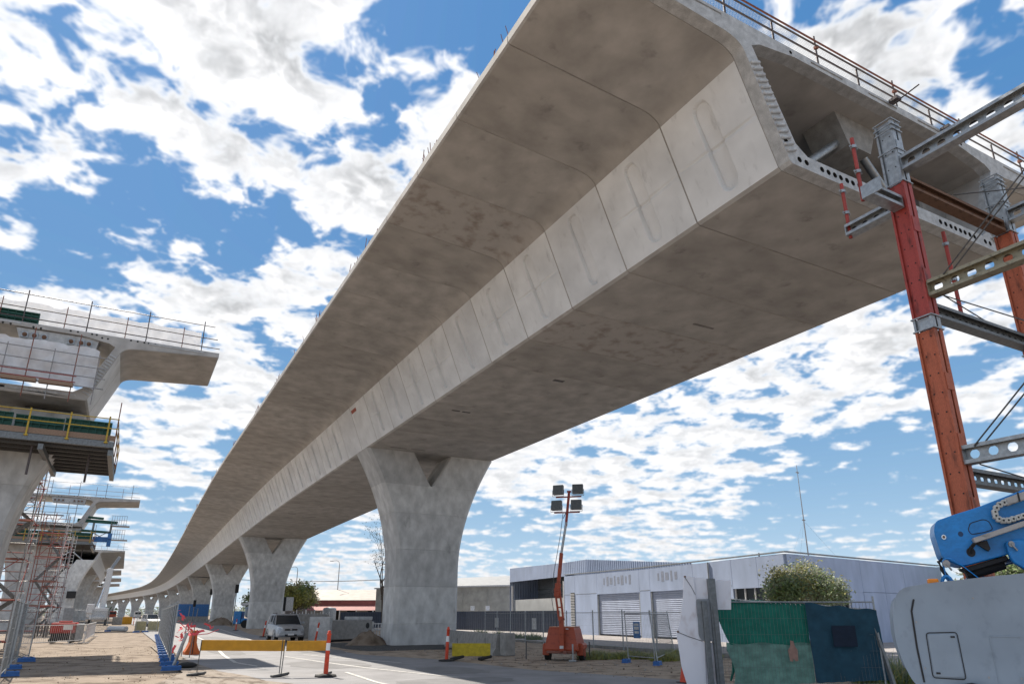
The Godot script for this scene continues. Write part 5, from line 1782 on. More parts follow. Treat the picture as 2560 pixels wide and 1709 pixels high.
func build_plants() -> void:
	crown_tree("round_tree", "round dense olive green tree behind the silver car and second pier", "tree", V(24.6, 0, 118), 6.6, 2.4, Vector3(3.0, 2.5, 3.0), 70, 9000, 0.2, [0, 1, 4, 1], 201)
	crown_tree("feathery_tree", "thin feathery tree top rising behind the round olive tree", "tree", V(26.4, 0, 150), 12.5, 7.0, Vector3(3.0, 2.4, 3.0), 14, 800, 0.3, [2, 3], 202)
	crown_tree("dark_tree", "dark bushy tree seen between the second and third piers", "tree", V(31.0, 0, 190), 7.5, 2.5, Vector3(4.5, 3.2, 4.0), 50, 5000, 0.3, [2, 0], 203)
	crown_tree("willowy_bush", "willowy grey green small tree in front of the warehouse window", "small tree", V(27.8, 0.1, 22.6), 3.75, 1.0, Vector3(1.75, 1.35, 1.7), 75, 15000, 0.07, [3, 2, 0, 4], 204)
	crown_tree("leafy_bush", "dark glossy bush under the blue lift arm at right edge", "bush", V(49.5, 0, 24.0), 5.6, 1.4, Vector3(3.0, 2.4, 2.6), 60, 9000, 0.16, [2, 0, 3], 205)
	# nearly bare eucalypt beside the nearest pier
	rng.seed = 206
	var o := thing("bare_tree", "tall nearly bare slender tree just left of the nearest pier", "tree", V(23.6, 0, 72.4))
	var tm := MB.new()
	var tips := []
	var base := limb(tm, Vector3(0.6, 0, 0), Vector3(0.2, 5.0, 0), 0.16, 0.1, 0.05)
	for i in 7:
		var b := limb(tm, base + Vector3(0, rng.randf_range(-2.0, 0), 0), Vector3(rng.randf_range(-1.6, 1.3), rng.randf_range(6.6, 11.3), rng.randf_range(-1, 1)), 0.07, 0.02, 0.1)
		for j in 7:
			var c := limb(tm, base.lerp(b, rng.randf_range(0.45, 1.0)), b + Vector3(rng.randfn() * 0.7, rng.randf_range(-0.6, 0.9), rng.randfn() * 0.7), 0.02, 0.006, 0.15)
			tips.append(c)
	part("trunk", tm, M.bark, o)
	var lm := MB.new()
	for t in tips:
		for i in 16: leaf_quad(lm, t + Vector3(rng.randfn(), rng.randfn(), rng.randfn()) * 0.32, 0.07, 2.6)
	stuff(part("leaves", lm, M.leaf[2], o))
	tuft("verge_grass", "low green weeds growing on the dirt by the leaning fence panels", "weeds", [[16.7, 23.6, 0.9], [18.0, 23.2, 0.9], [18.9, 22.4, 0.8], [18.2, 21.4, 0.6], [20.0, 23.0, 0.8], [19.9, 21.0, 0.7]], 5200, 0.42, [M.leaf[1], M.leaf[3], M.leaf[1]], 211, 0.02)
	tuft("strappy_plants", "clump of strappy dark green plants behind the navy cloth fence", "plants", [[16.6, 11.2, 0.5], [17.6, 10.9, 0.55], [18.6, 10.4, 0.5], [17.0, 12.2, 0.5]], 1400, 0.95, [M.leaf[2], M.leaf[0], M.leaf[4]], 212, 0.018)
	tuft("lawn_strip", "strip of bright green grass beside the leaning post at right", "grass", [[15.4, 10.0, 0.8], [16.4, 9.4, 0.9], [17.6, 8.9, 1.0], [15.8, 11.0, 0.8]], 6500, 0.16, [M.leaf[0], M.leaf[1]], 213, 0.012)
	tuft("fence_weeds", "dry weeds along the foot of the navy steel fence", "weeds", [[24.6, 44, 0.8], [25.6, 49, 0.7], [24.0, 41, 0.6], [26.4, 54, 0.8]], 900, 0.7, [M.leaf[2], M.leaf[3]], 214, 0.025)
	# scrubby belt of trees on the skyline
	rng.seed = 220
	var bm := MB.new()
	var bm2 := MB.new()
	for i in 150:
		var c := V(rng.randf_range(-160, 330), 0, rng.randf_range(560, 820))
		var hh := rng.randf_range(4.0, 9.0)
		for j in 90:
			leaf_quad(bm if i % 2 else bm2, c + Vector3(rng.randfn() * hh * 0.6, hh * (0.15 + 0.75 * rng.randf()), rng.randfn() * 3.0), 1.1, 1.6)
	for q in [[bm, 0], [bm2, 2]]:
		var tb := solo("tree_belt", q[0], M.leaf[q[1]], "far belt of scrubby trees along the skyline under the viaducts", "trees")
		stuff(tb)
	rng.seed = 300


# ---------------------------------------------------------------- site equipment
func wire_panel(w: float, h: float, y0: float, dx: float, dy: float, r := 0.004) -> MB:
	var m := MB.new()
	var k := int(w / dx)
	for i in k + 1:
		m.box(Vector3(w * i / k, y0 + h / 2, 0), Vector3(r * 1.6, h, r * 1.6))
	k = int(h / dy)
	for i in k + 1:
		m.box(Vector3(w / 2, y0 + h * i / k, 0.004), Vector3(w, r * 1.6, r * 1.6))
	return m


func blue_foot(label: String, at: Vector3, turn: float) -> void:
	var o := thing("fence_weight", label, "fence foot", at, turn, "blue plastic feet under the temporary fences")
	var m := MB.new()
	m.box(Vector3(0, 0.075, 0), Vector3(0.56, 0.13, 0.22), 0.02)
	m.box(Vector3(0, 0.015, 0), Vector3(0.6, 0.03, 0.24), 0.008)
	part("block", m, M.blue_foot, o)
	var m2 := MB.new()
	for q in [-0.16, 0.16]: m2.tube(Vector3(q, 0.12, 0), Vector3(q, 0.155, 0), 0.035, 8)
	part("socket", m2, M.black, o)


func make_fence_panel(label: String, a: Vector3, b: Vector3, h: float, lean := 0.0, group := "temporary mesh fence panels") -> Node3D:
	var d := b - a
	var w := Vector2(d.x, d.z).length()
	var o := thing("temporary_fence", label, "fence panel", a, atan2(-d.z, d.x), group)
	for q in [0.02, w - 0.02]:
		var m := MB.new(); m.tube(Vector3(q, 0.05, 0), Vector3(q, h, lean), 0.021, 8)
		part("post", m, M.galv, o)
	for q in [0.18, h - 0.12]:
		var m := MB.new(); m.tube(Vector3(0.0, q, lean * q / h), Vector3(w, q, lean * q / h), 0.017, 6)
		part("rail", m, M.galv, o)
	var wm := wire_panel(w - 0.06, h - 0.32, 0.19, 0.075, 0.3, 0.0022)
	stuff(part("wire_mesh", wm, M.galv_dark, o, Transform3D(Basis(Vector3.RIGHT, lean / h), Vector3(0.03, 0, 0))))
	return o


func bollard(label: String, at: Vector3, lean := Vector3.ZERO, group := "") -> void:
	var o := thing("traffic_bollard", label, "bollard", at, 0.0, "orange traffic bollards on black bases")
	var m := MB.new(); m.lathe([Vector2(0.3, 0.0), Vector2(0.31, 0.03), Vector2(0.27, 0.055), Vector2(0.09, 0.075)], 10, false)
	part("rubber_base", m, M.rubber, o)
	var keep := Transform3D(Basis(Quaternion(Vector3.UP, (Vector3.UP + lean).normalized())), Vector3(0, 0.06, 0))
	var m2 := MB.new(); m2.x = keep
	m2.lathe([Vector2(0.062, 0.0), Vector2(0.058, 0.62)], 14)
	m2.lathe([Vector2(0.055, 0.82), Vector2(0.052, 1.02), Vector2(0.066, 1.03), Vector2(0.066, 1.06), Vector2(0.045, 1.08), Vector2(0.045, 1.13), Vector2(0.02, 1.15)], 14)
	part("post", m2, M.hi_orange, o)
	var m3 := MB.new(); m3.x = keep
	m3.lathe([Vector2(0.059, 0.621), Vector2(0.057, 0.819)], 14)
	part("reflective_band", m3, M.reflect, o)


func board_barrier(label: String, a: Vector3, b: Vector3, mat: Material, y0: float, y1: float) -> Node3D:
	var d := b - a
	var o := thing("road_board", label, "barrier board", a, atan2(-d.z, d.x))
	var m := MB.new(); m.box(Vector3(d.length() / 2, (y0 + y1) / 2, 0), Vector3(d.length(), y1 - y0, 0.03), 0.006)
	part("board", m, mat, o)
	return o


func barrier_leg(o: Node3D, x: float, h: float, skew: float, twin: bool) -> void:
	for q in ([-0.03, 0.03] if twin else [0.0]):
		var m := MB.new(); m.tube(Vector3(x + q, 0.06, 0.03), Vector3(x + q * 1.2 + 0.02, h, 0.022), 0.012, 6)
		part("stem", m, M.steel_dark, o)
	var f := MB.new()
	f.x = Transform3D(Basis.from_euler(Vector3(0, skew, 0)) * Basis.from_euler(Vector3(0, 0, 0.12)), Vector3(x, 0.075, 0.04))
	f.box(Vector3.ZERO, Vector3(0.5, 0.06, 0.16), 0.012)
	f.box(Vector3(0, -0.04, 0), Vector3(0.44, 0.03, 0.1))
	part("rubber_foot", f, M.steel_dark, o)


func water_barrier(label: String, at: Vector3, turn: float, mat: Material, w := 0.75, h := 0.9) -> void:
	var o := thing("safety_barrier", label, "barrier", at, turn)
	var m := MB.new()
	var pr := PackedVector2Array([Vector2(-0.3, 0), Vector2(0.3, 0), Vector2(0.3, 0.12), Vector2(0.2, 0.3), Vector2(0.13, 0.5), Vector2(0.11, h), Vector2(-0.11, h), Vector2(-0.13, 0.5), Vector2(-0.2, 0.3), Vector2(-0.3, 0.12)])
	m.x = Transform3D(Basis(), Vector3.ZERO)
	m.prism(pr, -w / 2, w / 2)
	part("shell", m, mat, o)
	var m2 := MB.new(); m2.box(Vector3(0, 0.4, w / 2 + 0.008), Vector3(0.03, h * 0.7, 0.02))
	part("seam", m2, M.black, o)


func build_site() -> void:
	# left temporary fences
	var pl := [[-2.45, 22.6, -2.6, 25.0], [-2.6, 25.1, -2.8, 27.5], [-2.85, 28.4, -2.95, 30.7], [-2.95, 30.8, -2.8, 33.0]]
	var fl := ["mesh fence panel at the left edge, nearest to the camera", "second mesh fence panel at the left edge, by the first blue feet", "third mesh fence panel at the left edge, past the blue feet", "mesh fence panel at the left edge, farthest back of its row"]
	for i in pl.size():
		make_fence_panel(fl[i], V(pl[i][0], 0.03, pl[i][1]), V(pl[i][2], 0.03, pl[i][3]), 2.1, 0.0)
	var ff := [[-2.55, 25.1, "blue plastic fence foot at the bottom left corner"], [-2.8, 28.2, "blue plastic fence foot second in the left row"], [-2.8, 32.4, "blue plastic fence foot third in the left row, in front of the railing"], [-2.9, 33.1, "small blue plastic fence foot at the end of the left row"]]
	for q in ff: blue_foot(q[2], V(q[0], 0.0, q[1]), 0.05)
	# the long row beside the road
	var s := 25.3
	var k := 0
	var ords := ["nearest", "second", "third", "fourth", "fifth", "sixth", "seventh", "eighth", "ninth", "tenth", "eleventh", "twelfth", "thirteenth", "fourteenth", "fifteenth", "sixteenth", "seventeenth", "eighteenth", "nineteenth"]
	while s < 68.0:
		var t := 1.65 + 0.033 * (s - 25.3)
		var t2 := 1.65 + 0.033 * (s + 2.4 - 25.3)
		if k > 0: make_fence_panel("%s mesh fence panel in the row between dirt strip and road" % ords[k - 1], V(t, 0.02, s), V(t2, 0.02, s + 2.35), 2.1, 0.0)
		blue_foot("%s blue fence foot of the row beside the road" % ords[k], V(t, 0.0, s), 0.02 * (k % 3))
		s += 2.4
		k += 1
	var sp := MB.new(); sp.tube(V(1.72, 0.1, 25.6), V(1.98, 1.1, 25.5), 0.05, 8)
	solo("steel_stub", sp, M.galv, "short leaning galvanised post on the nearest blue feet by the road", "post")
	var bag := MB.new(); bag.soft(true); bag.lathe([Vector2(0.05, 0.0), Vector2(0.24, 0.06), Vector2(0.26, 0.14), Vector2(0.15, 0.22), Vector2(0.02, 0.24)], 10)
	solo("black_sandbag", bag, M.rubber, "black sandbag beside the nearest blue fence foot", "sandbag", "", Transform3D(Basis().scaled(Vector3(1.2, 0.8, 0.8)), V(2.15, 0.0, 26.0)))
	# fences across the far end of the dirt strip
	for q in [[-8.2, 66.0, -4.9, 66.5, "mesh fence panel across the dirt strip behind the generator"], [-4.8, 67.0, -2.4, 67.5, "mesh fence panel by the upright grey board, across the dirt strip"], [-2.3, 76.0, -1.0, 85.0, "mesh fence panel turned away beside the white pipe"], [1.5, 79.5, 3.2, 76.0, "open mesh gate panel beside the road, far end of the dirt"], [2.4, 80.5, 3.9, 81.0, "mesh fence panel behind the plastic blocks near the road"]]:
		make_fence_panel(q[4], V(q[0], 0.02, q[1]), V(q[2], 0.02, q[3]), 2.1)
	for q in [[-2.3, 76, "blue foot at the near end of the fence by the white pipe"], [-0.9, 85.6, "blue foot under the white pipe's fence"], [1.6, 79.2, "blue foot of the open gate panel"], [2.4, 80.0, "blue foot right of the open gate panel"], [3.9, 80.6, "blue foot at the end of the far plastic blocks"]]:
		blue_foot(q[2], V(q[0], 0, q[1]), 0.3)
	var gb := MB.new(); gb.box(V(-3.6, 1.2, 66.8), Vector3(0.7, 1.9, 0.04))
	solo("grey_board", gb, M.plate_grey, "upright grey board tied to the fence behind the red generator", "board")
	var pr := MB.new(); pr.tube(V(-0.8, 0.26, 86.5), V(0.75, 0.26, 84.6), 0.26, 16)
	pr.tube(V(0.75, 0.26, 84.6), V(0.78, 0.26, 84.56), 0.2, 16)
	solo("white_pipe", pr, M.white, "white concrete pipe lying across the gap in the far fence", "pipe")
	for q in [[2.05, 85.5, "left pale yellow plastic block beside the far gate"], [3.2, 84.0, "right pale yellow plastic block beside the far gate"]]:
		var bm := MB.new(); bm.box(V(q[0], 0.5, q[1]), Vector3(1.05, 1.0, 0.5), 0.06)
		solo("plastic_block", bm, M.plastic_pale, q[2], "barrier")
	for q in [[-0.3, 140.0, 1.5, M.precast, "pale concrete block barrier far behind the white pipe"], [1.2, 146.0, 1.6, M.amber_board, "amber barrier panel far behind the white pipe"]]:
		var bm := MB.new(); bm.box(V(q[0], 0.65, q[1]), Vector3(q[2], 1.3, 0.4), 0.04)
		solo("road_barrier", bm, q[3], q[4], "barrier")
	bollard("tiny orange bollard beside the far amber barrier panel", V(2.2, 0, 140))
	# railing with the red generator behind
	var rl := thing("crowd_barrier", "white steel crowd barrier railings round the red generator", "railing")
	for q in [[-4.4, 46.4, -2.4, 49.5], [-2.4, 49.6, -1.75, 51.4], [-1.7, 51.6, -1.6, 66.5]]:
		var a := V(q[0], 0.0, q[1]); var b := V(q[2], 0.0, q[3])
		for y in [0.2, 1.08]:
			var m := MB.new(); m.tube(a + Vector3(0, y, 0), b + Vector3(0, y, 0), 0.022, 6); part("rail", m, M.white, rl)
		var L := a.distance_to(b)
		var n := int(L / 0.16)
		var bm := MB.new()
		for i in n + 1: bm.box(a.lerp(b, float(i) / n) + Vector3(0, 0.64, 0), Vector3(0.014, 0.88, 0.014))
		part("bars", stuff_mesh(bm), M.white, rl)
		for e in [a, b]:
			var m := MB.new(); m.tube(e + Vector3(0, 0.03, 0), e + Vector3(0, 1.1, 0), 0.022, 6); m.beam(e + Vector3(-0.28, 0.03, 0), e + Vector3(0.28, 0.03, 0), 0.04, 0.04)
			part("stand", m, M.white, rl)
	var gn := thing("generator", "red and black portable generator behind the white railings at left", "generator", V(-2.9, 0, 52.6), -0.12)
	var m := MB.new(); m.box(Vector3(0, 0.88, 0), Vector3(1.35, 0.62, 0.95), 0.06); part("hood", m, M.red_gear, gn)
	m = MB.new(); m.box(Vector3(0, 0.36, 0), Vector3(1.25, 0.42, 0.85), 0.03); part("engine_bay", m, M.black, gn)
	m = MB.new(); m.box(Vector3(0.25, 0.92, 0.485), Vector3(0.5, 0.3, 0.02)); part("control_panel", m, M.reflect, gn)
	m = MB.new(); m.box(Vector3(0.86, 0.6, 0.1), Vector3(0.32, 1.05, 0.8), 0.03); part("grey_cabinet", m, M.plate_grey, gn)
	m = MB.new(); m.box(Vector3(0, 1.24, 0), Vector3(0.7, 0.1, 0.4), 0.03); part("lifting_rail", m, M.red_gear, gn)
	for q in [-0.5, 0.5]:
		m = MB.new(); m.tube(Vector3(q, 0.17, -0.5), Vector3(q, 0.17, 0.5), 0.17, 12); part("wheel", m, M.rubber, gn)
	var cr := MB.new()
	for i in 7: cr.box(V(-4.6 + i * 0.16, 0.7 + 0.08 * (i % 2), 55.0), Vector3(0.09, 1.0 - 0.15 * (i % 3), 0.4), 0.02)
	solo("gas_bottle_rack", cr, M.steel_dark, "dark rack of bottles behind the railings left of the red generator", "rack")
	# white crane and far clutter on the left
	var wc := thing("white_crane", "white mobile crane with upright boom behind the left piers", "crane", V(-3.2, 0, 140))
	m = MB.new(); m.box(Vector3(-0.2, 2.0, 0), Vector3(3.0, 1.6, 5.0), 0.15); part("body", m, M.white, wc)
	m = MB.new(); m.box(Vector3(-1.3, 2.6, 2.0), Vector3(1.1, 1.5, 1.5), 0.1); part("cab", m, M.white, wc)
	m = MB.new(); m.box(Vector3(0, 1.1, 0), Vector3(2.5, 0.5, 8.0), 0.1); part("carrier", m, M.white, wc)
	m = MB.new(); m.beam(Vector3(0.3, 2.4, 0.5), Vector3(0.55, 9.2, 0.0), 0.9, 0.75, Vector3.BACK, 0.06); part("boom", m, M.white, wc)
	m = MB.new(); m.beam(Vector3(0.55, 9.0, 0.0), Vector3(1.6, 11.2, -1.0), 0.5, 0.5, Vector3.BACK, 0.05); part("boom_tip", m, M.plate_grey, wc)
	m = MB.new(); m.tube(Vector3(-0.6, 2.0, 1.2), Vector3(0.1, 6.0, 0.5), 0.14, 8); part("ram", m, M.chrome, wc)
	for i in 4:
		for sg in [-1.0, 1.0]:
			m = MB.new(); m.tube(Vector3(1.0 * sg, 0.55, -3.0 + i * 2.0), Vector3(1.3 * sg, 0.55, -3.0 + i * 2.0), 0.55, 14); part("wheel", m, M.rubber, wc)
	var sg2 := MB.new(); sg2.box(V(-8.2, 5.0, 148.2), Vector3(1.5, 1.2, 0.15), 0.02)
	solo("dark_sign_board", sg2, M.black, "dark square board fixed to the far left pier face", "board")
	# barrier board in the middle foreground
	var bb := board_barrier("long amber barrier board on two thin stems, left of its pair", V(2.15, 0, 22.5), V(4.2, 0, 21.05), M.amber_board, 0.68, 0.97)
	barrier_leg(bb, 0.0, 0.97, 0.1, false)
	barrier_leg(bb, 2.46, 0.99, 0.9, true)
	var b2 := board_barrier("shorter amber barrier board, right of its pair by the bollard", V(4.24, 0, 21.04), V(5.32, 0, 20.75), M.amber_board, 0.68, 0.95)
	barrier_leg(b2, 1.07, 0.95, 0.75, false)
	bollard("orange bollard with silver band at the right end of the amber boards", V(5.28, 0.015, 20.55), Vector3(0.01, 0, 0))
	bollard("leaning orange and white bollard right of the silver car", V(10.75, 0.01, 45.0), Vector3(0.16, 0, -0.1))
	bollard("orange bollard on the road left of the silver car", V(9.9, 0.01, 58.2), Vector3(0.1, 0, 0))
	bollard("small orange bollard beyond the barrier, near the blue lift", V(11.2, 0.01, 83.0))
	bollard("orange bollard beside the short yellow board under the near pier", V(10.9, 0.01, 25.1), Vector3(0.04, 0, 0))
	var yb := board_barrier("short bright yellow board on black feet under the nearest pier", V(11.25, 0, 25.4), V(12.55, 0, 24.75), M.yellow_board, 0.16, 0.62)
	for q in [0.2, 1.25]:
		m = MB.new(); m.x = Transform3D(Basis.from_euler(Vector3(0, 0.5, 0.2)), Vector3(q, 0.11, 0)); m.box(Vector3.ZERO, Vector3(0.5, 0.1, 0.3), 0.03)
		part("rubber_foot", m, M.rubber, yb)
		m = MB.new(); m.tube(Vector3(q, 0.1, -0.03), Vector3(q, 0.8, -0.03), 0.013, 6)
		part("stem", m, M.steel_dark, yb)
	water_barrier("orange plastic safety barrier behind the nearest road fence panel", V(2.95, 0.0, 34.6), 0.1, M.barrier_orange, 0.5, 1.0)
	# pink flagging tape on the fence
	rng.seed = 41
	var tape := MB.new()
	for i in 15:
		var p := V(2.1 + rng.randf() * 0.5, rng.randf_range(0.5, 1.55), 31.0 + rng.randf() * 2.0)
		if i > 11: p = V(2.6 + rng.randf() * 0.9, rng.randf_range(0.9, 1.25), 31.0)
		var d := Vector3(rng.randfn(), rng.randfn(), rng.randfn()).normalized() * 0.08
		var e := d.cross(Vector3(rng.randfn(), rng.randfn(), rng.randfn())).normalized() * 0.05
		var pp := p
		for j in 4:
			var nx := pp + d + Vector3(rng.randfn(), rng.randfn(), rng.randfn()) * 0.08
			tape.quad(pp - e, pp + e, nx + e, nx - e)
			pp = nx
	for j in 3:
		var a := V(2.0, 1.0 + 0.4 * (j % 3), 30.5 + 0.4 * j)
		tape.beam(a, a + Vector3(0.1, 0.03, -0.4), 0.03, 0.004)
	tape.path([V(2.1, 1.35, 31), V(2.6, 0.9, 30.5), V(3.1, 0.95, 30.4), V(3.5, 1.1, 30.6)], 0.016, 5)
	stuff(solo("flagging_tape", tape, M.pink, "tangled bright pink flagging tape tied to the road fence", "tape"))
	for q in [[2.7, 32.2, 1.9], [2.45, 33.0, 2.0]]:
		m = MB.new(); m.tube(V(q[0], 0, q[1]), V(q[0] + 0.08, q[2], q[1]), 0.02, 6)
		solo("star_picket", m, M.galv_dark, ["dark steel picket holding up the pink tape", "second steel picket, just left behind the pink tape"][0 if q[0] > 2.6 else 1], "picket")
	# concrete pieces beside the near pier
	var jb := thing("jersey_barrier", "long pale concrete barrier lying right of the nearest pier", "concrete barrier")
	m = MB.new()
	var a0 := V(16.0, 0, 36.4); var a1 := V(14.35, 0, 27.4)
	var dz := (a1 - a0).normalized()
	m.x = Transform3D(Basis(dz.cross(Vector3.UP) * -1.0, Vector3.UP, dz), (a0 + a1) / 2)
	m.prism(PackedVector2Array([Vector2(-0.32, 0), Vector2(0.32, 0), Vector2(0.32, 0.1), Vector2(0.2, 0.3), Vector2(0.12, 0.86), Vector2(-0.12, 0.86), Vector2(-0.2, 0.3), Vector2(-0.32, 0.1)]), -a0.distance_to(a1) / 2, a0.distance_to(a1) / 2)
	part("barrier", m, M.precast, jb)
	m = MB.new(); m.box(V(14.55, 0.46, 27.1), Vector3(0.5, 0.92, 0.5), 0.04)
	part("end_block", m, M.precast, jb)
	var cv := thing("box_culvert", "large grey precast concrete box culvert left of the nearest pier", "culvert", V(13.1, 0, 47.6), 0.62)
	m = MB.new(); m.box(Vector3(0, 0.72, 0), Vector3(4.4, 1.2, 1.5), 0.04); part("body", m, M.precast, cv)
	m = MB.new(); m.box(Vector3(-2.3, 0.8, 0.1), Vector3(0.25, 1.45, 1.7), 0.03); part("end_wall", m, M.face, cv)
	m = MB.new(); m.box(Vector3(0, 0.06, 0), Vector3(4.0, 0.12, 1.2)); part("timber_bearer", m, M.black, cv)
	m = MB.new(); m.box(Vector3(1.9, 1.42, -0.2), Vector3(1.6, 0.22, 1.2), 0.03); part("lid_slab", m, M.face, cv)
	m = MB.new(); m.tube(Vector3(1.7, 0.95, 0.68), Vector3(1.7, 0.95, 0.765), 0.19, 18); part("pipe_hole", m, M.hole, cv)
	m = MB.new(); m.box(V(15.2, 0.6, 50.2), Vector3(1.4, 1.2, 1.2), 0.03)
	solo("concrete_pit", m, M.face, "pale square concrete pit section right of the grey culvert", "concrete pit")
	m = MB.new(); m.box(V(12.6, 0.85, 54.5), Vector3(2.4, 1.7, 0.9), 0.04)
	solo("concrete_block", m, M.precast, "grey concrete block behind the culvert, nearer the silver car", "concrete block")
	var bs := thing("barricade_stack", "white slatted barricades leaning together against the nearest pier", "barricade", V(16.1, 0, 49.2), 0.15)
	for i in 3:
		m = MB.new(); m.box(Vector3(0, 0.25 + 0.4 * i, 0.0), Vector3(1.5, 0.07, 0.05)); part("rail", m, M.white, bs)
	for i in 7:
		m = MB.new(); m.box(Vector3(-0.66 + 0.22 * i, 0.55, -0.04), Vector3(0.06, 1.1, 0.03)); part("slat", m, M.white, bs)
	mound(V(12.7, 0.0, 40.6), 1.35, 1.1, 0.72, 7, M.soilmat, "dirt_mound", "small brown heap of spoil left of the nearest pier's foot", "dirt mound")
	mound(V(14.6, 0.0, 126.0), 2.4, 2.2, 1.2, 9, M.soilmat, "dirt_mound", "far brown heap of spoil beside the third pier", "dirt mound")
	var rp := thing("pipe_trolley", "red machine with black pipes just right of the silver car", "pipe trolley", V(14.2, 0, 61.0), 0.2)
	m = MB.new(); m.box(Vector3(-0.2, 0.35, 0), Vector3(1.4, 0.35, 0.8), 0.05); part("frame", m, M.red_gear, rp)
	m = MB.new(); m.beam(Vector3(-0.1, 0.5, 0.3), Vector3(1.3, 1.0, 0.3), 0.1, 0.14); part("arm", m, M.white, rp)
	for q in [-0.5, 0.2]:
		m = MB.new(); m.tube(Vector3(q, 1.15, -0.8), Vector3(q, 1.15, 0.5), 0.26, 14); part("pipe", m, M.black, rp)
		m = MB.new(); m.box(Vector3(q, 0.7, 0), Vector3(0.1, 0.6, 0.6)); part("cradle", m, M.red_gear, rp)
	for q in [-0.6, 0.3]:
		m = MB.new(); m.tube(Vector3(q, 0.22, -0.45), Vector3(q, 0.22, 0.45), 0.22, 12); part("wheel", m, M.rubber, rp)
	var sb := thing("sign_board", "white rectangular notice board on posts before the round tree", "sign", V(19.6, 0, 98))
	m = MB.new(); m.box(Vector3(0, 3.0, 0), Vector3(0.95, 1.75, 0.06), 0.02); part("panel", m, M.white, sb)
	m = MB.new(); m.box(Vector3(-0.55, 3.0, -0.06), Vector3(0.5, 1.8, 0.06)); part("dark_panel", m, M.black, sb)
	for q in [-0.4, 0.4]:
		m = MB.new(); m.tube(Vector3(q, 0, -0.06), Vector3(q, 2.6, -0.06), 0.05, 6); part("post", m, M.scaf, sb)
	# palings and stored fence parts behind the car
	var pk := thing("paling_row", "row of pale uprights stored behind the silver car", "palings")
	for i in 14:
		m = MB.new(); m.box(V(17.0 + i * 0.34, 0.9 + 0.1 * (i % 3), 84.0), Vector3(0.1, 1.8 + 0.2 * (i % 3), 0.06)); part("paling", m, M.white, pk)
	m = MB.new(); m.box(V(19.2, 0.9, 84.1), Vector3(4.9, 0.08, 0.05)); part("rail", m, M.galv, pk)
	# right chain fence along the yard
	s = 45.0
	k = 0
	while s > 20.5:
		var t0 := 21.2 + maxf(0.0, s - 36.0) * 0.13
		var s1 := s - 2.45
		var t1 := 21.2 + maxf(0.0, s1 - 36.0) * 0.13
		make_fence_panel("%s mesh fence panel along the warehouse yard, counted from the near pier" % ords[k], V(t0, 0.02, s), V(t1, 0.02, s1), 1.85, 0.0)
		s = s1
		k += 1
	for q in [[22.3, 43.0, "white notice on the yard fence nearest the pier"], [21.35, 36.4, "white notice on the yard fence left of the light tower"]]:
		m = MB.new(); m.box(V(q[0] - 0.05, 1.15, q[1]), Vector3(0.03, 0.62, 0.45))
		solo("notice", m, M.white, q[2], "notice")
	var bsn := thing("blue_notice", "small blue and white notice hung on the yard fence", "notice", V(21.05, 0.98, 26.6), PI / 2 + 0.12)
	m = MB.new(); m.box(Vector3.ZERO, Vector3(0.42, 0.72, 0.02), 0.004); part("panel", m, M.light_blue, bsn)
	for q in [[0.24, 0.1], [0.08, 0.14], [-0.1, 0.1]]:
		m = MB.new(); m.box(Vector3(0.0, q[0], 0.0), Vector3(0.3, q[1], 0.026)); part("white_field", m, M.white, bsn)
	make_fence_panel("leaning mesh fence panel standing on grey feet by the weeds", V(16.4, 0.05, 21.3), V(16.45, 0.05, 19.85), 1.75, 0.1)
	make_fence_panel("tilted mesh fence panel running back toward the yard kerb", V(16.5, 0.05, 19.8), V(20.6, 0.05, 23.6), 1.75, -0.2)
	for q in [[16.35, 21.35, "left blue grey foot of the leaning fence panel"], [16.45, 19.75, "right blue grey foot of the leaning fence panel"]]:
		blue_foot(q[2], V(q[0], 0.0, q[1]), 0.7)
	for q in [[14.2, 24.9, "thin dark steel stake left of the light tower"], [16.1, 23.3, "thin dark steel stake right of the light tower"]]:
		m = MB.new(); m.tube(V(q[0], 0, q[1]), V(q[0], 0.66, q[1]), 0.022, 6)
		solo("steel_stake", m, M.steel_dark, q[2], "stake")
	# light tower trailer
	var lt := thing("light_tower", "orange trailer light tower with four floodlights on a folding mast", "light tower", V(15.15, 0.0, 23.6), -0.78)
	m = MB.new()
	var sh := []
	for q in [[0.36, 0.62, 0.62], [0.42, 0.64, 0.64], [1.12, 0.5, 0.5], [1.2, 0.46, 0.46]]:
		sh.append(PackedVector3Array([Vector3(-q[1], q[0], q[2]), Vector3(q[1], q[0], q[2]), Vector3(q[1], q[0], -q[2] - 0.3), Vector3(-q[1], q[0], -q[2] - 0.3)]))
	m.loft(sh, true, false)
	part("canopy", m, M.tower_paint, lt)
	m = MB.new(); m.box(Vector3(0, 1.205, -0.15), Vector3(0.98, 0.03, 1.18), 0.01); part("top_plate", m, M.sunlit_orange, lt)  # sunlight on the canopy top put into the colour as paler orange
	for sg in [-1.0, 1.0]:
		m = MB.new(); m.box(Vector3(0.66 * sg, 0.5, -0.1), Vector3(0.26, 0.24, 0.86), 0.06); m.box(Vector3(0.66 * sg, 0.34, 0.3), Vector3(0.26, 0.3, 0.06), 0.02); part("mudguard", m, M.tower_paint, lt)
		m = MB.new(); m.tube(Vector3(0.58 * sg, 0.29, -0.1), Vector3(0.76 * sg, 0.29, -0.1), 0.29, 20); var wl := part("wheel", m, M.rubber, lt)
		m = MB.new(); m.tube(Vector3(0.6 * sg, 0.29, -0.1), Vector3(0.775 * sg, 0.29, -0.1), 0.16, 16); part("rim", m, M.tower_paint, wl)
	m = MB.new(); m.box(Vector3(0, 0.32, 0.1), Vector3(1.1, 0.1, 1.2), 0.02); m.beam(Vector3(0.15, 0.33, 0.6), Vector3(0.25, 0.33, 1.2), 0.1, 0.1); part("chassis", m, M.scaf_rust, lt)
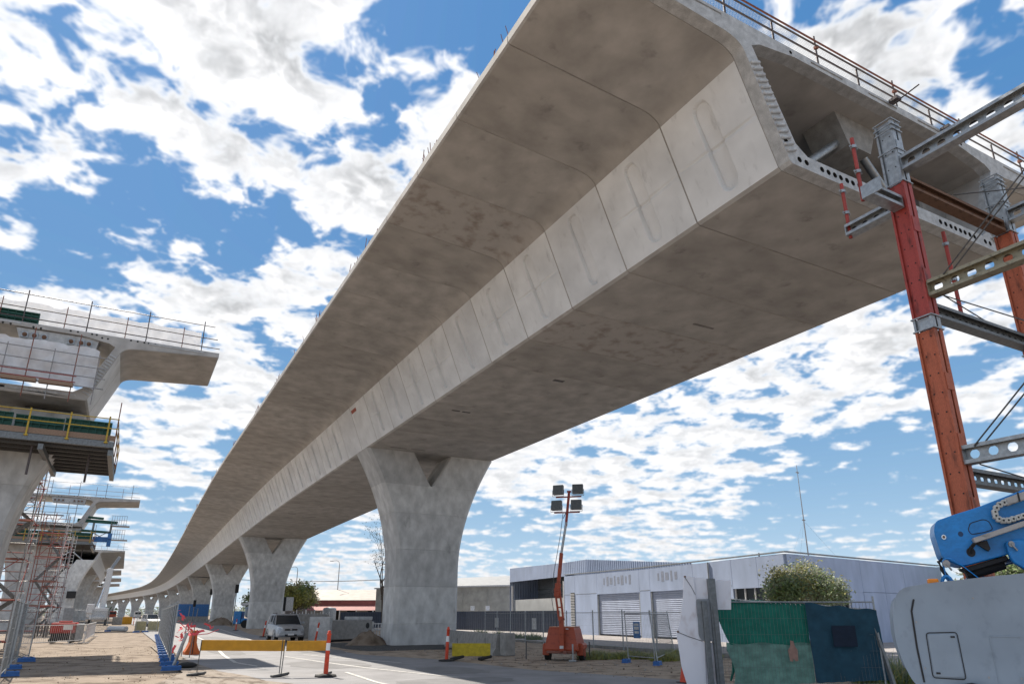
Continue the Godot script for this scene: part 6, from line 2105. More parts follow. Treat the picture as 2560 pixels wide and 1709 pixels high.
	m = MB.new(); m.tube(Vector3(0.5, 0.06, 0.9), Vector3(0.5, 0.62, 0.9), 0.03, 8); m.box(Vector3(0.5, 0.05, 0.9), Vector3(0.26, 0.05, 0.26)); part("jack_leg", m, M.galv, lt)
	m = MB.new(); m.box(Vector3(0.06, 0.95, 0.72), Vector3(0.17, 1.2, 0.14), 0.01); part("mast_base", m, M.tower_paint, lt)
	m = MB.new(); m.box(Vector3(0.06, 0.5, 0.80), Vector3(0.14, 0.1, 0.02)); part("label_plate", m, M.white, lt)
	m = MB.new(); m.box(Vector3(0.24, 1.14, 0.585), Vector3(0.1, 0.04, 0.02)); part("label_plate", m, M.white, lt)
	# mast: two-bar links then a telescoping tube
	m = MB.new()
	for q in [-0.085, 0.085]:
		m.beam(Vector3(0.05 + q, 1.45, 0.70), Vector3(-0.12 + q * 1.1, 2.62, 0.55), 0.05, 0.07)
	for y in [0.1, 0.4, 0.7, 0.95]:
		m.beam(Vector3(0.05 - 0.17 * y - 0.1, 1.45 + 1.17 * y, 0.70 - 0.15 * y), Vector3(0.05 - 0.17 * y + 0.1, 1.45 + 1.17 * y, 0.70 - 0.15 * y), 0.04, 0.05)
	part("lower_arm", m, M.tower_paint, lt)
	m = MB.new(); m.beam(Vector3(-0.1, 2.5, 0.55), Vector3(0.06, 3.95, 0.45), 0.13, 0.13, Vector3.BACK, 0.01); m.beam(Vector3(-0.14, 2.3, 0.55), Vector3(-0.08, 2.8, 0.53), 0.22, 0.12, Vector3.BACK, 0.01)
	part("middle_arm", m, M.tower_paint, lt)
	m = MB.new(); m.tube(Vector3(0.05, 3.9, 0.45), Vector3(0.27, 5.15, 0.38), 0.05, 10); part("inner_tube", m, M.galv, lt)
	m = MB.new(); m.beam(Vector3(0.25, 5.0, 0.38), Vector3(0.4, 6.35, 0.3), 0.09, 0.09, Vector3.BACK); m.box(Vector3(0.4, 6.38, 0.3), Vector3(0.16, 0.06, 0.12)); part("upper_tube", m, M.scaf_red, lt)
	m = MB.new(); m.tube(Vector3(0.16, 5.3, 0.42), Vector3(0.26, 5.5, 0.42), 0.014, 5); m.path([Vector3(0.18, 5.55, 0.5), Vector3(0.05, 4.6, 0.55), Vector3(-0.22, 3.2, 0.62), Vector3(-0.3, 2.2, 0.7), Vector3(-0.2, 1.6, 0.78), Vector3(-0.12, 1.2, 0.7)], 0.012, 5); part("cable", m, M.steel_dark, lt)
	for q in [[6.18, 0.38], [5.56, 0.3]]:
		m = MB.new(); m.beam(Vector3(q[1] - 0.52, q[0] - 0.02, 0.36), Vector3(q[1] + 0.52, q[0] - 0.02, 0.32), 0.04, 0.05); part("cross_bar", m, M.scaf_red, lt)
		for sg in [-1.0, 1.0]:
			m = MB.new(); m.box(Vector3.ZERO, Vector3(0.44, 0.4, 0.14), 0.02)
			var at := Transform3D(Basis.from_euler(Vector3(-0.15, 0.1 * sg, 0)), Vector3(q[1] + 0.4 * sg, q[0] + 0.26, 0.42))
			var fl2 := part("floodlight", m, M.plate_grey, lt, at)
			m = MB.new(); m.box(Vector3(0, 0, 0.075), Vector3(0.4, 0.36, 0.015)); part("lens", m, M.flood_glass, fl2)
			m = MB.new(); m.path([Vector3(-0.24, 0.0, 0), Vector3(-0.24, -0.26, 0), Vector3(0.24, -0.26, 0), Vector3(0.24, 0.0, 0)], 0.014, 5); part("yoke", m, M.galv, fl2)
	# traffic lights far along the road
	for q in [[12.2, 150.0, 3.6, "black traffic light beside the third pier"], [16.4, 165.0, 6.2, "taller black traffic light beyond the third pier"], [14.6, 112.0, 5.2, "black traffic light on a pole at the second pier's edge"]]:
		var tl := thing("traffic_light", q[3], "traffic light", V(q[0], 0, q[1]))
		m = MB.new(); m.tube(Vector3.ZERO, Vector3(0, q[2], 0), 0.07, 8); part("pole", m, M.galv_dark, tl)
		m = MB.new(); m.box(Vector3(0, q[2] + 0.1, 0.12), Vector3(0.5, 1.2, 0.25), 0.04); part("signal_head", m, M.black, tl)
		for i in 3:
			m = MB.new(); m.tube(Vector3(0, q[2] + 0.45 - 0.36 * i, 0.24), Vector3(0, q[2] + 0.45 - 0.36 * i, 0.38), 0.13, 12); part("visor", m, M.black, tl)
	var ct := thing("blue_container", "blue site container between the third and fourth piers", "container", V(14.2, 0, 176))
	m = MB.new(); m.box(Vector3(0, 2.6, 0), Vector3(6.2, 2.6, 2.6), 0.03); part("shell", m, M.light_blue, ct)
	m = MB.new()
	for i in 30: m.box(Vector3(-2.95 + i * 0.2, 2.6, 1.31), Vector3(0.09, 2.4, 0.04))
	part("wall_ribs", m, M.light_blue, ct)
	m = MB.new(); m.box(Vector3(0, 0.65, 0), Vector3(6.0, 1.3, 2.4)); part("plinth", m, M.precast, ct)


func stuff_mesh(m: MB) -> MB:
	return m


# ---------------------------------------------------------------- vehicles
func wheel_at(o: Node3D, c: Vector3, r: float, w: float, sg: float) -> void:
	var m := MB.new()
	m.x = Transform3D(Basis(Vector3.BACK, PI / 2), c)
	m.lathe([Vector2(r * 0.6, -w / 2), Vector2(r * 0.93, -w / 2), Vector2(r, -w * 0.35), Vector2(r, w * 0.35), Vector2(r * 0.93, w / 2), Vector2(r * 0.6, w / 2)], 24)
	var wl := part("wheel", m, M.rubber, o)
	m = MB.new()
	m.tube(c + Vector3(w * 0.40 * sg, 0, 0), c + Vector3(w * 0.46 * sg, 0, 0), r * 0.62, 20)
	for i in 5:
		var a := TAU * i / 5
		m.beam(c + Vector3(w * 0.47 * sg, cos(a) * r * 0.12, sin(a) * r * 0.12), c + Vector3(w * 0.47 * sg, cos(a) * r * 0.58, sin(a) * r * 0.58), 0.05, 0.07, Vector3.RIGHT)
	part("rim", m, M.silver, wl)


func make_suv() -> Node3D:
	# front of the car towards +z, x across
	var o := thing("silver_car", "silver compact off-road car facing camera on the road behind the amber boards", "car", V(9.6, 0.01, 48.6), -0.02)
	# sections along z: half width at sill, beltline, heights
	var body := MB.new()
	var rows := []
	# z, half width low, half width high, y bottom, y belt
	for q in [[2.12, 0.62, 0.6, 0.42, 0.62], [2.08, 0.74, 0.7, 0.34, 0.74], [1.95, 0.83, 0.78, 0.30, 0.86], [1.7, 0.87, 0.82, 0.30, 0.93], [1.2, 0.89, 0.85, 0.30, 1.0], [0.75, 0.89, 0.86, 0.3, 1.05], [0.0, 0.89, 0.87, 0.3, 1.07], [-1.0, 0.89, 0.87, 0.3, 1.09], [-1.9, 0.88, 0.84, 0.34, 1.1], [-2.12, 0.8, 0.76, 0.42, 1.05]]:
		var z: float = q[0]; var a: float = q[1]; var b: float = q[2]; var y0: float = q[3]; var y1: float = q[4]
		var ym := lerpf(y0, y1, 0.45)
		rows.append(PackedVector3Array([Vector3(-a * 0.94, y0, z), Vector3(a * 0.94, y0, z), Vector3(a, y0 + 0.08, z), Vector3(a + 0.012, ym, z), Vector3(b + 0.02, y1 - 0.1, z), Vector3(b - 0.04, y1, z), Vector3(b * 0.5, y1 + 0.035, z), Vector3(-b * 0.5, y1 + 0.035, z), Vector3(-b + 0.04, y1, z), Vector3(-b - 0.02, y1 - 0.1, z), Vector3(-a - 0.012, ym, z), Vector3(-a, y0 + 0.08, z)]))
	rows.reverse()
	body.loft(rows, true, true)
	part("body", body, M.silver, o)
	# cabin as pillars and roof round dark glass
	var cab := MB.new()
	var cr := []
	for q in [[1.06, 0.80, 0.92, 0.62], [1.35, 0.73, 0.45, -1.75], [1.6, 0.66, 0.12, -1.92]]:
		cr.append([q[0], q[1], q[2], q[3]])
	var ring := func(y: float, w: float, zf: float, zb: float) -> PackedVector3Array:
		return PackedVector3Array([Vector3(-w * 0.93, y, zf), Vector3(w * 0.93, y, zf), Vector3(w, y, zf - 0.14), Vector3(w, y, zb + 0.1), Vector3(w * 0.93, y, zb), Vector3(-w * 0.93, y, zb), Vector3(-w, y, zb + 0.1), Vector3(-w, y, zf - 0.14)])
	cab.loft([ring.call(1.05, 0.83, 0.98, -2.02), ring.call(1.62, 0.69, 0.16, -1.86)], true, false)
	part("glasshouse", cab, M.glass, o)
	var rf := MB.new()
	rf.loft([ring.call(1.6, 0.705, 0.2, -1.9), ring.call(1.65, 0.69, 0.08, -1.86), ring.call(1.69, 0.58, -0.1, -1.7)], true, true)
	part("roof", rf, M.silver, o)
	for sg in [-1.0, 1.0]:
		var pm := MB.new()
		pm.beam(Vector3(0.80 * sg, 1.05, 0.97), Vector3(0.675 * sg, 1.63, 0.15), 0.06, 0.07)
		pm.beam(Vector3(0.845 * sg, 1.05, 0.05), Vector3(0.71 * sg, 1.62, -0.15), 0.04, 0.1)
		pm.beam(Vector3(0.845 * sg, 1.05, -0.95), Vector3(0.71 * sg, 1.62, -1.0), 0.04, 0.1)
		pm.beam(Vector3(0.84 * sg, 1.05, -1.85), Vector3(0.70 * sg, 1.62, -1.75), 0.04, 0.2)
		part("pillar", pm, M.silver, o)
		var mm := MB.new(); mm.box(Vector3(0.98 * sg, 1.14, 0.62), Vector3(0.2, 0.15, 0.1), 0.03); part("mirror", mm, M.silver, o)
		var rr := MB.new(); rr.beam(Vector3(0.6 * sg, 1.73, -0.1), Vector3(0.6 * sg, 1.74, -1.6), 0.04, 0.04); part("roof_rail", rr, M.black, o)
		for z in [1.32, -1.32]:
			wheel_at(o, Vector3(0.77 * sg, 0.34, z), 0.34, 0.22, sg)
			var am := MB.new()
			for i in 9:
				var a0 := PI * i / 9; var a1 := PI * (i + 1) / 9
				am.beam(Vector3(0.885 * sg, 0.34 + sin(a0) * 0.4, z + cos(a0) * 0.4), Vector3(0.885 * sg, 0.34 + sin(a1) * 0.4, z + cos(a1) * 0.4), 0.06, 0.06, Vector3.RIGHT)
			part("wheel_arch", am, M.plate_grey, o)
			var wm := MB.new(); wm.tube(Vector3(0.74 * sg, 0.36, z), Vector3(0.893 * sg, 0.36, z), 0.375, 20)
			part("wheel_well", wm, M.black, o)
		var hl := MB.new()
		hl.loft([PackedVector3Array([Vector3(0.50 * sg, 0.68, 2.02), Vector3(0.84 * sg, 0.76, 1.76), Vector3(0.83 * sg, 0.92, 1.7), Vector3(0.55 * sg, 0.86, 1.95)]) if sg > 0 else PackedVector3Array([Vector3(-0.84, 0.76, 1.76), Vector3(-0.50, 0.68, 2.02), Vector3(-0.55, 0.86, 1.95), Vector3(-0.83, 0.92, 1.7)]), PackedVector3Array([Vector3(0.48 * sg, 0.67, 2.1), Vector3(0.83 * sg, 0.75, 1.9), Vector3(0.82 * sg, 0.92, 1.78), Vector3(0.53 * sg, 0.87, 2.03)]) if sg > 0 else PackedVector3Array([Vector3(-0.83, 0.75, 1.9), Vector3(-0.48, 0.67, 2.1), Vector3(-0.53, 0.87, 2.03), Vector3(-0.82, 0.92, 1.78)])], true, false)
		part("headlight", hl, M.lens, o)
		var fg := MB.new(); fg.tube(Vector3(0.62 * sg, 0.48, 2.0), Vector3(0.62 * sg, 0.48, 2.13), 0.075, 12); part("fog_lamp", fg, M.black, o)
	var gr := MB.new(); gr.box(Vector3(0, 0.745, 2.09), Vector3(0.78, 0.11, 0.08), 0.03); part("grille", gr, M.black, o)
	var em := MB.new(); em.box(Vector3(0, 0.75, 2.135), Vector3(0.1, 0.06, 0.02), 0.01); part("badge", em, M.chrome, o)
	var bp := MB.new(); bp.box(Vector3(0, 0.47, 2.08), Vector3(1.5, 0.2, 0.14), 0.05); part("bumper", bp, M.silver, o)
	var ai := MB.new(); ai.box(Vector3(0, 0.42, 2.15), Vector3(0.74, 0.11, 0.03), 0.01); part("air_intake", ai, M.black, o)
	var np := MB.new(); np.box(Vector3(0, 0.47, 2.175), Vector3(0.37, 0.1, 0.012)); part("number_plate", np, M.reflect, o)
	var wp := MB.new(); wp.tube(Vector3(-0.5, 1.09, 0.98), Vector3(0.05, 1.1, 1.0), 0.01, 5); part("wiper", wp, M.black, o)
	return o


func build_vehicles() -> void:
	make_suv()
	var m: MB
	# distant blue boom lift behind the car
	var bl := thing("boom_lift", "small distant blue and grey boom lift behind the silver car", "boom lift", V(16.4, 0, 100.5), -0.5)
	m = MB.new(); m.box(Vector3(0, 0.95, 0), Vector3(4.2, 0.5, 2.0), 0.08); part("chassis", m, M.lift_blue, bl)
	m = MB.new(); m.box(Vector3(-0.1, 2.0, 0.2), Vector3(3.2, 1.4, 1.9), 0.2); part("turntable", m, M.lift_grey, bl)
	m = MB.new(); m.beam(Vector3(-2.6, 2.9, 0), Vector3(1.7, 3.7, 0), 0.3, 0.35, Vector3.UP, 0.03); part("boom", m, M.white, bl)
	m = MB.new(); m.beam(Vector3(1.3, 1.2, 0.3), Vector3(1.9, 4.0, 0.3), 0.4, 0.75, Vector3.BACK, 0.05); part("riser_link", m, M.lift_blue, bl)
	m = MB.new(); m.box(Vector3(-2.7, 1.3, 0.2), Vector3(1.0, 1.6, 1.2), 0.06); part("basket", m, M.lift_blue, bl)
	m = MB.new(); m.box(Vector3(2.6, 1.9, 0.2), Vector3(1.1, 1.3, 1.4), 0.1); part("counterweight", m, M.white, bl)
	for z in [-0.95, 0.95]:
		for x in [-1.5, 1.5]:
			m = MB.new(); m.tube(Vector3(x, 0.5, z - 0.18), Vector3(x, 0.5, z + 0.18), 0.5, 16); part("wheel", m, M.rubber, bl)
	# white and blue van coming down the road far off
	var vn := thing("white_van", "white people mover far off on the road past the fence gate", "van", V(4.1, 0.02, 118.0), 0.2)
	m = MB.new()
	var rows := []
	for q in [[-2.2, 0.8, 0.4, 1.0], [-2.1, 0.86, 0.35, 1.1], [0.9, 0.86, 0.35, 1.05], [2.0, 0.82, 0.4, 0.85], [2.2, 0.7, 0.5, 0.7]]:
		rows.append(PackedVector3Array([Vector3(-q[1], q[2], q[0]), Vector3(q[1], q[2], q[0]), Vector3(q[1], q[3], q[0]), Vector3(-q[1], q[3], q[0])]))
	m.loft(rows, true, false); part("body", m, M.white, vn)
	m = MB.new()
	m.loft([PackedVector3Array([Vector3(-0.82, 1.02, 1.0), Vector3(0.82, 1.02, 1.0), Vector3(0.82, 1.02, -2.1), Vector3(-0.82, 1.02, -2.1)]), PackedVector3Array([Vector3(-0.7, 1.62, 0.2), Vector3(0.7, 1.62, 0.2), Vector3(0.7, 1.62, -1.95), Vector3(-0.7, 1.62, -1.95)])], true, false); part("glasshouse", m, M.glass, vn)
	m = MB.new(); m.box(Vector3(0, 1.66, -0.9), Vector3(1.46, 0.08, 2.2), 0.03); part("roof", m, M.white, vn)
	for sg in [-1.0, 1.0]:
		m = MB.new(); m.beam(Vector3(0.8 * sg, 1.02, 0.98), Vector3(0.69 * sg, 1.62, 0.2), 0.08, 0.08); m.beam(Vector3(0.83 * sg, 1.02, -0.4), Vector3(0.7 * sg, 1.62, -0.5), 0.06, 0.12); m.beam(Vector3(0.83 * sg, 1.02, -2.0), Vector3(0.7 * sg, 1.62, -1.9), 0.06, 0.16); part("pillar", m, M.white, vn)
		for z in [1.35, -1.4]:
			m = MB.new(); m.tube(Vector3(0.68 * sg, 0.32, z), Vector3(0.89 * sg, 0.32, z), 0.32, 16); part("wheel", m, M.rubber, vn)
		m = MB.new(); m.box(Vector3(0.6 * sg, 0.72, 2.13), Vector3(0.28, 0.14, 0.12), 0.02); part("headlight", m, M.lens, vn)
	# machines working far up the road under the curve
	var labels := ["tiny orange machine far up the road under the curved viaduct", "tiny white truck far up the road under the curved viaduct", "tiny pale truck parked left of the far curve's piers"]
	for i in 3:
		var t := thing("far_truck", labels[i], "truck", V([-2.5, 6.0, -6.0][i], 0, [300.0, 320.0, 270.0][i]))
		m = MB.new(); m.box(Vector3(0, 1.7, -1.5), Vector3(2.4, 2.0, 4.5), 0.1); part("body", m, [M.barrier_orange, M.white, M.plate_grey][i], t)
		m = MB.new(); m.box(Vector3(0, 1.8, 1.8), Vector3(2.3, 2.2, 1.6), 0.2); part("cab", m, [M.tower_paint, M.white, M.white][i], t)
		m = MB.new(); m.box(Vector3(0, 2.2, 2.62), Vector3(2.0, 0.8, 0.05)); part("windscreen", m, M.glass, t)
		for z in [-2.6, 1.6]:
			for sg in [-1.0, 1.0]:
				m = MB.new(); m.tube(Vector3(0.9 * sg, 0.5, z), Vector3(1.2 * sg, 0.5, z), 0.5, 12); part("wheel", m, M.rubber, t)


# ---------------------------------------------------------------- right foreground
func poly(a: Array) -> PackedVector2Array:
	var o := PackedVector2Array()
	for q in a: o.append(Vector2(q[0], q[1]))
	return o


func rounded(p: PackedVector2Array, r: float, k := 4) -> PackedVector2Array:
	var o := PackedVector2Array()
	var n := p.size()
	for i in n:
		var a := p[(i - 1 + n) % n]; var b := p[i]; var c := p[(i + 1) % n]
		var ra := minf(r, minf(a.distance_to(b), b.distance_to(c)) * 0.45)
		var s := b + (a - b).normalized() * ra; var e := b + (c - b).normalized() * ra
		for j in k + 1:
			var u := float(j) / k
			o.append(s * (1 - u) * (1 - u) + b * 2 * u * (1 - u) + e * u * u)
	return o


func slab(m: MB, p: PackedVector2Array, z0: float, z1: float, bev := 0.012) -> void:
	# extruded outline with a small chamfer round its front edge
	if Geometry2D.is_polygon_clockwise(p):
		p = p.duplicate(); p.reverse()
	var q := inset(p, bev)
	m.loft([loop3(p, z0), loop3(p, z1 - bev), loop3(q, z1)], false, false)
	var t := Geometry2D.triangulate_polygon(q)
	for i in range(0, t.size(), 3):
		var a := q[t[i]]; var b := q[t[i + 1]]; var c := q[t[i + 2]]
		if (b - a).cross(c - a) < 0:
			var w := b; b = c; c = w
		m.tri(Vector3(a.x, a.y, z1), Vector3(b.x, b.y, z1), Vector3(c.x, c.y, z1))
		m.tri(Vector3(a.x, a.y, z0), Vector3(c.x, c.y, z0), Vector3(b.x, b.y, z0))


func cloth(c00: Vector3, c10: Vector3, c01: Vector3, c11: Vector3, sd: int, amp: float, left = null) -> MB:
	# hanging cloth between four corners (bottom left, bottom right, top left, top right)
	var f := fnoise(sd, 0.9, 4)
	var m := MB.new()
	m.soft(true)
	var nx := 40; var ny := 30
	var n := (c10 - c00).cross(c01 - c00).normalized()
	var P := func(i: int, j: int) -> Vector3:
		var u := float(i) / nx; var v := float(j) / ny
		if left != null: u = lerpf(left.call(v), 1.0, u)
		var p := c00.lerp(c10, u).lerp(c01.lerp(c11, u), v)
		var sag := 0.02 * sin(u * PI * 5.0) * v
		return p + n * amp * f.get_noise_2d(u * 4.0, v * 2.2) + Vector3(0, sag - 0.012 * absf(sin(u * 22.0)) * (1.0 - v), 0)
	for i in nx:
		for j in ny:
			m.quad(P.call(i, j), P.call(i + 1, j), P.call(i + 1, j + 1), P.call(i, j + 1))
	return m


func build_foreground() -> void:
	var m: MB
	# cloth covered fence: left end, middle, right end
	var L := V(11.2, 0, 11.55); var R := V(14.3, 0, 9.85); var K := L.lerp(R, 0.58)
	var fp := make_fence_panel("mesh fence panel behind the green and navy cloth", L + Vector3(0, 0.08, 0), R + Vector3(0, 0.08, 0), 1.95, 0.0)
	var nrm := (R - L).cross(Vector3.UP).normalized()
	if nrm.z < 0: nrm = -nrm
	var f := nrm * -0.03
	var ends := func(v: float) -> float:
		return 0.02 + 0.10 * (1.0 - v) + 0.10 * sin(v * PI) - (0.02 if v > 0.9 else 0.0)
	var gc := thing("green_cloth", "torn green shade cloth tied to the mesh fence, left half", "shade cloth")
	part("upper_cloth", cloth(L + f + Vector3(0, 1.05, 0), K + f + Vector3(0, 1.05, 0), L + f + Vector3(0, 2.0, 0), K + f + Vector3(0, 1.88, 0), 71, 0.025, func(v): return lerpf(0.17, 0.0, pow(v, 0.8))), M.cloth_green, gc)
	part("lower_cloth", cloth(L + f * 1.2 + Vector3(0, 0.2, 0), K + f * 1.2 + Vector3(0.03, 0.3, 0), L + f * 0.8 + Vector3(0, 1.07, 0), K + f * 0.8 + Vector3(0, 1.07, 0), 72, 0.02, func(v): return 0.16 + 0.03 * sin(v * 5.0)), M.cloth_pale, gc)
	m = MB.new()
	m.path([L + f * 1.6 + Vector3(0.42, 0.95, 0), L + f * 2 + Vector3(0.55, 0.75, 0), L + f * 2 + Vector3(0.5, 0.5, 0), L + f * 1.6 + Vector3(0.4, 0.32, 0)], 0.05, 8, 0.02)
	part("hanging_fold", m, M.cloth_green, gc)
	m = MB.new()
	m.x = Transform3D(Basis((R - L).normalized(), Vector3.UP, nrm), L.lerp(R, 0.46) + nrm * 0.06 + Vector3(0, 0.72, 0))
	m.prism(poly([[-0.08, 0.0], [-0.02, 0.0], [-0.01, 0.06], [0.03, 0.0], [0.09, 0.01], [0.1, 0.22], [0.05, 0.3], [0.03, 0.4], [-0.03, 0.41], [-0.04, 0.3], [-0.1, 0.22]]), 0.0, 0.012)
	part("orange_patch", m, M.faded_orange, gc)
	solo("navy_cloth", cloth(K - f + Vector3(0.0, 0.3, 0), R - f + Vector3(0.12, 0.36, 0), K - f + Vector3(-0.05, 1.89, 0), R - f + Vector3(0, 1.74, 0), 73, 0.03), M.cloth_navy, "dark navy shade cloth on the mesh fence, right of the green one", "shade cloth")
	m = MB.new()
	m.x = Transform3D(Basis((R - L).normalized(), Vector3.UP, nrm), L.lerp(R, 0.78) + nrm * 0.075 + Vector3(0, 1.22, 0))
	m.box(Vector3.ZERO, Vector3(0.5, 0.42, 0.012))
	solo("cloth_patch", m, M.cloth_patch, "darker square patch sewn on the navy shade cloth", "patch")
	m = MB.new()
	for i in 34:
		var u := i / 33.0
		m.tube(L.lerp(R, u) + Vector3(0, lerpf(2.0, 1.76, u) - 0.03, 0.02), L.lerp(R, u) + f * 1.4 + Vector3(0.01, lerpf(2.0, 1.76, u) + 0.02, 0), 0.008, 4)
	m.path([L + f + Vector3(0, 2.01, 0), L.lerp(R, 0.25) + f + Vector3(0, 1.93, 0), K + f + Vector3(0, 1.89, 0), L.lerp(R, 0.8) + f + Vector3(0, 1.79, 0), R + f + Vector3(0.04, 1.75, 0)], 0.014, 5)
	part("tie_rope", m, M.chain, gc)
	var bx := Basis(V(0.878, 0, -0.478), Vector3.UP, V(-0.478, 0, -0.878))
	# posts and weathered sheet at the left end
	for q in [[0.36, 2.37, 0.075, 0.0, "square galvanised post behind the white sheet"], [0.16, 1.92, 0.05, 0.08, "square grey post at the left end of the cloth fence"], [0.38, 1.82, 0.045, 0.06, "third grey post, between the white sheet and green cloth"]]:
		m = MB.new(); m.x = Transform3D(bx, V(10.5, 0.0, 11.25)); m.beam(Vector3(q[0], 0, q[3]), Vector3(q[0] - 0.02, q[1], q[3]), q[2] * 2.0, q[2] * 2.0, Vector3.BACK, 0.006)
		solo("steel_post", m, M.galv_dark, q[4], "post")
	m = MB.new(); m.beam(V(14.45, 0, 9.75), V(14.2, 1.72, 9.95), 0.085, 0.085, Vector3.BACK, 0.006)
	solo("steel_post", m, M.galv_dark, "leaning grey steel post right of the navy cloth", "post")
	var hw := fnoise(81, 1.2, 3)
	var ho := thing("white_sheet_hoarding", "torn white plastic sheet hoarding at the left of the cloth fence", "hoarding")
	m = MB.new(); slab(m, rounded(poly([[-0.22, 2.43], [-0.01, 2.41], [0.0, 1.98], [-0.01, 1.48], [0.01, 1.2], [0.11, 1.12], [0.07, 0.33], [0.06, 0.0], [-0.24, 0.0], [-0.32, 0.33], [-0.4, 0.64], [-0.44, 1.09], [-0.46, 1.3], [-0.38, 1.48], [-0.27, 1.98]]), 0.05, 3), 0.0, 0.015, 0.005)
	part("sheet", m, M.hoard, ho, Transform3D(bx, V(10.5, 0.0, 11.25)))
	m = MB.new(); slab(m, poly([[-0.03, 2.41], [0.28, 2.37], [0.42, 2.36], [0.42, 1.6], [-0.03, 1.6]]), -0.05, -0.035, 0.004)
	part("back_sheet", m, M.hoard, ho, Transform3D(bx, V(10.5, 0.0, 11.25)))
	m = MB.new(); slab(m, poly([[0.44, 2.35], [0.79, 2.34], [0.74, 1.75], [0.44, 1.75]]), -0.09, -0.075, 0.004)
	part("side_sheet", m, M.hoard, ho, Transform3D(bx, V(10.5, 0.0, 11.25)))
	m = MB.new(); slab(m, rounded(poly([[0.0, 1.96], [0.34, 1.96], [0.41, 1.13], [0.05, 1.14], [-0.01, 1.24]]), 0.04, 3), 0.025, 0.04, 0.004)
	part("grey_panel", m, M.plate_grey, ho, Transform3D(bx, V(10.5, 0.0, 11.25)))
	m = MB.new(); slab(m, poly([[0.08, 1.12], [0.4, 1.1], [0.46, 0.0], [0.06, 0.0]]), -0.03, -0.015, 0.004)
	part("lower_sheet", m, M.hoard, ho, Transform3D(bx, V(10.5, 0.0, 11.25)))
	m = MB.new()
	m.path([Vector3(-0.21, 2.41, 0.02), Vector3(-0.08, 2.2, 0.02), Vector3(-0.01, 2.05, 0.02)], 0.006, 5)
	m.path([Vector3(-0.43, 1.31, 0.02), Vector3(-0.2, 1.22, 0.02), Vector3(0.05, 1.14, 0.02)], 0.006, 5)
	part("tie_wire", m, M.steel_dark, ho, Transform3D(bx, V(10.5, 0.0, 11.25)))
	for q in [[-0.2, 2.41], [-0.43, 1.32]]:
		m = MB.new(); m.tube(Vector3(q[0], q[1], 0.012), Vector3(q[0], q[1], 0.04), 0.02, 8); part("bolt", m, M.rust, ho, Transform3D(bx, V(10.5, 0.0, 11.25)))
	m = MB.new(); m.lathe([Vector2(0.17, 0.03), Vector2(0.04, 0.68), Vector2(0.02, 0.7)], 16)
	var cn := thing("traffic_cone", "orange traffic cone half hidden behind the white sheet hoarding", "traffic cone", V(12.92, 0.0, 14.42))
	part("cone", m, M.hi_orange, cn)
	m = MB.new(); m.box(Vector3(0, 0.015, 0), Vector3(0.38, 0.03, 0.38), 0.01); part("rubber_base", m, M.rubber, cn)
	# low kerb wall below the cloth fence
	m = MB.new(); m.beam(L + Vector3(-0.2, 0.1, 0.0), R + Vector3(4.4, 0.12, 2.4), 0.24, 0.26, Vector3.UP, 0.02)
	solo("kerb_wall", m, M.precast, "low pale concrete kerb under the cloth fence and post", "kerb")
	# big boom lift, local frame: x to the picture's right, z towards the camera
	var z0 := 8.5
	var psi := deg_to_rad(28.58)
	var r0 := 4.58
	var at := V(r0 * cos(psi) + z0 * sin(psi), -0.03, z0 * cos(psi) - r0 * sin(psi))
	var o := thing("large_boom_lift", "large blue boom lift with grey engine hood, bottom right corner", "boom lift", at, -psi - 0.42)
	o.scale = Vector3(0.86, 1.0, 0.9)
	# engine hood: rounded shell, deep in z
	var hp := rounded(poly([[0.0, 1.42], [0.03, 1.72], [0.10, 1.885], [0.45, 1.935], [1.2, 2.0], [2.3, 2.08], [2.6, 1.9], [2.5, 0.9], [0.3, 0.9], [0.12, 0.98], [0.04, 1.2]]), 0.09, 4)
	m = MB.new()
	var q1 := inset(hp, 0.03); var q2 := inset(hp, 0.1)
	m.loft([loop3(q1, -1.7), loop3(hp, -1.6), loop3(hp, -0.12), loop3(q1, -0.04), loop3(q2, 0.0)], false, true)
	var tt := Geometry2D.triangulate_polygon(q2)
	m.soft(true)
	for i in range(0, tt.size(), 3):
		var a := q2[tt[i]]; var b := q2[tt[i + 1]]; var c := q2[tt[i + 2]]
		if (b - a).cross(c - a) < 0:
			var w := b; b = c; c = w
		m.tri(Vector3(a.x, a.y, 0), Vector3(b.x, b.y, 0), Vector3(c.x, c.y, 0))
	part("engine_hood", m, M.lift_grey, o)
	m = MB.new()
	m.path([Vector3(0.27, 1.91, -0.9), Vector3(0.27, 1.915, -0.1), Vector3(0.2, 1.84, 0.004), Vector3(0.155, 1.72, 0.004), Vector3(0.145, 1.32, 0.004), Vector3(0.16, 0.95, 0.002)], 0.012, 6)
	part("hood_seam", m, M.black, o)
	m = MB.new(); slab(m, rounded(poly([[0.29, 1.47], [0.63, 1.48], [0.635, 1.0], [0.28, 1.01]]), 0.03), -0.01, 0.012, 0.01)
	part("access_panel", m, M.lift_grey, o)
	m = MB.new()
	var ap := rounded(poly([[0.28, 1.48], [0.64, 1.49], [0.645, 0.99], [0.27, 1.0]]), 0.04)
	var app := []
	for v in ap: app.append(Vector3(v.x, v.y, 0.003))
	app.append(app[0])
	m.path(app, 0.006, 5)
	part("panel_gap", m, M.black, o)
	m = MB.new()
	rng.seed = 9
	for i in 16:
		var p := Vector2(0.03 + rng.randf() * 0.06, 1.2 + rng.randf() * 0.6)
		m.box(Vector3(p.x + 0.035, p.y, -0.035), Vector3(0.012 + 0.02 * rng.randf(), 0.02 + 0.05 * rng.randf(), 0.003))
	part("scuff_marks", m, M.reflect, o)
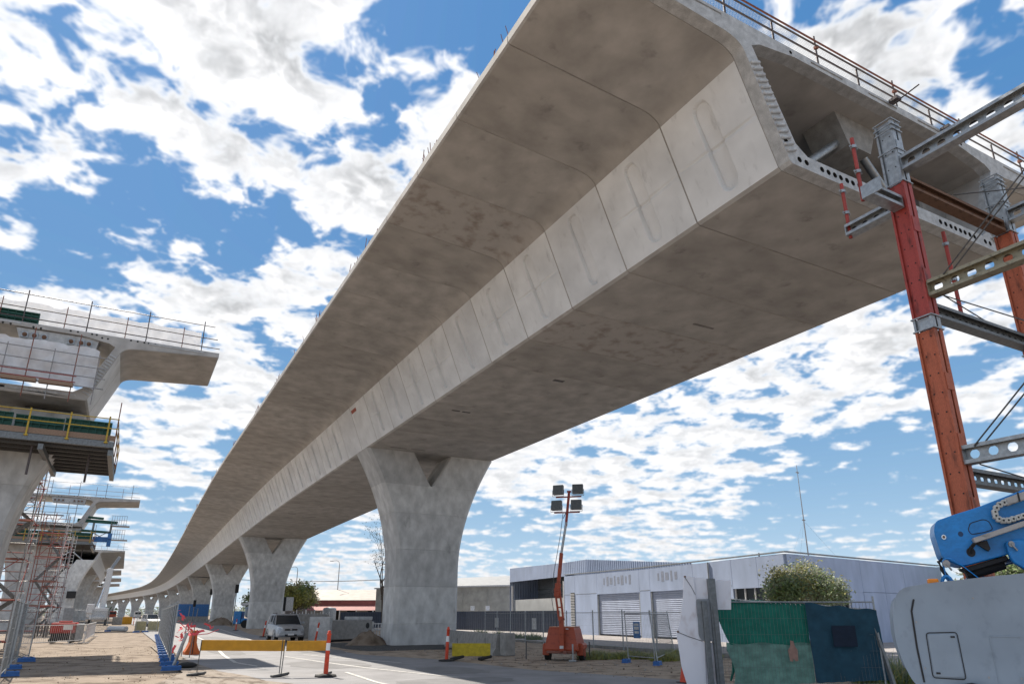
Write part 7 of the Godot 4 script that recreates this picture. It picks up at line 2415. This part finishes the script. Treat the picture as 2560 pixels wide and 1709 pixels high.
	for q in [[0.34, 1.05], [0.58, 1.44]]:
		m = MB.new(); m.box(Vector3(q[0], q[1], 0.018), Vector3(0.05, 0.018, 0.012), 0.003); part("latch", m, M.black, o)
	for q in [[0.2, 1.1], [0.19, 1.6], [0.9, 1.02], [1.25, 1.02], [0.9, 1.86]]:
		m = MB.new(); m.tube(Vector3(q[0], q[1], -0.01), Vector3(q[0], q[1], 0.006), 0.012, 8); part("hood_bolt", m, M.pin_steel, o)
	m = MB.new(); m.box(Vector3(1.25, 1.45, 0.003), Vector3(0.5, 0.012, 0.006)); m.box(Vector3(1.0, 1.2, 0.003), Vector3(0.012, 0.5, 0.006)); part("hood_crease", m, M.lift_grey, o)
	m = MB.new(); m.box(Vector3(0.49, 2.035, -0.14), Vector3(0.13, 0.1, 0.12), 0.012); part("beacon", m, M.amber, o)
	m = MB.new(); m.box(Vector3(0.49, 1.977, -0.14), Vector3(0.15, 0.02, 0.13)); m.box(Vector3(0.49, 1.94, -0.14), Vector3(0.09, 0.07, 0.1)); part("beacon_base", m, M.black, o)
	m = MB.new()
	var rg := []
	for i in 17:
		var a := TAU * i / 16
		rg.append(Vector3(0.66 + 0.06 * cos(a), 2.03 + 0.08 * sin(a), -0.14))
	m.path(rg, 0.022, 8); m.box(Vector3(0.66, 1.95, -0.14), Vector3(0.1, 0.05, 0.06)); part("lifting_eye", m, M.lift_blue, o)
	# upper boom box
	m = MB.new(); slab(m, rounded(poly([[0.655, 2.66], [0.70, 2.79], [0.95, 2.86], [1.24, 2.93], [2.9, 3.45], [2.9, 2.75], [1.75, 2.43], [1.49, 2.36], [0.92, 2.23], [0.70, 2.33]]), 0.07, 5), -0.95, -0.45, 0.012)
	var bx2 := part("boom_box", m, M.lift_blue, o)
	m = MB.new()
	var hp2 := rounded(poly([[1.08, 2.66], [1.12, 2.745], [1.29, 2.785], [1.35, 2.76], [1.38, 2.66], [1.27, 2.63], [1.11, 2.61]]), 0.03)
	var hpp := []
	for v in hp2: hpp.append(Vector3(v.x, v.y, -0.45))
	hpp.append(hpp[0]); m.path(hpp, 0.006, 5)
	part("hatch_edge", m, M.black, bx2)
	m = MB.new(); m.tube(Vector3(0.98, 2.62, -0.5), Vector3(0.98, 2.62, -0.446), 0.032, 14); part("round_hole", m, M.lift_dark, bx2)
	m = MB.new(); m.tube(Vector3(0.765, 2.59, -0.5), Vector3(0.765, 2.59, -0.43), 0.03, 12); part("pin", m, M.chrome, bx2)
	m = MB.new(); m.tube(Vector3(0.765, 2.59, -0.45), Vector3(0.765, 2.59, -0.425), 0.017, 10); part("pin_bore", m, M.rust, bx2)
	m = MB.new(); m.tube(Vector3(1.06, 2.4, -0.5), Vector3(1.06, 2.4, -0.444), 0.055, 14); part("cable_port", m, M.black, bx2)
	m = MB.new()
	for q in [0.0, 0.03]: m.path([Vector3(1.04 + q, 2.39, -0.43), Vector3(1.05 + q, 2.45, -0.39), Vector3(1.09 + q, 2.49, -0.36), Vector3(1.16 + q, 2.515, -0.34)], 0.012, 6)
	part("cable", m, M.rubber, o)
	m = MB.new(); slab(m, poly([[1.13, 2.5], [1.27, 2.53], [1.29, 2.43], [1.26, 2.4], [1.23, 2.42]]), -0.44, -0.38, 0.006); part("tray_bracket", m, M.black, o)
	# cable tray, drag chain and its cover
	m = MB.new(); m.beam(Vector3(1.1, 2.525, -0.36), Vector3(2.9, 3.03, -0.36), 0.14, 0.06, Vector3.UP, 0.006); part("cable_tray", m, M.tray, o)
	m = MB.new(); m.beam(Vector3(1.58, 2.965, -0.4), Vector3(2.9, 3.35, -0.4), 0.1, 0.09, Vector3.UP, 0.01); part("chain_cover", m, M.tray, o)
	m = MB.new(); m.box(Vector3(1.74, 3.02, -0.345), Vector3(0.02, 0.11, 0.01)); part("cover_strap", m, M.black, o)
	var cp := [[1.585, 2.965], [1.53, 2.955], [1.475, 2.925], [1.435, 2.88], [1.42, 2.83], [1.435, 2.785], [1.475, 2.755], [1.53, 2.745], [1.59, 2.755], [1.65, 2.77], [1.71, 2.786], [1.77, 2.802], [1.83, 2.818], [1.89, 2.834], [1.95, 2.85]]
	for i in cp.size() - 1:
		m = MB.new(); m.beam(Vector3(cp[i][0], cp[i][1], -0.37), Vector3(cp[i + 1][0], cp[i + 1][1], -0.37), 0.1, 0.062, Vector3.UP if i > 8 else Vector3.BACK, 0.008) if i > 8 else m.box(Vector3((cp[i][0] + cp[i + 1][0]) / 2, (cp[i][1] + cp[i + 1][1]) / 2, -0.37), Vector3(0.068, 0.068, 0.1), 0.014)
		var ln := part("chain_link", m, M.chain, o)
		m = MB.new(); m.box(Vector3((cp[i][0] + cp[i + 1][0]) / 2, (cp[i][1] + cp[i + 1][1]) / 2, -0.318), Vector3(0.022, 0.022, 0.006)); part("link_hole", m, M.hole, ln)
	# lower links and ram
	m = MB.new(); slab(m, rounded(poly([[0.675, 2.31], [0.73, 2.34], [0.79, 2.33], [0.92, 2.235], [1.35, 1.84], [0.9, 1.84], [0.68, 2.09]]), 0.04), -0.42, -0.32, 0.012); part("lower_link", m, M.lift_blue, o)
	m = MB.new(); slab(m, rounded(poly([[1.0, 2.12], [1.16, 2.14], [1.28, 2.12], [1.6, 1.82], [1.2, 1.82]]), 0.03), -0.95, -0.8, 0.012); part("rear_link", m, M.lift_blue, o)
	m = MB.new(); slab(m, rounded(poly([[1.47, 2.5], [1.62, 2.53], [1.74, 2.5], [2.6, 2.3], [2.6, 1.85], [2.0, 2.0], [1.67, 2.15], [1.51, 2.26], [1.485, 2.33]]), 0.04), -0.43, -0.33, 0.012); part("upper_link", m, M.lift_blue, o)
	for q in [[0.715, 2.265, 0.045], [1.525, 2.47, 0.035]]:
		m = MB.new(); m.tube(Vector3(q[0], q[1], -0.36), Vector3(q[0], q[1], -0.29), q[2], 14); m.beam(Vector3(q[0], q[1], -0.3), Vector3(q[0] + 0.05, q[1] - 0.08, -0.3), 0.02, 0.05, Vector3.BACK, 0.004); part("pivot_pin", m, M.pin_steel, o)
	m = MB.new(); m.tube(Vector3(0.98, 2.14, -0.66), Vector3(1.46, 2.27, -0.66), 0.07, 14); part("ram_barrel", m, M.black, o)
	m = MB.new(); m.tube(Vector3(1.44, 2.265, -0.66), Vector3(1.7, 2.335, -0.66), 0.035, 12); part("ram_rod", m, M.chrome, o)
	m = MB.new(); slab(m, poly([[0.93, 2.22], [1.48, 2.355], [1.5, 2.3], [1.0, 2.17]]), -0.9, -0.5, 0.01); part("under_plate", m, M.black, o)
	for i in 4:
		m = MB.new(); m.path([Vector3(0.70, 2.34 - 0.01 * i, -0.5), Vector3(0.655 - 0.008 * i, 2.30, -0.45), Vector3(0.645 + 0.012 * i, 2.2, -0.4), Vector3(0.69 + 0.014 * i, 2.1, -0.34), Vector3(0.78 + 0.012 * i, 2.0, -0.3), Vector3(0.92 + 0.03 * i, 1.95, -0.3)], 0.011, 6)
		part("hose", m, M.rubber, o)
	m = MB.new(); m.box(Vector3(1.4, 1.86, -0.8), Vector3(1.2, 0.4, 0.9), 0.05); part("turntable_post", m, M.lift_dark, o)
	# undercarriage below the frame
	m = MB.new(); m.box(Vector3(1.6, 0.72, -0.85), Vector3(2.6, 0.34, 1.5), 0.06); part("chassis", m, M.lift_blue, o)
	m = MB.new(); m.tube(Vector3(0.9, 0.84, -0.2), Vector3(1.1, 0.84, -0.2), 0.07, 10); part("tie_down", m, M.black, o)
	for z in [-1.55, -0.1]:
		for x in [0.7, 2.6]:
			m = MB.new(); m.tube(Vector3(x, 0.48, z - 0.17), Vector3(x, 0.48, z + 0.17), 0.48, 20); var wl := part("wheel", m, M.rubber, o)
			m = MB.new(); m.tube(Vector3(x, 0.48, z - 0.18), Vector3(x, 0.48, z + 0.18), 0.22, 14); part("rim", m, M.lift_grey, wl)
